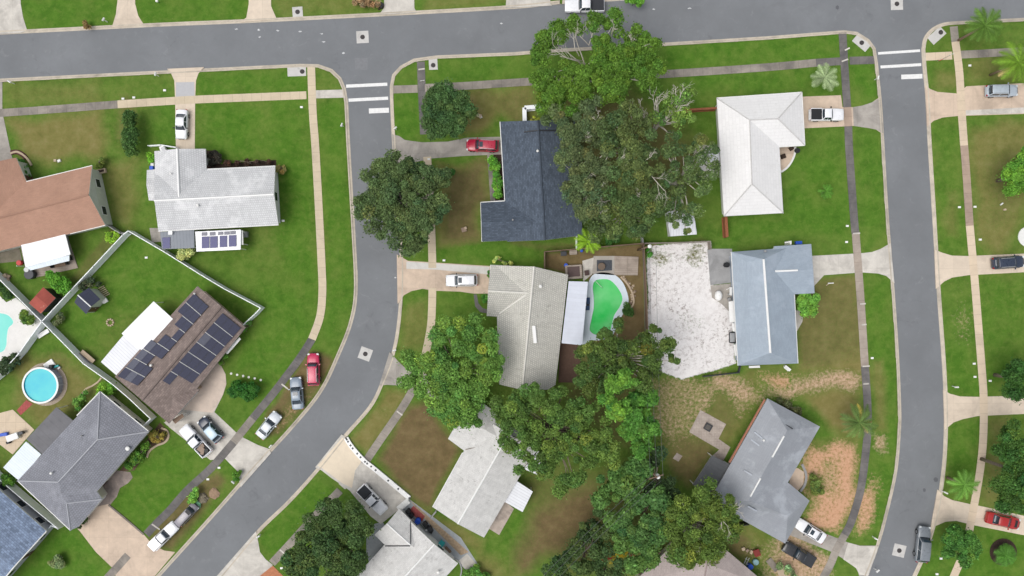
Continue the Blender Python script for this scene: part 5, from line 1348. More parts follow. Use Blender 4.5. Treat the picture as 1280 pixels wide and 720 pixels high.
def leaf_mesh(name, cen, nor, size, cols, parent, org, aspect=0.5, r=rng, keep=None):
    """many leaf-sized faces: diamonds centred at cen facing nor"""
    n = len(cen)
    nor = nor / (np.linalg.norm(nor, axis=1, keepdims=True) + 1e-9)
    t = r.normal(size=(n, 3)); t -= nor * (t * nor).sum(1, keepdims=True)
    t /= (np.linalg.norm(t, axis=1, keepdims=True) + 1e-9)
    b = np.cross(nor, t)
    s = size[:, None]
    V = np.stack([cen + t*s, cen + b*s*aspect + nor*s*0.12, cen - t*s, cen - b*s*aspect + nor*s*0.12], 1).reshape(-1, 3) - np.array(org)
    me = bpy.data.meshes.new(name)
    me.vertices.add(4*n); me.vertices.foreach_set('co', V.astype(np.float32).ravel())
    me.loops.add(4*n); me.loops.foreach_set('vertex_index', np.arange(4*n, dtype=np.int32))
    me.polygons.add(n); me.polygons.foreach_set('loop_start', np.arange(0, 4*n, 4, dtype=np.int32)); me.polygons.foreach_set('loop_total', np.full(n, 4, np.int32))
    a = me.attributes.new('tint', 'FLOAT_COLOR', 'FACE')
    c = np.ones((n, 4), np.float32); c[:, :3] = np.clip(cols, 0, 1); a.data.foreach_set('color', c.ravel())
    me.materials.append(M['leaf']); me.update()
    o = bpy.data.objects.new(name, me); COL.objects.link(o); o.parent = parent
    return o

LEAF_GAIN = 1.6
def tree(label, blobs, top, col, name='oak_tree', cat='tree', group=None, clump=0.85, per=260, leaf=0.175, density=1.0, bark='bark', limbs=12, base=None, flat=0.62, hue=0.16, bare=(), fork_r=0.075, thick=0.3, seed=None):
    r = np.random.default_rng(seed if seed is not None else int(blobs[0][0] * 31 + blobs[0][1] * 17))
    C = []; W_ = []
    maxr = max(b[2] for b in blobs) / 8
    for bl in blobs:
        px, py, rp = bl[:3]
        ztop = bl[3] if len(bl) > 3 else top * (0.86 + 0.14 * (rp / 8 / maxr))
        rad = rp / 8.0
        zc = ztop - rad * flat
        zc = max(zc, 0.6)
        cx, cy = P2(px, py, zc + rad * flat * 0.5)
        k = max(3, int(density * 1.5 * (rad / clump) ** 2))
        cr = min(clump, rad * 0.55)
        for i in range(k):
            d = (rad - cr * 0.55) * math.sqrt(r.random()); th = r.random() * 2 * math.pi
            up = math.sqrt(max(0, 1 - (d / rad) ** 2))
            lay = 1.0 if r.random() < 0.72 else r.uniform(-0.25, 0.7)
            z = zc + rad * flat * up * lay + r.normal() * 0.18 - cr * .4
            C.append((cx + d * math.cos(th), cy + d * math.sin(th), max(0.3, z), cr * r.uniform(0.55, 1.4)))
    C = np.array(C)
    mean = C[:, :2].mean(0)
    bx, by = P2(*base) if base else mean
    org = (float(bx), float(by), 0.0)
    root = empty(name, org, label, cat, group)
    n = len(C); m = int(per)
    d = r.normal(size=(n, m, 3)); d[..., 2] = np.abs(d[..., 2]) * 0.9 - 0.25
    d /= np.linalg.norm(d, axis=2, keepdims=True)
    rr = (0.45 + 0.55 * r.random((n, m, 1)) ** 0.6) * C[:, None, 3:4]
    sq = np.array([1, 1, 0.72])
    pos = C[:, None, :3] + d * rr * sq
    nor = d * 0.7 + r.normal(size=(n, m, 3)) * 0.55 + np.array([0, 0, 0.55])
    size = leaf * r.uniform(0.6, 1.35, (n, m))
    base_c = np.array(rgb(*col)[:3]) * LEAF_GAIN
    base_c = (base_c * .9 + base_c.mean() * .1) * np.array([1.0, 1.0, .94])
    cl = base_c * np.exp(r.normal(size=(n, 1, 1)) * hue * np.array([1.2, .5, .1])) * np.exp(r.normal(size=(n, 1, 1)) * hue * .9)
    lf = cl * np.exp(r.normal(size=(n, m, 1)) * 0.27)
    pos[..., 2] = np.maximum(pos[..., 2], 0.08)
    pos = pos.reshape(-1, 3); nor = nor.reshape(-1, 3); size = size.ravel(); lf = lf.reshape(-1, 3)
    if density >= .8:
        ex = []
        for q in r.integers(0, n, size=int(n * m * .35)):
            ex.append(q)
        ex = np.array(ex); sp = C[ex, :3] + r.normal(size=(len(ex), 3)) * C[ex, 3:4] * np.array([.5, .5, .35])
        sp[:, 2] = np.maximum(sp[:, 2], .1)
        pos = np.concatenate([pos, sp]); nor = np.concatenate([nor, r.normal(size=(len(ex), 3)) * .5 + np.array([0, 0, .9])])
        size = np.concatenate([size, leaf * r.uniform(.6, 1.2, len(ex))]); lf = np.concatenate([lf, base_c * np.exp(r.normal(size=(len(ex), 1)) * .2)])
    leaf_mesh('crown', pos, nor, size, lf, root, org, r=r)
    # trunk and limbs
    if thick > 0:
        b = MB(); hz = max(1.2, (C[:, 2].min() + C[:, 2].mean()) * 0.35)
        b.tube([(bx, by, -0.1), (bx + .05, by, hz * .5), (bx, by + .06, hz)], thick, thick * .75, 8)
        pick = r.permutation(n)[:limbs]
        for i in pick:
            c = C[i]; s = Vector((bx, by, hz - .2)); e = Vector((c[0], c[1], c[2]))
            mid = s.lerp(e, .5) + Vector((r.normal() * .3, r.normal() * .3, .5 * (e - s).length * .1))
            b.tube([s, s.lerp(mid, .5) + Vector((0, 0, .2)), mid, mid.lerp(e, .55) + Vector((r.normal() * .15, r.normal() * .15, .1)), e], thick * .5, .03, 5)
        b.build('trunk', M[bark], root, True, org)
    # bare forks that stand clear of the leaves
    if bare:
        for (px0, py0, z0, px1, py1, z1) in bare:
            b = MB()
            s = Vector(P(px0, py0, z0)); e = Vector(P(px1, py1, z1)); L = (e - s).length
            def fork(s, e, rad, lvl):
                mid = s.lerp(e, .5) + Vector((r.normal(), r.normal(), r.normal() * .5)) * (e - s).length * .07
                b.tube([s, mid, e], rad, rad * .5, 5)
                if lvl:
                    for k in range(3):
                        t = r.uniform(.35, .95); q = s.lerp(e, t)
                        dirv = (e - s).normalized(); a = r.uniform(.3, .9) * (1 if r.random() < .5 else -1)
                        dv = Vector((dirv.x * math.cos(a) - dirv.y * math.sin(a), dirv.x * math.sin(a) + dirv.y * math.cos(a), dirv.z + r.normal() * .15))
                        fork(q, q + dv * (e - s).length * r.uniform(.35, .6), rad * .55, lvl - 1)
            fork(s, e, fork_r, 3)
            b.build('bare_branch', M['pale_bark'], root, True, org)
    return root

def bush(label, blobs, top, col, name='shrub', cat='shrub', group=None, **k):
    k.setdefault('clump', .42); k.setdefault('per', 120); k.setdefault('leaf', .15); k.setdefault('density', 1.3); k.setdefault('thick', 0.05); k.setdefault('limbs', 5); k.setdefault('flat', .8)
    return tree(label, blobs, top, col, name, cat, group, **k)

def palm(label, px, py, height, n, length, col, name='palm_tree', droop=0.5, width=0.5, trunk_r=0.18, cat='palm', lean=(0, 0), dead=()):
    r = np.random.default_rng(int(px * 13 + py))
    cx, cy = P2(px, py, height); bx, by = cx + lean[0], cy + lean[1]
    org = (bx, by, 0.0); root = empty(name, org, label, cat)
    MB().tube([(bx, by, -.1), ((bx+cx)/2, (by+cy)/2, height*.5), (cx, cy, height)], trunk_r * 1.15, trunk_r * .8, 8).build('trunk', M['palm_bark'], root, True, org)
    for i in range(n):
        th = 2 * math.pi * (i * .618) + r.normal() * .1
        up = 0.15 + 0.85 * ((i + .5) / n)           # inner fronds stand up
        L = length * r.uniform(.8, 1.1)
        V = []; F = []; c = 1.3 * np.array(rgb(*(dead[i % len(dead)] if dead and i < len(dead) else col))[:3]) * math.exp(r.normal() * .15)
        dx, dy = math.cos(th), math.sin(th); px_, py_ = -dy, dx
        K = 20; pts = []
        for k in range(K + 1):
            t = k / K
            rad = L * t * (1 - .1 * t); z = L * (up * .75 * t - droop * (0.5 + up * .5) * t * t * 1.2)
            pts.append((cx + dx * rad, cy + dy * rad, max(.06, height + z)))
        for k in range(1, K + 1):
            t = k / K; wl = width * L * .5 * math.sin(math.pi * min(1, t * .92 + .08)) ** .7
            p = pts[k]; q = pts[k - 1]
            for s in (-1, 1):
                sw = .75
                tip = (p[0] + px_ * wl * s + dx * wl * sw, p[1] + py_ * wl * s + dy * wl * sw, max(.04, p[2] - wl * .35))
                m = len(V); e = 0.0
                a1 = (q[0] * (1-e) + p[0]*e, q[1]*(1-e) + p[1]*e, q[2]*(1-e) + p[2]*e)
                V += [a1, p, tip]; F.append((m, m + 1, m + 2) if s < 0 else (m + 1, m, m + 2))
        for k in range(K):       # midrib
            m = len(V); a, b2 = pts[k], pts[k+1]; ww = .035
            V += [(a[0] + px_*ww, a[1] + py_*ww, a[2] + .02), (a[0] - px_*ww, a[1] - py_*ww, a[2] + .02), (b2[0] - px_*ww, b2[1] - py_*ww, b2[2] + .02), (b2[0] + px_*ww, b2[1] + py_*ww, b2[2] + .02)]
            F.append((m, m+1, m+2, m+3))
        o = mesh('frond', V, F, M['leaf'], root, org=org)
        a = o.data.attributes.new('tint', 'FLOAT_COLOR', 'FACE')
        cc = np.ones((len(F), 4), np.float32); cc[:, :3] = np.clip(c[None] * np.exp(r.normal(size=(len(F), 1)) * .12), 0, 1); a.data.foreach_set('color', cc.ravel())
    return root

OAK = (66, 86, 44); GREY = (78, 94, 58); OLIVE = (84, 100, 36); BRIGHT = (78, 118, 44); DEEP = (54, 100, 40)
tree('round dark oak on the lawn between the top street and the red SUV', [(553, 126, 22), (545, 148, 24), (570, 140, 22), (538, 135, 16), (560, 158, 18), (575, 122, 12)], 7, (62, 90, 46), limbs=20)
tree('broad greyish oak leaning over the left street', [(470, 240, 28), (498, 216, 26), (530, 236, 30), (520, 282, 28), (484, 276, 26), (500, 250, 34), (548, 222, 15), (462, 262, 18), (505, 305, 16), (478, 205, 14), (545, 265, 20)], 9, (76, 96, 54), limbs=60, bark='pale_bark', density=.95)
tree('big glossy green tree with a ring crown and bare pale forks overhanging the top street', [(681, 52, 15), (697, 38, 15), (720, 29, 13), (745, 27, 13), (770, 27, 14), (672, 72, 12), (797, 46, 14), (813, 62, 14), (822, 84, 12), (750, 62, 20), (766, 82, 28), (790, 78, 24), (806, 98, 18), (677, 100, 15), (700, 96, 20), (688, 122, 20), (712, 122, 22), (745, 105, 24), (772, 110, 20), (722, 92, 14)], 10, (76, 110, 30), name='shade_tree', clump=.75, per=270, bark='pale_bark', limbs=16, hue=.12, base=(728, 100), thick=.22,
     bare=[(728, 78, 7.5, 692, 62, 8.8), (724, 70, 7.5, 716, 40, 9.3), (736, 56, 8, 718, 34, 9.3), (736, 57, 8, 744, 32, 9.3), (727, 76, 7, 700, 70, 8.4), (764, 46, 8.2, 768, 30, 9.5), (786, 62, 8.2, 790, 46, 9.3), (727, 100, 5, 727, 84, 7)])
tree('grey green oak at the north-east corner of the dark slate roof', [(690, 148, 14), (716, 158, 20), (738, 140, 20), (750, 160, 22), (725, 178, 20), (708, 170, 14)], 10, GREY, density=.9, limbs=26, bark='pale_bark', bare=[(752, 165, 8, 745, 148, 9.8), (722, 178, 7.5, 735, 170, 9.5)])
tree('grey green oak overhanging the east slope of the dark slate roof', [(716, 200, 20), (733, 222, 24), (752, 198, 24), (728, 250, 22), (742, 272, 20), (715, 225, 14)], 10.5, GREY, density=.85, limbs=30, bark='pale_bark', bare=[(752, 222, 8, 775, 205, 10), (724, 214, 8, 738, 220, 10), (745, 245, 8, 750, 232, 10)])
tree('spreading oak at the middle of the grove behind the slate house', [(785, 145, 18), (778, 185, 28), (803, 212, 28), (766, 160, 22), (795, 165, 22), (775, 222, 20)], 11, (76, 94, 50), density=.85, limbs=34, bark='pale_bark', bare=[(800, 205, 9, 815, 195, 11), (800, 205, 9, 830, 238, 10.5)])
tree('thin half-bare tree with forked white branches beside the brown rail', [(836, 128, 16), (822, 146, 14), (855, 120, 14), (846, 142, 14), (866, 116, 9), (848, 160, 12), (862, 142, 10), (826, 112, 8)], 8, (92, 122, 50), name='half_bare_tree', density=.7, per=110, limbs=22, bark='pale_bark', base=(815, 165), fork_r=.11, bare=[(817, 160, 5, 836, 150, 8), (806, 160, 5.5, 797, 135, 8.2), (815, 165, 5, 820, 125, 8), (815, 163, 5, 850, 128, 8), (812, 162, 5, 803, 145, 8), (830, 140, 6, 846, 118, 8)])
tree('low oak crown just above the back fence corner of the grove', [(762, 255, 26), (790, 268, 26), (815, 255, 24), (770, 282, 16), (802, 285, 14), (742, 290, 12)], 10, (72, 92, 48), density=.85, limbs=30, bark='pale_bark', bare=[(796, 262, 8, 800, 240, 10), (775, 250, 8, 750, 255, 10)])
tree('light open oak over the white shed at the east side of the grove', [(842, 186, 20), (860, 208, 20), (836, 232, 20), (876, 178, 14), (850, 252, 16), (866, 262, 12), (878, 220, 10), (820, 215, 16), (885, 195, 12), (852, 275, 11), (890, 212, 12), (880, 235, 12), (862, 180, 14), (895, 182, 8), (840, 278, 8), (858, 290, 5)], 9, (80, 100, 54), density=.72, per=170, limbs=34, bark='pale_bark', bare=[(845, 240, 6, 836, 220, 8.5), (862, 205, 6, 872, 190, 8.5)])
tree('leafy bright green tree at the west corner of the beige tiled house', [(566, 424, 26), (600, 430, 22), (540, 450, 24), (574, 470, 32), (604, 466, 22), (540, 488, 20), (580, 508, 24), (602, 500, 16), (516, 455, 15), (555, 505, 18), (618, 445, 13), (590, 405, 12), (512, 480, 12), (560, 520, 14), (590, 528, 14)], 9, (88, 126, 50), name='leafy_tree', clump=.9, per=270, limbs=30, hue=.2)
tree('wide olive green oak over the roof of the pale shingled house', [(640, 512, 24), (668, 500, 20), (700, 508, 24), (730, 520, 22), (650, 545, 26), (690, 548, 30), (728, 558, 28), (758, 570, 18), (684, 588, 20), (715, 594, 18), (656, 580, 14), (745, 540, 20), (630, 530, 14), (700, 608, 12)], 10, (78, 106, 42), clump=.8, limbs=60, density=.8, hue=.18)
tree('dark oak reaching over the south end of the green pool', [(742, 448, 20), (770, 430, 18), (800, 428, 16), (832, 432, 13), (843, 452, 10), (775, 460, 26), (745, 478, 20), (820, 455, 18), (728, 470, 14), (800, 478, 16), (776, 408, 8), (758, 422, 10), (820, 412, 7)], 10, (70, 92, 38), limbs=40, density=.9, bark='pale_bark', hue=.2)
tree('small vivid lime green tree standing over the dark oak', [(765, 482, 11), (780, 473, 10), (757, 500, 10), (775, 508, 12), (768, 518, 9), (788, 478, 8)], 11, (88, 132, 42), name='lime_tree', clump=.55, leaf=.26, limbs=10, thick=.15)
tree('rich green broadleaf under the overhead wires, next to the lime green tree', [(795, 512, 18), (810, 535, 16), (790, 540, 15), (802, 560, 12), (812, 500, 9)], 9, (70, 116, 40), name='broadleaf_tree', clump=.6, leaf=.3, limbs=12, thick=.2)
tree('deep green tree west of the pole with the white transformer', [(765, 603, 18), (790, 600, 20), (778, 620, 18), (800, 585, 14), (755, 622, 12)], 8, (70, 104, 46), name='broadleaf_tree', leaf=.27, limbs=14, thick=.2)
tree('deep green tree south of the pole with the white transformer', [(808, 640, 20), (790, 655, 18), (828, 622, 16), (822, 662, 18), (805, 675, 16), (836, 640, 12)], 8, (66, 98, 46), name='broadleaf_tree', leaf=.27, limbs=14, thick=.2)
tree('mid green tree beside the rust red roof scrap at the bottom edge', [(772, 645, 14), (786, 680, 16), (812, 694, 15), (770, 668, 14), (795, 705, 14)], 7.5, (72, 106, 46), name='broadleaf_tree', leaf=.27, limbs=14, thick=.2)
tree('dark bushy tree under the wires at the bottom edge', [(736, 663, 14), (716, 690, 15), (695, 712, 14), (750, 688, 14), (730, 712, 15), (745, 642, 10), (756, 668, 13), (768, 712, 14), (712, 730, 14), (750, 710, 14), (728, 678, 12), (700, 728, 12)], 6.5, (62, 84, 42), name='bushy_tree', limbs=14, thick=.2)
tree('shadowy dark tree around the pole in the back lot', [(822, 570, 12), (832, 600, 14), (812, 612, 12), (838, 622, 12), (805, 590, 10)], 6, (54, 74, 42), name='bushy_tree', limbs=12, thick=.2)
tree('large olive tree covering the west end of the smooth grey roof', [(850, 640, 20), (880, 628, 20), (905, 640, 18), (870, 664, 28), (900, 668, 20), (856, 686, 22), (885, 690, 20), (882, 612, 13), (862, 705, 15), (920, 655, 9), (840, 665, 14), (915, 628, 8)], 9.5, (80, 102, 38), name='olive_green_tree', clump=.9, limbs=40, bark='pale_bark', hue=.18, bare=[(900, 640, 8, 925, 635, 9), (893, 640, 8, 912, 660, 9)])
tree('dense dark tree on the front lawn of the cross-gabled house, bottom edge', [(400, 652, 22), (430, 650, 25), (448, 668, 16), (400, 686, 28), (430, 690, 28), (374, 702, 20), (447, 700, 14), (378, 675, 12), (415, 632, 12), (420, 720, 24), (380, 725, 20)], 8, (64, 88, 44), limbs=26, density=1.05)
tree('bright green tree cut by the right edge beside the bare lawn', [(1272, 210, 18), (1285, 225, 20), (1268, 232, 12), (1280, 195, 12)], 6, (84, 130, 36), name='leafy_tree', limbs=10)
tree('dark round tree at the right edge above the beige driveway', [(1274, 468, 18), (1272, 486, 14), (1290, 475, 22), (1266, 476, 12)], 7, (48, 84, 30), name='round_tree', limbs=10, clump=.7)
tree('tall dark broadleaf at the lower right edge above the red coupe', [(1268, 545, 20), (1275, 575, 24), (1258, 600, 20), (1276, 622, 22), (1256, 632, 12), (1295, 600, 26), (1262, 565, 16)], 9, (58, 92, 34), name='broadleaf_tree', limbs=18, hue=.2)
tree('round green tree by the pavement below the red coupe', [(1203, 682, 22), (1195, 672, 13), (1215, 676, 13), (1205, 698, 12), (1188, 690, 8), (1222, 690, 8)], 5, (66, 110, 42), name='round_tree', limbs=12, clump=.6, thick=.18)
# palms
palm('feathery palm overhanging the top street at the upper right', 1231, 32, 6, 22, 3.3, (84, 116, 44), droop=.5, width=.42)
palm('big yellow green palm at the right edge above the silver SUV', 1273, 78, 6, 20, 3.7, (100, 132, 40), droop=.55, width=.42, dead=[(150, 120, 70), (180, 160, 110)])
palm('silvery fan palm on the lawn north of the white pickup driveway', 1031, 97, 3, 13, 2.5, (150, 168, 124), name='silver_palm', droop=.4, width=.5, trunk_r=.2)
palm('small green palm on the lawn of the white hip-roofed house', 1033, 239, 1.4, 12, 1.35, (82, 128, 44), name='small_palm', droop=.5, width=.55, trunk_r=.1)
palm('palm with orange dead fronds beside the dark pavement', 1074, 528, 5, 22, 3.2, (86, 110, 54), droop=.6, width=.36, dead=[(196, 130, 60), (150, 120, 80), (190, 170, 80), (176, 150, 100)])
palm('leafy palm on the verge beside the beige driveway flare, lower right', 1205, 606, 4, 16, 2.8, (96, 138, 56), droop=.5, width=.4)
palm('yellow green banana plant in the corner behind the slate house', 735, 301, 2.6, 13, 2.3, (128, 166, 44), name='banana_plant', droop=.45, width=.42, trunk_r=.14, cat='banana plant')
palm('young palm with broad leaves in the mulch ring', 1257, 694, 1.6, 22, 1.9, (76, 122, 44), name='small_palm', droop=.5, width=.7, trunk_r=.1)
palm('yellow leaved tropical plant over the rust red scrap in the back lot', 772, 696, 2.6, 8, 2.0, (196, 170, 40), name='tropical_plant', droop=.4, width=.35, trunk_r=.08, cat='plant')
# shrubs
bush('tall narrow dark hedge clump on the lawn, upper left', [(162, 147, 8), (162, 156, 9), (162, 166, 9), (162, 176, 9), (162, 185, 8)], 2.6, (62, 94, 42), name='hedge', cat='hedge', density=2.4, clump=.5)
bush('dark round bush by the bare path stones of the solar house lawn', [(300, 484, 12), (310, 490, 11), (318, 484, 8), (292, 490, 8)], 2.0, (48, 98, 30))
bush('lime shrub against the front of the blue grey roofed house', [(1006, 376, 10), (1014, 384, 10), (1004, 386, 9), (1016, 374, 8)], 2.6, (100, 146, 50), name='lime_shrub', leaf=.2)
bush('clipped hedge strip along the front wall of the slate house', [(616, 200, 6), (619, 210, 7), (620, 220, 6), (622, 230, 7), (624, 241, 6)], 1.4, (84, 138, 40), name='hedge', cat='hedge')
bush('round olive bush on the white pool deck inside the fence', [(32, 396, 8), (36, 399, 7), (29, 392, 6)], 1.6, (88, 116, 40))
bush('dark shrub below the white pool deck at the left edge', [(10, 455, 10), (18, 450, 8), (4, 462, 7)], 1.8, (60, 78, 48))
bush('bright leafy bush behind the rusty shed', [(72, 352, 9), (80, 356, 9), (66, 346, 8), (76, 363, 6)], 2.4, (84, 140, 36), leaf=.2)
bush('long dark hedge by the left pool fence', [(2, 360, 6), (8, 368, 6), (-4, 352, 6)], 1.6, (60, 92, 40), name='hedge', cat='hedge')
bush('dark round bush at the east side of the green pool', [(783, 386, 6), (787, 389, 5), (780, 390, 4)], 1.5, (52, 84, 34))
bush('small round shrub below the white SUV by the beige house', [(606.5, 372, 4), (606.5, 375, 3)], 1.1, (58, 112, 36))
bush('narrow shrub above the white SUV beside the beige house wall', [(612, 340, 3.5), (612, 345, 3)], 1.2, (64, 110, 40))
bush('pale yellow shrub under the navy solar panels', [(229, 318, 8), (236, 316, 7), (224, 320, 5)], 1.6, (170, 178, 110))
bush('leafy yellow green shrub at the fence above the grey hip house', [(132, 487, 8), (138, 485, 7), (128, 492, 6)], 1.6, (100, 148, 36), leaf=.2)
bush('light green shrub north of the grey hip house', [(98, 500, 6), (95, 508, 5), (104, 494, 5)], 1.5, (96, 140, 56))
bush('green flower-bed shrub at the east corner of the grey hip house', [(170, 574, 8), (176, 566, 7), (164, 580, 7), (184, 558, 6)], 1.3, (74, 116, 36))
bush('orange tinged shrub in the curved flower bed', [(192, 545, 6), (198, 549, 5), (204, 546, 5)], .9, (128, 118, 48))
bush('lime clump on the fence corner west of the white tiled house', [(140, 297, 7), (146, 294, 5), (134, 294, 5)], 1.2, (122, 160, 36))
bush('dark foundation shrub by the white tiled garage wing', [(266, 193, 6), (270, 198, 6), (263, 203, 5)], 1.4, (58, 52, 44))
bush('reddish foundation shrub row in front of the white tiled house', [(285, 204, 4), (297, 204, 4), (310, 203, 4), (323, 202, 4), (335, 203, 4)], .9, (66, 48, 40))
bush('yellow flowering bush at the corner of the white tiled house', [(350, 210, 5), (354, 214, 4)], 1.0, (134, 124, 70))
bush('bright green shrub at the gate corner of the white tiled house', [(190, 193, 5), (190, 200, 4)], 1.4, (96, 156, 36))
bush('light green plants along the wing of the brown-roofed house', [(24, 203, 5), (28, 210, 5), (32, 218, 5)], 1.0, (70, 124, 44))
bush('round green clump beside the narrow wooden planter of the brown-roofed house', [(124, 207, 5), (128, 202, 5), (44, 208, 5)][:2], 1.0, (92, 112, 44))
bush('hedge along the solar house east wall under the white awning', [(309, 404, 4), (305, 411, 4), (280, 448, 4), (277, 452, 4)][:2], 1.2, (88, 146, 44), name='hedge', cat='hedge')
bush('small hedge beside the curved patio of the solar house', [(281, 447, 4), (276, 452, 4)], 1.1, (92, 140, 44), name='hedge', cat='hedge')
bush('trimmed dark hedge at the driveway corner of the grey hip house', [(99, 657, 3.5), (102, 653, 3.5), (106, 649, 3.5)], 1.1, (66, 84, 44), name='hedge', cat='hedge')
bush('round green bush behind the white canopy of the grey hip house', [(9, 598, 6), (13, 602, 5), (6, 594, 4)], 1.5, (72, 116, 36))
bush('scrubby green shrub by the dark sandy entry path', [(1019, 606, 8), (1022, 614, 6), (1016, 598, 5)], .9, (96, 112, 48))
bush('green verge bush by the lower left driveway apron', [(297, 593, 5), (295, 600, 4)], 1.0, (72, 122, 36))
bush('lime weeds between pavement and the small grey van', [(243, 620, 6), (240, 626, 6), (247, 614, 4)], 1.1, (110, 158, 60))
bush('pale dry round shrub on the bottom left lawn', [(71, 701, 7), (74, 705, 6), (66, 704, 5)], 1.2, (118, 134, 88))
bush('bushy green shrub row at the foot of the smooth grey roof, north end', [(983, 507, 6), (990, 512, 6), (998, 516, 6), (976, 502, 5)], 1.1, (78, 86, 54))
bush('dark shrub on the lawn next to the grove fence', [(763, 301, 7), (769, 297, 6)], 1.6, (52, 92, 36))
bush('small green tuft at the north corner of the white gravel yard', [(812, 317, 4), (811, 312, 3)], .8, (70, 130, 36), thick=0)
bush('yellow green flowers in front of the beige tiled house', [(617, 326, 3), (622, 324, 3), (630, 329, 3), (638, 330, 3)], .8, (168, 184, 96))
bush('leafy ground plants beside the white slab at the bottom edge', [(584, 718, 8), (594, 712, 6), (604, 722, 8)], .9, (80, 124, 44))
bush('shrubs with pale stems at the lower right of the black pickup', [(985, 712, 6), (976, 708, 5), (992, 718, 5)], .9, (112, 132, 84))
bush('dark creeper beside the fence near the dark shed', [(112, 352, 7), (104, 357, 6), (122, 356, 5)], 1.2, (60, 74, 52))
bush('grey flowering shrub by the fence crossing', [(75, 398, 5), (70, 404, 5), (78, 393, 4)], 1.0, (100, 110, 72))
bush('lawn-edge bush of the big oak at its east rim', [(561, 213, 6), (563, 217, 5)], 1.8, (52, 92, 36))
bush('small low green shrub by the slate house planter', [(672, 149, 4), (666, 149, 4)], .9, (130, 140, 40))
bush('green plant clump at the foot of the top edge driveway', [(793, -2, 6), (800, 1, 5), (786, 0, 4)], 2.2, (84, 132, 36))
bush('brown dry clump on the kerb of the top left lawn', [(107, 31, 4), (110, 34, 4)], .8, (128, 104, 60))
bush('brown brush pile on the top lawn beside the white driveway', [(452, 2, 7), (462, 5, 6), (472, 6, 5), (444, 0, 5)], .8, (142, 116, 84), name='brush_pile', cat='brush pile', thick=0)
# ================================================================== pools
def water(name, c, c2, rough=0.22):
    n = N(name); v = n.pos()
    f = n.noise(v, 0.25, 4, 0.5)
    col = n.ramp(f, [(0.3, c), (0.7, c2)])
    g = n.noise(v, 3.0, 3, 0.5); n.bump(g, 0.08, 0.02)
    return n.fin(col, rough, 0, 0.2)
def pool(label, outline, deck_outer, wm, deckm, coping=1.6):
    c = (sum(p[0] for p in outline) / len(outline), sum(p[1] for p in outline) / len(outline))
    o = P(*c); root = empty('swimming_pool', o, label, 'pool')
    w = [P2(*p) for p in outline]
    if area(w) < 0: w = w[::-1]
    mesh('water', [(p[0], p[1], -0.12) for p in inset_poly(w, -0.05)], tri(inset_poly(w, -0.05)), wm, root, org=o)
    cp = inset_poly(w, -0.3); n = len(w)
    V = [(*p, .06) for p in w] + [(*p, .06) for p in cp] + [(*p, -.4) for p in w]
    F = []
    for i in range(n):
        j = (i + 1) % n
        F.append((i, i + n, j + n, j)); F.append((i, j, j + 2*n, i + 2*n))
    mesh('coping', V, F, deckm, root, org=o)
    d = [P2(*p) for p in deck_outer]
    if area(d) < 0: d = d[::-1]
    hole = [P2(*p) for p in outline]
    hole = inset_poly(w, -0.28)
    allp = d + hole[::-1]
    m = len(allp)
    F = tri(d, [hole[::-1]])
    V = [(*p, .045) for p in allp] + [(*p, -.1) for p in d]
    k = len(d)
    F += [(i, i + m, (i+1) % k + m, (i+1) % k) for i in range(k)]
    mesh('pool_deck', V, F, deckm, root, org=o)
    return root, o
pr, po = pool('kidney shaped pool of bright green water behind the beige tiled house', GREEN_POOL,
     smooth_loop([(736, 352), (742, 343), (755, 340.5), (769, 344), (779, 354), (785, 370), (785, 382), (779, 392), (772, 405), (765, 420), (752, 425), (738, 426), (727.5, 433), (729.5, 400), (733, 365)], 4),
     water('green_water', rgb(36, 188, 80), rgb(116, 206, 132)), M['pool_deck'])
b = MB()
for dx in (0, 3):
    b.tube([P(744 + dx, 351 + dx, .06), P(745.5 + dx, 352.5 + dx, .9), P(748 + dx, 355 + dx, .5), P(750 + dx, 357 + dx, -.1)], .035)
b.build('handrail', M['white_plastic'], pr, True, org=po)
pool('turquoise pool with a broad white deck at the left edge', TEAL_POOL, [(-60, 368), (0, 370), (8, 378), (20, 372), (52, 402), (25, 441), (0, 462), (-60, 490)], water('teal_water', rgb(112, 208, 196), rgb(130, 216, 204)), M['white_deck'])
# above-ground round pool
c = (50.5, 481.5); o = P(*c, 0); ox, oy, _ = o
zt = 1.25; cx, cy = P2(50.5, 481.7, zt); rr = 2.62
root = empty('round_pool', (cx, cy, 0), 'round above-ground pool of bright blue water with a pale curved step', 'pool')
def ringwall(name, r0, r1, z0, z1, mat, par, org, seg=40):
    V = []; F = []
    for r_, z in ((r1, z0), (r1, z1), (r0, z1), (r0, z0)):
        V += [(cx + r_*math.cos(2*math.pi*k/seg), cy + r_*math.sin(2*math.pi*k/seg), z) for k in range(seg)]
    for a in range(4):
        for k in range(seg):
            F.append((a*seg+k, a*seg+(k+1) % seg, ((a+1) % 4)*seg+(k+1) % seg, ((a+1) % 4)*seg+k))
    return mesh(name, V, F, mat, par, org=org)
ringwall('wall', rr, rr + .1, 0, zt, plain('pool_wall', rgb(150, 152, 168), .5), root, (cx, cy, 0))
ringwall('rim', rr - .06, rr + .2, zt, zt + .07, M['white_plastic'], root, (cx, cy, 0))
ringwall('base_ring', rr + .11, rr + .75, -.1, .05, plain('pool_gravel', rgb(170, 156, 140), .9, var=.25, scale=6), root, (cx, cy, 0))
MB().cyl((cx, cy, zt - .35), rr + .02, .22, 40).build('water', water('blue_water', rgb(56, 180, 204), rgb(88, 204, 204)), root, org=(cx, cy, 0))
for k in range(14):
    t = 2*math.pi*k/14
    MB().box((cx + (rr+.14)*math.cos(t), cy + (rr+.14)*math.sin(t), zt/2), (.09, .16, zt), t).build('post', plain('pool_post', rgb(176, 178, 186), .5), root, org=(cx, cy, 0))
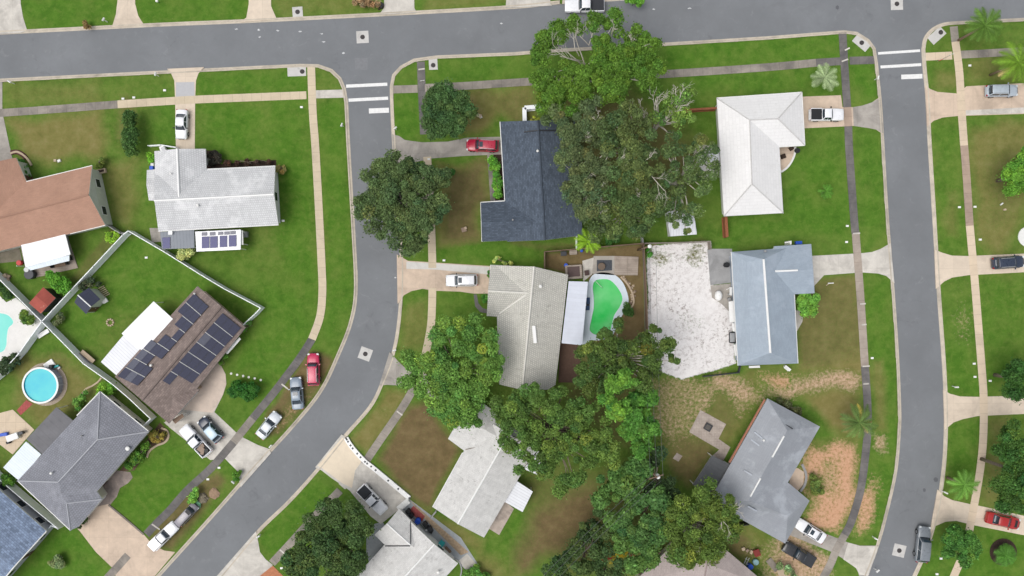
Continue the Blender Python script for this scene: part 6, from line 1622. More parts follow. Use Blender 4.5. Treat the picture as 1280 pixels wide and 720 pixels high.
def thing_boxes(name, label, cat, parts, group=None):
    """parts: (part name, px, py, z centre, (dx,dy,dz), angle deg, material)"""
    x, y = P2(parts[0][1], parts[0][2])
    root = empty(name, (x, y, 0), label, cat, group)
    for pn, px, py, z, d, a, m in parts:
        x2, y2 = P2(px, py, z)
        bb = MB().box((x2, y2, z), d, math.radians(a)).build(pn, m, root, org=(x, y, 0))
        bv = bb.modifiers.new('soft', 'BEVEL'); bv.width = min(d) * .12; bv.segments = 2
    return root
thing_boxes('pump', 'pool pump and filter clutter at the top of the round blue pool', 'pool pump', [('base', 62, 456, .1, (1.6, 1.2, .2), 35, M['white_plastic']), ('tank', 65, 458, .5, (.5, .5, .8), 0, M['black']), ('hose', 70, 458, .25, (.9, .3, .3), 20, M['teal_plastic']), ('motor', 74, 460, .2, (.5, .3, .3), 40, M['steel'])])

# ================================================================== fences
def fence(label, tops, h, mat, name='fence', thick=.06, post_every=2.4, group=None, postm=None, cap=True, rails=False):
    """tops: image pixels along the top edge"""
    w = [P2(px, py, h) for px, py in tops]
    o = (*w[0], 0.0); root = empty(name, o, label, 'fence', group)
    b = MB(); pm = postm or mat; posts = []
    for i in range(len(w) - 1):
        a = Vector(w[i]); c = Vector(w[i+1]); d = c - a; L = d.length; ang = math.atan2(d.y, d.x)
        m = (a + c) / 2
        if not rails:
            b.box((m.x, m.y, h*.5), (L, thick, h * .96), ang)
        for z in ((h - .04, .12) if not rails else (h - .05, h * .55, .25)):
            b.box((m.x, m.y, z), (L, thick * 2, .1), ang)
        k = max(1, round(L / post_every))
        for j in range(k + (1 if i == len(w) - 2 else 0)):
            q = a + d * (j / k); posts.append((q.x, q.y, ang))
    b.build('panel', mat, root, org=o)
    for x, y, ang in posts:
        bb = MB().box((x, y, (h + .06) / 2), (.13, .13, h + .06), ang)
        if cap: bb.cyl((x, y, h + .06), .1, .07, 4, .02)
        bb.build('post', pm, root, org=o)
    return root
FG = 'white vinyl garden fences'
FV = 1.75
fence('white vinyl fence from the crossing up to the brown-roofed house', [(52, 402), (92, 359), (153, 294), (160, 288.5)], FV, M['vinyl'], 'vinyl_fence', group=FG)
fence('white vinyl fence running from the peak past the navy solar panels to the solar house', [(160, 288.5), (207, 316), (250, 343), (280, 361), (319, 381.5), (325.5, 385), (318, 393), (303.5, 406)], FV, M['vinyl'], 'vinyl_fence', group=FG)
fence('white vinyl fence between the round pool yard and the solar house', [(52, 402), (80, 430), (104, 454.5), (140, 480), (160, 497), (188, 523.5), (178, 533)], FV, M['vinyl'], 'vinyl_fence', group=FG)
fence('white vinyl fence along the right side of the white pool deck', [(52, 402), (24, 441), (0, 468), (-40, 500)], FV, M['vinyl'], 'vinyl_fence', group=FG)
fence('white vinyl fence running up to the left edge from the crossing', [(52, 402), (14, 364), (-4, 346), (-60, 290)], FV, M['vinyl'], 'vinyl_fence', group=FG)
fence('thin white fence between the blue shingle house and the grey hip house', [(-10, 592), (30, 626), (72.5, 661), (64, 657), (57, 664)], 1.6, M['vinyl'], 'vinyl_fence', group=FG)
fence('short curved fence from the brown gable to the fence peak', [(133, 281), (142, 287), (150, 291.5), (160, 291)], 1.3, M['grey_trim'], 'picket_fence')
fence('weathered wood fence above the pool yard of the beige house', [(681, 335), (681, 314.5), (745, 309), (805, 304)], 1.7, M['wood'], 'wood_fence')
fence('weathered wood fence between the pool yard and the white gravel yard', [(805, 304), (808, 360), (810, 415), (813, 470)], 1.7, M['wood'], 'wood_fence')
fence('grey wood fence across the top of the white gravel yard', [(806, 304), (850, 303), (888, 301.5), (889, 311)], 1.6, plain('grey_wood', rgb(140, 132, 122), .85, var=.2), 'wood_fence')
fence('thin grey fence separating two yards in the grove', [(804, 304), (803, 290)], 1.6, M['grey_trim'], 'wire_fence')
fence('white fence piece beside the banana plant', [(727.5, 271), (721, 297), (721, 310)], 1.6, M['vinyl'], 'vinyl_fence', group=FG)
fence('white planter fence at the north end of the slate house', [(656, 151), (655.5, 134.5), (688, 132)], 1.3, M['vinyl'], 'vinyl_fence', thick=.3, group=FG)
fence('orange wood fence below the white hip-roofed house', [(907.5, 271), (909, 296)], 1.6, M['redwood'], 'wood_fence', thick=.22)
fence('orange wood rail fence between the half-bare tree and the white hip-roofed house', [(848, 137.5), (862, 137), (896, 135)], 1.3, M['redwood'], 'wood_fence', thick=.16)
fence('dark low fence along the bottom of the white gravel yard', [(880, 471), (924, 466), (926, 457)], .9, M['dark_metal'], 'low_fence', rails=True)
fence('thin wire gate below the pale shingled house', [(545, 640), (538.5, 648)], 1.3, M['grey_trim'], 'wire_gate', rails=True)
fence('pale garden rail beside the white tiled garage wing', [(185, 182), (200, 181), (220, 184)], .9, M['vinyl'], 'garden_rail', rails=True)
fence('dark wooden fence at the north of the half-hidden house', [(800, 718), (812, 704), (826, 690)], 1.6, M['wood'], 'wood_fence')
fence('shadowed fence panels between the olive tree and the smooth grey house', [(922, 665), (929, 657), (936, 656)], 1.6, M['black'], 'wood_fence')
# low edging walls
def edging(label, pts, w, h, mat, name='edging', cat='edging', sub=5, cap=None):
    line = [P2(*p) for p in (smooth_line(pts, sub) if len(pts) > 2 else pts)]
    L = offset_line(line, w/2); R_ = offset_line(line, -w/2)
    poly = L + R_[::-1]
    o = (*line[0], 0.0); V = []
    mb = MB(); n = len(line)
    V = [(*p, h) for p in L] + [(*p, h) for p in R_] + [(*p, -.1) for p in L] + [(*p, -.1) for p in R_]
    F = []
    for i in range(n - 1):
        F += [(i, i+n, i+1+n, i+1), (i, i+1, i+1+2*n, i+2*n), (i+n, i+3*n, i+1+3*n, i+1+n)]
    F += [(0, 2*n, 3*n, n), (n-1, 2*n-1, 4*n-1, 3*n-1)]
    ob = mesh(name, V, F, mat, org=o); ob.location = o
    ob.data.update()
    return tag(ob, label, cat)
e = edging('low white block edging along the pale driveway of the white pickup', [(433, 547), (440, 558), (455, 575), (470, 587), (512, 622)], .7, .3, M['white_plastic'], 'block_edging')
ex, ey, _ = e.location
for k in range(14):
    t = k / 13
    pts = smooth_line([(433, 547), (440, 558), (455, 575), (470, 587), (512, 622)], 8); q = pts[int(t * (len(pts) - 1))]
    x, y = P2(*q); MB().box((x, y, .305), (.28, .28, .02), .7).build('block_hole', M['dark_metal'], e, org=(ex, ey, 0))
edging('low white wall across the end of the pale driveway', [(498, 636), (511, 625)], .9, .35, M['white_trim'], 'low_wall', 'low wall')
edging('curved pale border round the flower bed of the grey hip house', [(184, 572), (187, 564), (196, 557), (206, 553), (211, 546), (209, 538), (202, 535)], .3, .15, M['slab_beige'], 'garden_border', 'border')
edging('curved path border by the round pool yard shrubs', [(103, 492), (108, 486), (116, 482), (123, 477), (127, 472)], .25, .1, M['slab_beige'], 'garden_border', 'border')
edging('curved white border round the entry slab of the white hip-roofed house', [(976, 215), (983, 210), (989, 202), (993, 192), (993.5, 184)], .3, .2, M['white_trim'], 'garden_border', 'border')
edging('curved brick border of the small bed at the brown-roofed house', [(14, 192), (22, 190), (30, 194), (36, 200), (40, 207)], .3, .2, M['slab_beige'], 'garden_border', 'border')
edging('dark curved mulch edging at the brown-roofed house', [(14, 191), (21, 190), (28, 193), (33, 198)], .7, .14, plain('maroon_mulch', rgb(78, 46, 46), .9, var=.2), 'mulch_edging', 'edging')
edging('dark kerb edge along the beige driveway of the grey hip house', [(136, 631), (158, 649), (180, 668)], .25, .12, M['walk_grey'], 'driveway_edging', 'edging')
edging('grey curved border of the sandy entry slab', [(1002, 580), (1007, 592), (1006, 604), (1000, 614)], .35, .2, M['grey_trim'], 'garden_border', 'border')
edging('low stone ring edge beside the green pool', [(776, 346), (784, 355), (790, 366), (792, 378), (788, 386)], .25, .18, M['slab_beige'], 'garden_border', 'border')
edging('curved edge at the bottom of the pale cross-gabled house', [(566, 697), (574, 702), (577, 712), (575, 722)], .2, .15, M['grey_trim'], 'garden_border', 'border')
for i, (px, py) in enumerate([(289, 467), (296.5, 468.5), (304, 470), (311, 471.5), (318.5, 473), (326, 475)]):
    pass
st = empty('stepping_stones', (*P2(305, 470), 0), 'row of pale stepping stones on the lawn beside the round solar house patio', 'stepping stones')
for (px, py) in [(289, 467), (296.5, 468.5), (304, 470), (311, 471.5), (318.5, 473), (326, 475)]:
    x, y = P2(px, py); MB().cyl((x, y, -.05), .19, .1, 8).build('stone', M['white_trim'], st, org=(*P2(305, 470), 0))
# narrow timber planter at the brown gable
thing_boxes('planter', 'narrow timber planter box at the corner of the brown gable', 'planter', [('frame', 125, 214.5, .25, (1.9, .7, .5), 12, M['slab_beige']), ('soil', 125, 214.5, .26, (1.6, .4, .52), 12, M['mulch'])])

# ================================================================== street fittings
def manhole(px, py, label, ang, size=1.9, off=(0, 0), z=-0.1, shape=(1, 1), name='manhole', cat='manhole'):
    x, y = P2(px, py); a = math.radians(ang)
    root = empty(name, (x, y, z), label, cat)
    MB().box((x, y, z - .02), (size * shape[0], size * shape[1], .06), a).build('collar', M['collar'], root, org=(x, y, z))
    MB().cyl((x + off[0], y + off[1], z - .02), .36, .055, 24).build('cover', M['iron'], root, org=(x, y, z))
manhole(453, 46, 'square collared manhole at the left junction of the top street', 3)
manhole(456.5, 442.5, 'tilted square collared manhole in the bend of the left street', -20)
manhole(1121.5, 4.5, 'square collared manhole at the right junction by the top edge', 2)
manhole(1124.5, 688.5, 'square collared manhole beside the grey SUV on the right street', -14)
manhole(372, 15, 'storm inlet slab on the lawn edge above the top street', 4, 1.6, z=.02, name='storm_inlet', cat='storm inlet')
manhole(371, 89.5, 'oblong storm inlet slab at the left street corner', 2, 1.45, (.85, 0), .02, (2.0, 1), 'storm_inlet', 'storm inlet')
manhole(541.5, 80, 'small storm inlet slab on the grass right of the left street corner', 3, 1.5, (0, -.2), .02, (.9, 1.2), 'storm_inlet', 'storm inlet')
manhole(1077, 53.5, 'diagonal storm inlet slab at the left corner of the right street', -40, 1.5, (0, 0), .02, (1.8, 1), 'storm_inlet', 'storm inlet')
manhole(1171, 44.5, 'diagonal storm inlet slab at the right corner of the right street', 42, 1.5, (.6, .5), .02, (1.8, 1), 'storm_inlet', 'storm inlet')

def mailbox(px, py, label, ang=0, mat='white_plastic'):
    x, y = P2(px, py, 1.1); a = math.radians(ang)
    root = empty('mailbox', (x, y, 0), label, 'mailbox', 'mailboxes along the kerbs')
    MB().box((x, y, .5), (.1, .1, 1.1)).build('post', M['white_trim'], root, org=(x, y, 0))
    b = MB(); V, F = loft([[(xx, -.11, 1.0), (xx, -.11, 1.14), (xx, 0, 1.24), (xx, .11, 1.14), (xx, .11, 1.0)] for xx in (-.28, .28)])
    ca, sa = math.cos(a), math.sin(a)
    b.add([(x + v[0]*ca - v[1]*sa, y + v[0]*sa + v[1]*ca, v[2]) for v in V], F)
    b.build('box', M[mat], root, org=(x, y, 0))
for px, py, an, lb in [(129, 24, 60, 'white mailbox on the first top lawn beside the beige driveway'), (11.5, 102, -30, 'white mailbox near the left end of the top street, south kerb'), (194, 92.5, 80, 'white mailbox left of the driveway of the white sedan'),
    (427, 156, 70, 'white mailbox at the left kerb of the left street below the stop line'), (494, 160, 40, 'white mailbox at the kerb beside the grey driveway of the red SUV'), (493, 438, 20, 'small mailbox at the kerb bend below the tilted manhole'),
    (1097.5, 714, 40, 'mailbox at the lower end of the right street beside the pale apron'), (1095, 673.5, -30, 'white mailbox at the kerb above the pale apron of the white sedan driveway'), (1182.5, 616, -25, 'white mailbox at the kerb beside the leafy verge palm'),
    (1196, 484, 0, 'white mailbox on the right verge above the dark-tree driveway'), (291, 603, -40, 'white mailbox at the kerb of the loaded white pickup driveway'), (322.5, 671, 30, 'white mailbox at the kerb by the bottom left lawn tip'),
    (1098, 97, 80, 'white mailbox at the left kerb beside the right stop line'), (338, 558, 45, 'white mailbox at the kerb beside the pale silver sedan'), (1101, 353, 0, 'white mailbox beside the grey flare of the blue grey house driveway'), (1098.5, 353, 0, '')]:
    if lb and '1101' != str(px): mailbox(px, py, lb, an)
def meter(px, py, label, w=.42, d=.3):
    x, y = P2(px, py)
    root = empty('meter_box', (x, y, 0), label, 'meter box', 'white utility meter boxes beside the pavements')
    MB().box((x, y, .03), (w, d, .12)).build('box', M['white_trim'], root, org=(x, y, 0))
    MB().box((x, y, .095), (w*.8, d*.75, .02)).build('lid', M['white_plastic'], root, org=(x, y, 0))
for px, py, lb in [(154, 123.5, 'left one of two white meter boxes above the beige pavement start'), (167.5, 122, 'right one of two white meter boxes above the beige pavement start'), (206, 113, 'white meter box on the verge beside the white sedan driveway'),
    (377, 134, 'white meter box on the lawn below the oblong storm inlet'), (1212, 82, 'white meter box on the lawn by the upper right pavement crossing'), (1059, 282.5, 'upper of two white meter boxes on the lawn above the blue grey house driveway'), (1058, 302.5, 'lower of two white meter boxes on the lawn above the blue grey house driveway'),
    (1199, 259, 'white meter box left of the brownish pavement stretch'), (1218.5, 258.5, 'white meter box right of the brownish pavement stretch'), (1225, 299.5, 'white meter box on the lawn above the dark blue SUV driveway'), (1090, 447.5, 'white meter box between the grey pavement and the right street'),
    (1217.5, 454.5, 'upper white meter box beside the pavement left of the dark round tree'), (1218.5, 471, 'lower white meter box beside the pavement left of the dark round tree'), (1237.5, 476, 'faint meter box on the shaded lawn beside the dark round tree'),
    (274, 584.5, 'white meter box beside the pavement above the lower left verge weeds'), (260, 599, 'white meter box on the bare verge near the lime weeds'), (1176, 698, 'white meter box on the lawn left of the round green tree'), (1171, 717.5, 'white meter box near the bottom edge below the round green tree'),
    (352, 710, 'white meter box beside the terracotta bricks'), (536, 199, 'white meter box at the pavement end under the broad greyish oak'), (555, 325.5, 'small white meter box above the driveway of the white SUV'), (354, 276, 'small white box on the lawn at the corner of the white tiled house'), (183, 322, 'tiny white cap on the fenced lawn')]:
    meter(px, py, lb)

# street signs, hydrant
def street_sign(px, py, label, ang, h=2.4):
    x, y = P2(px, py); a = math.radians(ang)
    root = empty('street_sign', (x, y, 0), label, 'street sign')
    MB().cyl((x, y, -.05), .04, h, 8).build('post', M['steel'], root, org=(x, y, 0))
    MB().box((x, y, h - .15), (.75, .04, .3), a).build('sign_board', M['white_trim'], root, org=(x, y, 0))
street_sign(1178, 74, 'small street sign at the pale corner pavement of the right street', 20)
street_sign(530, 106, 'small street sign at the pavement crossing beside the round dark oak', 10, 2.2)

# ================================================================== overhead line
def pole(px, py, h, label, xfmr=True):
    x, y = P2(px, py, h); o = (x, y, 0)
    root = empty('utility_pole', o, label, 'utility pole')
    MB().tube([(x, y, -.3), (x, y, h)], .16, .11, 10).build('post', M['wood'], root, True, o)
    MB().box((x, y, h - .4), (2.2, .12, .12), .3).build('crossarm', M['wood'], root, org=o)
    if xfmr:
        b = MB().cyl((x + .35, y - .1, h - 1.6), .32, .95, 16); b.cyl((x + .35, y - .1, h - .65), .32, .12, 16, .2); b.build('transformer', M['white_plastic'], root, True, o)
    else:
        MB().cyl((x, y, h - .1), .28, .3, 12).build('insulator', M['white_plastic'], root, True, o)
pole(821, 597, 9.5, 'wooden utility pole carrying a white transformer among the back-lot trees')
pole(812, 308, 9.0, 'utility pole with a white cap at the top corner of the gravel yard', False)
def wire(label, a, b, sag=.8, r=.022):
    a = Vector(a); b = Vector(b)
    pts = [tuple(a.lerp(b, t) - Vector((0, 0, sag * 4 * t * (1 - t)))) for t in np.linspace(0, 1, 14)]
    o = MB().tube(pts, r, r, 5)
    ob = o.build('power_line', plain('dark_cable', rgb(96, 98, 98), .5), None, True, pts[0]); ob.location = pts[0]
    return tag(ob, label, 'power line', 'overhead wires of the back lots')
Tp = P(821, 597, 9.2); Up = P(812, 308, 8.7); Lp = P(680, 730, 9.2)
for k, dx in enumerate((-.9, 0, .9)):
    wire(['leftmost', 'middle', 'rightmost'][k] + ' of the three wires running up the fence line to the gravel yard pole', (Tp[0] + dx, Tp[1], Tp[2]), (Up[0] + dx, Up[1], Up[2]))
    wire(['upper', 'middle', 'lower'][k] + ' of the three wires running from the transformer pole to the bottom edge', (Tp[0] + dx * .7, Tp[1] - dx * .5, Tp[2]), (Lp[0] + dx * .7, Lp[1] - dx * .7, Lp[2]))

# ================================================================== yard things
def drum(px, py, label, mat, r=.3, h=.9, name='barrel', cat='barrel', lid=None):
    x, y = P2(px, py, h); o = (x, y, 0); root = empty(name, o, label, cat)
    b = MB().cyl((x, y, 0), r * .94, h, 16, r); b.build('body', mat, root, True, o)
    MB().cyl((x, y, h), r * 1.03, .05, 16, r * .95).build('lid', lid or mat, root, False, o)
def wheelie(px, py, label, mat, ang=0):
    x, y = P2(px, py, 1.0); o = (x, y, 0); a = math.radians(ang)
    root = empty('wheeled_bin', o, label, 'bin')
    MB().box((x, y, .5), (.55, .6, .96), a).build('body', mat, root, org=o)
    MB().box((x, y, 1.02), (.62, .68, .08), a).build('lid', mat, root, org=o)
drum(522, 652, 'blue barrel between the pale cross-gabled house and the red brick path', M['blue_plastic'], .45)
wheelie(510, 640, 'black wheeled bin nearest the low white wall', M['black'], 40); wheelie(514, 645, 'black wheeled bin beside the blue barrel', M['black'], 40)
wheelie(531, 656, 'dark wheeled bin right of the blue barrel', M['black'], 30); wheelie(537, 662, 'dark bin with pale lid past the blue barrel', M['dark_metal'], 30)
thing_boxes('junk_pile', 'grey and black junk heap between the bins and the teal chair', 'junk pile', [('sack', 534, 659, .3, (.7, .5, .5), 20, M['dark_metal']), ('crate', 539, 664, .3, (.6, .5, .5), 60, M['black']), ('bucket', 533, 662, .35, (.3, .3, .4), 0, M['white_plastic'])])
def chair(px, py, label, mat, ang=0, s=1.0):
    x, y = P2(px, py, .4); o = (x, y, 0); a = math.radians(ang); ca, sa = math.cos(a), math.sin(a)
    root = empty('garden_chair', o, label, 'chair')
    def bx(n, cx, cy, cz, d):
        cx *= s; cy *= s
        MB().box((x + cx*ca - cy*sa, y + cx*sa + cy*ca, cz), (d[0]*s, d[1]*s, d[2]), a).build(n, mat, root, org=o)
    bx('seat', 0, 0, .42, (.6, .6, .07)); bx('backrest', -.3, 0, .72, (.08, .6, .6))
    for i in (-.25, .25):
        for j in (-.25, .25): bx('leg', i, j, .2, (.06, .06, .4))
    for j in (-.3, .3): bx('armrest', 0, j, .62, (.55, .07, .05))
chair(552, 679, 'teal garden chair on the narrow slab beside the pale cross-gabled house', M['teal_plastic'], 50, 1.3)
thing_boxes('bench', 'dark wooden bench on the narrow slab below the teal chair', 'bench', [('seat', 560, 687, .4, (1.2, .4, .08), -45, M['wood']), ('leg', 558, 685, .2, (.1, .4, .4), -45, M['wood']), ('leg', 562, 689, .2, (.1, .4, .4), -45, M['wood'])])
# patio table under the brown house's awning
tb = thing_boxes('patio_table', 'wooden patio table on the deck below the white patio roof', 'table', [('tabletop', 75, 330.5, .72, (1.7, .7, .06), 14, M['wood']), ('leg', 71, 331.5, .35, (.08, .5, .7), 14, M['wood']), ('leg', 79, 329.5, .35, (.08, .5, .7), 14, M['wood'])])
chair(68, 332, 'dark chair at the left end of the wooden patio table', M['black'], 20); chair(83, 328.5, 'dark chair at the right end of the wooden patio table', M['black'], 190)
chair(88, 323, 'dark chair at the corner post of the white patio roof', M['black'], 190)
drum(36, 343, 'covered dark grill at the deck corner of the brown-roofed house', M['dark_metal'], .75, 1.0, 'covered_grill', 'grill'); drum(33, 337, 'round grey smoker beside the covered dark grill', M['steel'], .4, 1.1, 'smoker', 'smoker')
drum(23.5, 328.5, 'red ball-shaped planter left of the white patio roof', M['red_plastic'], .4, .6, 'planter_pot', 'planter')
thing_boxes('stone_heap', 'heap of pale and tan rubble by the left fence', 'rubble heap', [('rock', 6, 345, .2, (.8, .6, .5), 30, M['slab_beige']), ('rock', 11, 346, .2, (.6, .5, .4), 60, M['walk_brown']), ('rock', 9, 350, .15, (.7, .4, .3), 10, M['slab_beige'])])
thing_boxes('air_conditioner', 'white air conditioner unit at the corner of the white tiled garage', 'air conditioner', [('case', 204, 186, .4, (.8, .8, .8), 20, M['white_plastic']), ('grille', 204, 186, .81, (.6, .6, .04), 20, M['steel'])])
thing_boxes('tarp_stack', 'blue bin and white sack at the left wall of the white tiled house', 'bin', [('bin', 190.5, 210, .4, (.6, .6, .8), 0, M['blue_plastic']), ('sack', 191.5, 206, .4, (.5, .5, .7), 0, M['white_plastic'])])
thing_boxes('air_conditioner', 'grey air conditioner boxes at the east end of the white tiled patio', 'air conditioner', [('case', 306, 293, .4, (.9, .9, .8), 0, M['grey_trim']), ('grille', 306, 293, .81, (.7, .7, .04), 0, M['steel'])])
# slide / lounger and other bits by fences
lg = thing_boxes('sun_lounger', 'white slatted lounger leaning below the fence crossing', 'lounger', [('slats', 54, 417, .45, (1.9, .65, .08), 32, M['white_plastic']), ('leg', 50, 419, .2, (.08, .6, .4), 32, M['blue_plastic']), ('leg', 58, 415, .2, (.08, .6, .4), 32, M['blue_plastic'])])
thing_boxes('storage_bench', 'long pale storage bench against the fence by the ribbed carport', 'storage bench', [('case', 109.5, 445.5, .35, (2.4, .55, .7), -40, M['wood']), ('lid', 109.5, 445.5, .72, (2.5, .65, .06), -40, M['slab_beige'])])
fp = empty('stone_ring', (*P2(138, 403), 0), 'ring of pale stones on the fenced lawn', 'stone ring')
for k in range(9):
    t = 2*math.pi*k/9; x, y = P2(138 + 4*math.cos(t), 403 + 4*math.sin(t)); MB().cyl((x, y, -.05), .2, .22, 7, .14).build('stone', M['slab_beige'], fp, org=(*P2(138, 403), 0))
sx, sy = P2(131, 364); ld = empty('wooden_ladder', (sx, sy, 0), 'short wooden rack lying beside the dark roofed shed', 'rack')
for k in range(6):
    x, y = P2(127 + k*1.4, 359 + k*2); MB().box((x, y, .1), (1.0, .12, .1), math.radians(28)).build('slat', M['slab_beige'], ld, org=(sx, sy, 0))
thing_boxes('tool_box', 'white box at the corner of the dark roofed shed', 'box', [('case', 131, 376, .3, (.7, .6, .6), 30, M['white_plastic']), ('lid', 131, 376, .62, (.76, .66, .06), 30, M['white_trim'])])
thing_boxes('outdoor_sofa', 'white tarpaulin covered seat on the beige patio, left edge', 'covered seat', [('cover', 17, 546, .4, (1.9, 1.0, .8), 20, M['white_plastic']), ('side_table', 11, 553, .3, (.5, .4, .6), 20, M['black']), ('cushion', 5, 543, .3, (1.2, .5, .4), 10, M['blue_plastic'])])
thing_boxes('grill', 'dark grill on the beige patio near the charcoal porch roof', 'grill', [('body', 27, 541, .6, (.7, .5, .5), 20, M['dark_metal']), ('stand', 27, 541, .2, (.5, .4, .5), 20, M['black'])])
# pool yard of the beige house
thing_boxes('hot_tub', 'square dark covered hot tub in the pool yard', 'hot tub', [('surround', 717, 340, .35, (2.6, 2.2, .7), 4, M['deck_wood']), ('cover', 717, 339.5, .74, (1.9, 1.55, .1), 4, plain('brown_cover', rgb(86, 70, 68), .7))])
drum(707.5, 331.5, 'small blue tub at the corner of the hot tub', M['blue_plastic'], .3, .6, 'tub', 'tub')
thing_boxes('wooden_box', 'small dark box on the pale patio between hot tub and fire bowl', 'box', [('case', 733.5, 341, .25, (.65, .75, .5), 10, plain('dark_box', rgb(84, 64, 60), .8)), ('lid', 733.5, 341, .51, (.7, .8, .05), 10, plain('dark_box2', rgb(72, 56, 54), .8))])
drum(752, 333, 'round pale stone fire bowl on dark gravel by the timber deck', M['slab_beige'], .58, .4, 'fire_bowl', 'fire bowl', plain('fire_ash', rgb(110, 96, 84), .95))
thing_boxes('workbench', 'dark grey bench against the top fence of the pool yard', 'bench', [('top', 704.5, 317, .7, (.9, .7, .08), 4, M['dark_metal']), ('frame', 704.5, 317, .35, (.8, .6, .6), 4, M['black'])])
thing_boxes('pallet', 'pale wood pallet against the top fence of the pool yard', 'pallet', [('boards', 716.5, 315.5, .2, (1.2, .7, .3), 4, M['deck_wood']), ('block', 716.5, 315.5, .05, (1.1, .6, .1), 4, M['wood'])])
drum(727, 313.5, 'small blue bucket under the banana plant', M['blue_plastic'], .22, .4, 'bucket', 'bucket')
thing_boxes('pool_chair', 'dark blue lounger on the pool deck beside the pale blue patio roof', 'lounger', [('seat', 735, 376, .35, (.6, 1.0, .12), 0, plain('navy_fabric', rgb(46, 70, 104), .7)), ('backrest', 734.5, 385, .5, (.6, .7, .12), 0, plain('navy_fabric', rgb(46, 70, 104), .7)), ('leg', 735, 380, .15, (.5, 1.4, .3), 0, M['black'])])
rk = empty('rock_edge', (*P2(788, 362), 0), 'band of small pinkish rocks on the right side of the green pool', 'rocks'); rk['group'] = 'pool rocks'
for k in range(26):
    px = 780 + 8*math.sin(k*.12) + rng.normal()*1.6 + k*.25; py = 346 + k*1.4
    x, y = P2(px, py); MB().cyl((x, y, -.05), rng.uniform(.15, .3), .25, 6, .1).build('rock', M['walk_brown'] if k % 2 else M['slab_beige'], rk, org=(*P2(788, 362), 0))
# fire pit of the paver patio
thing_boxes('fire_pit', 'square dark fire pit on the stone paver patio', 'fire pit', [('surround', 885, 534, .2, (1.1, 1.1, .4), -30, M['dark_metal']), ('ash', 885, 534, .36, (.75, .75, .1), -30, plain('ash', rgb(92, 88, 84), .95))])
# clutter of the gravel yard
drum(909, 331, 'black kettle on the grey slab of the gravel yard', M['black'], .4, .9, 'kettle_grill', 'grill')
x, y = P2(897, 369.5); rt_ = empty('round_tank', (x, y, 0), 'white rounded tank beside the grey slab of the gravel yard', 'tank')
mb = MB(); V, F = loft([[(x + rr_*.55*math.cos(2*math.pi*k/20), y + rr_*.8*math.sin(2*math.pi*k/20), zz) for k in range(20)] for rr_, zz in ((.9, 0), (1, .3), (.97, .65), (.8, .85), (.4, .95))])
mb.add(V, [f[::-1] for f in F]).build('body', M['white_plastic'], rt_, True, (x, y, 0)); MB().cyl((x, y, .94), .15, .08, 10).build('lid', M['white_trim'], rt_, org=(x, y, 0))
thing_boxes('garden_cart', 'white cart and grey clutter at the west wall of the blue grey house', 'cart', [('tray', 913.5, 364, .5, (.4, 1.3, .3), 0, M['white_plastic']), ('wheel', 911, 368, .2, (.3, .3, .4), 0, M['grey_trim']), ('handle', 910, 361, .6, (.6, .1, .1), 30, M['white_trim']), ('bag', 911.5, 374, .25, (.5, .5, .5), 20, M['grey_trim'])])
thing_boxes('air_conditioner', 'dark framed air conditioner at the west wall of the blue grey house', 'air conditioner', [('case', 916, 422, .45, (1.0, 1.7, .9), 0, M['black']), ('grille', 915.5, 422, .91, (.75, 1.4, .05), 0, M['steel'])])
thing_boxes('meter_cabinet', 'white boxes at the south foot of the blue grey house', 'cabinet', [('case', 984, 460, .3, (1.1, .4, .6), -40, M['white_plastic']), ('lid', 983, 461, .62, (.9, .3, .05), -40, M['white_trim'])])
thing_boxes('wall_bench', 'thin white bench at the south wall of the blue grey house', 'bench', [('seat', 943, 458.5, .5, (1.7, .35, .08), 2, M['white_plastic']), ('leg', 937, 458.5, .25, (.1, .3, .5), 0, M['white_plastic']), ('leg', 949, 458.5, .25, (.1, .3, .5), 0, M['white_plastic'])])
thing_boxes('roof_antenna_base', 'bicycle-like white frame and blue tarp at the north eave of the blue grey house', 'yard clutter', [('frame', 985, 302.5, 2.0, (1.0, .2, .2), 10, M['white_trim']), ('tarp', 998, 303.5, 1.0, (1.0, .5, .5), 4, M['blue_plastic']), ('pole', 985, 304, 1.2, (.2, .6, 2.2), 0, M['white_trim'])])
thing_boxes('wooden_post', 'pale plank lying on the brown lawn by the blue grey house', 'plank', [('board', 1038.5, 354, .06, (.9, .15, .08), 2, M['white_trim']), ('board', 1034, 356, .05, (.4, .12, .08), 30, M['slab_beige'])])
# stuff beside the black pickup
thing_boxes('toolbox', 'rust red tool chest beside the half-hidden pinkish roof', 'tool chest', [('case', 946, 691, .4, (.9, .9, .8), 20, plain('rust_red', rgb(140, 50, 40), .7)), ('lid', 946, 691, .82, (.95, .95, .06), 20, plain('rust_red2', rgb(120, 44, 38), .7))])
drum(938.5, 709, 'bright blue barrel at the bottom edge beside the pinkish roof', M['blue_plastic'], .4, .9); drum(945, 703, 'pale teal tub next to the rust red tool chest', plain('pale_teal', rgb(130, 166, 170), .6), .45, .6, 'tub', 'tub')
thing_boxes('ladder', 'aluminium ladder leaning at the eave of the pinkish roof', 'ladder', [('rail', 931.5, 701, .8, (.08, 1.3, .1), -25, M['steel']), ('rail', 934.5, 702, .8, (.08, 1.3, .1), -25, M['steel']), ('rung', 933, 699, .8, (.5, .06, .06), -25, M['steel']), ('rung', 932.5, 702.5, .8, (.5, .06, .06), -25, M['steel']), ('rung', 933.5, 705, .8, (.5, .06, .06), -25, M['steel'])])
thing_boxes('rubble_row', 'row of tan rubble along the bed beside the pinkish roof', 'rubble heap', [('rock', 929, 686, .2, (.5, .5, .4), 20, M['slab_beige']), ('rock', 934, 688, .2, (.5, .4, .4), 50, M['walk_brown']), ('rock', 939, 690, .2, (.6, .4, .4), 70, M['slab_beige'])])
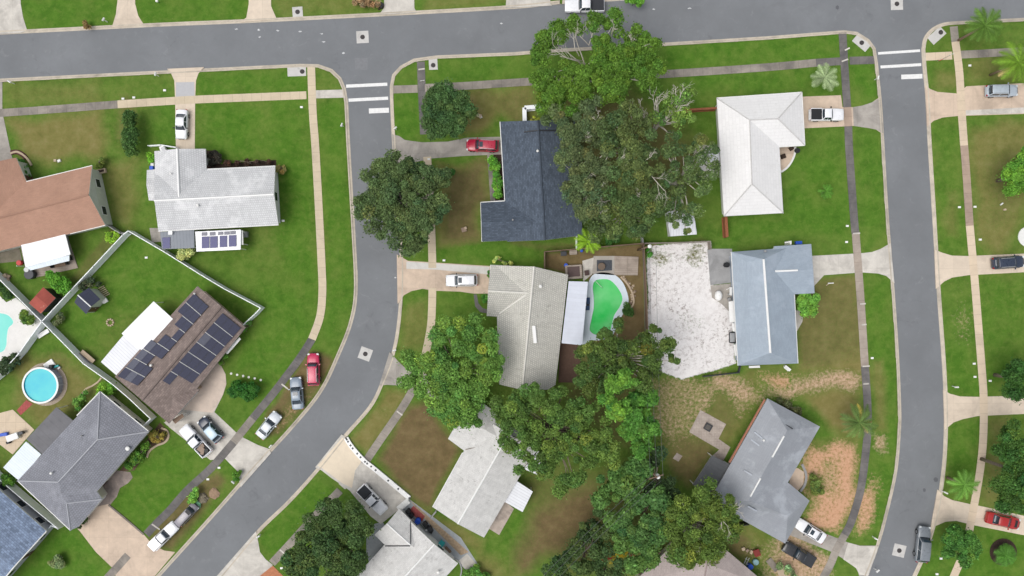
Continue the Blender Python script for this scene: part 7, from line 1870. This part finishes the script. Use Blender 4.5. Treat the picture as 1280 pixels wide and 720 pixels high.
thing_boxes('debris_patch', 'white broken slab near the bottom edge by the black pickup', 'slab', [('piece', 966, 706, .05, (1.0, 2.2, .12), 40, M['walk_grey']), ('piece', 978, 716, .05, (1.4, 1.6, .12), 20, M['slab_beige'])])
# red scrap under the back-lot trees
for lab, px, py, a, L in [('rust red scrap roof sheet near the wires in the back lot', 786, 646, 35, 1.8), ('rust red sheet left of the yellow tropical plant', 760, 697, 20, 2.0), ('rust red sheet right of the yellow tropical plant', 786, 700, 40, 2.2), ('orange red cloth under the lime green tree', 757, 527, 80, 1.3)]:
    thing_boxes('scrap_sheet', lab, 'scrap', [('sheet', px, py, 2.0, (L, .7, .06), a, plain('scrap_red', rgb(150, 48, 32), .75, var=.25)), ('prop', px, py, 1.0, (.1, .1, 2.0), 0, M['wood'])])
thing_boxes('tire_swing', 'white rock lying on the brownish lawn beside the round dark oak', 'rock', [('rock', 598.5, 144.5, .15, (.9, .5, .3), -15, M['slab_beige']), ('chip', 601, 146, .12, (.4, .4, .25), 20, M['white_trim'])])
thing_boxes('garden_rock', 'pale rock with a plant on the olive lawn beside the broad greyish oak', 'rock', [('rock', 580, 287, .15, (.8, .7, .35), 15, M['walk_brown']), ('chip', 582, 285, .15, (.4, .4, .4), 20, M['slab_beige'])])
thing_boxes('flagstone', 'two small pale stones on the dry lawn above the brown roof', 'stones', [('stone', 69, 200.5, .08, (.4, .4, .2), 0, M['slab_beige']), ('stone', 74, 201, .1, (.5, .4, .25), 20, M['white_trim'])])
thing_boxes('yard_flag', 'red and blue little flag at the corner pavement of the right street', 'flag', [('cloth', 1176, 75, .7, (.6, .06, .35), 20, M['red_plastic']), ('stick', 1174, 75.5, .45, (.04, .04, .9), 0, M['steel'])])
thing_boxes('potted_plants', 'two dark pots on the entry slab of the white hip-roofed house', 'pots', [('pot', 979, 195.5, .25, (.7, .7, .5), 20, M['mulch']), ('pot', 989, 185.5, .25, (.6, .6, .5), 40, M['mulch'])])
drum(997, 188, 'dark pot on the lawn corner of the white hip-roofed house', M['black'], .4, .5, 'pot', 'pot')
thing_boxes('wood_pile', 'pile of dark sticks at the right of the top white driveway', 'wood pile', [('log', 477, 7, .3, (.8, .5, .6), 70, M['black']), ('log', 476, 10, .15, (1.0, .2, .2), 30, M['mulch'])])
thing_boxes('white_curb_stone', 'white oblong sign lying on the right verge', 'white slab', [('board', 1196, 493, .1, (.1, .1, .1), 0, M['white_plastic'])]) if False else None
thing_boxes('garden_figure', 'white lying figure-like stone in the sandy right lawn strip', 'stone', [('stone', 1252, 255, .1, (.5, .2, .2), 40, M['white_trim']), ('stone', 1256, 262, .1, (.4, .3, .2), 10, M['slab_beige'])])
thing_boxes('lawn_lamp', 'small dark lawn lamp on the upper lawn beside the beige top driveway', 'lamp', [('pole', 196, 1, .8, (.1, .1, 1.6), 0, M['black']), ('head', 196, 1, 1.6, (.35, .35, .25), 0, M['white_plastic'])])
x, y = P2(1285, 296); w_ = MB().cyl((x, y, -.05), 1.6, .18, 24).build('round_slab', M['white_trim']); tag(w_, 'white round slab cut by the right edge above the dark blue SUV', 'slab')

def heap(name, label, cat, px, py, r, h, mat, sd=1):
    rr_ = np.random.default_rng(sd); x, y = P2(px, py); V = []; F = []; n = 14
    for k, (f, z) in enumerate(((1, -.05), (.85, h*.5), (.55, h*.85), (.2, h))):
        V += [(x + r*f*rr_.uniform(.75, 1.2)*math.cos(2*math.pi*i/n), y + r*f*rr_.uniform(.75, 1.2)*math.sin(2*math.pi*i/n), z + rr_.normal()*h*.06) for i in range(n)]
    for k in range(3): F += [(k*n+i, k*n+(i+1) % n, (k+1)*n+(i+1) % n, (k+1)*n+i) for i in range(n)]
    F.append(tuple(3*n+i for i in range(n)))
    return tag(mesh(name, [(v[0]-x, v[1]-y, v[2]) for v in V], F, mat), label, cat), (x, y)
for a in (('tarp', 'crumpled pale green tarp ahead of the small grey van', 'tarp', 246, 631, .8, .5, plain('green_tarp', rgb(120, 176, 140), .6, var=.2), 3), ('brush_pile', 'grey brown heap of branches beside the pale green tarp', 'brush pile', 254, 623, .85, .45, plain('grey_twigs', rgb(120, 112, 96), .9, var=.45, scale=9), 4), ('soil_heap', 'bare pinkish soil mound on the verge below the meter boxes', 'soil heap', 268, 617, .9, .25, plain('pink_soil', rgb(150, 126, 104), .95, var=.2), 5)):
    ob, (x, y) = heap(*a); ob.location = (x, y, 0)
# ================================================================== light, sky, camera
SUN_EL, SUN_AZ = math.radians(64), math.radians(245)     # compass azimuth: from the west-south-west
wd = bpy.data.worlds.new('World'); scene.world = wd; wd.use_nodes = True
nt = wd.node_tree; nt.nodes.clear()
out = nt.nodes.new('ShaderNodeOutputWorld'); bg = nt.nodes.new('ShaderNodeBackground'); sky = nt.nodes.new('ShaderNodeTexSky')
sky.sky_type = 'NISHITA'; sky.sun_disc = False; sky.sun_elevation = SUN_EL; sky.sun_rotation = SUN_AZ
sky.air_density = 1.0; sky.dust_density = 4.0; sky.ozone_density = 1.0
hs = nt.nodes.new('ShaderNodeHueSaturation'); hs.inputs['Saturation'].default_value = 0.3
nt.links.new(sky.outputs[0], hs.inputs['Color']); nt.links.new(hs.outputs[0], bg.inputs[0])
bg.inputs[1].default_value = 0.15
nt.links.new(bg.outputs[0], out.inputs[0])
sl = bpy.data.lights.new('sun', 'SUN'); sl.energy = 0.9; sl.angle = math.radians(45); sl.color = (1.0, 0.96, 0.9)
so = bpy.data.objects.new('sun', sl); COL.objects.link(so)
d = Vector((math.sin(SUN_AZ) * math.cos(SUN_EL), math.cos(SUN_AZ) * math.cos(SUN_EL), math.sin(SUN_EL)))
so.rotation_euler = d.to_track_quat('Z', 'Y').to_euler(); so.location = d * 200
cam = bpy.data.cameras.new('camera'); cam.sensor_width = 36; cam.lens = 36 * CAM_H / 160.0; cam.clip_end = 3000; cam.clip_start = 1
co_ = bpy.data.objects.new('camera', cam); COL.objects.link(co_); co_.location = (0, 0, CAM_H); co_.rotation_euler = (0, 0, 0)
scene.camera = co_
scene.view_settings.view_transform = 'Standard'; scene.view_settings.look = 'None'; scene.view_settings.gamma = 1
scene.view_settings.use_curve_mapping = False
scene.view_settings.exposure = 0.14
scene.cycles.max_bounces = 6; scene.cycles.diffuse_bounces = 3; scene.cycles.transmission_bounces = 3
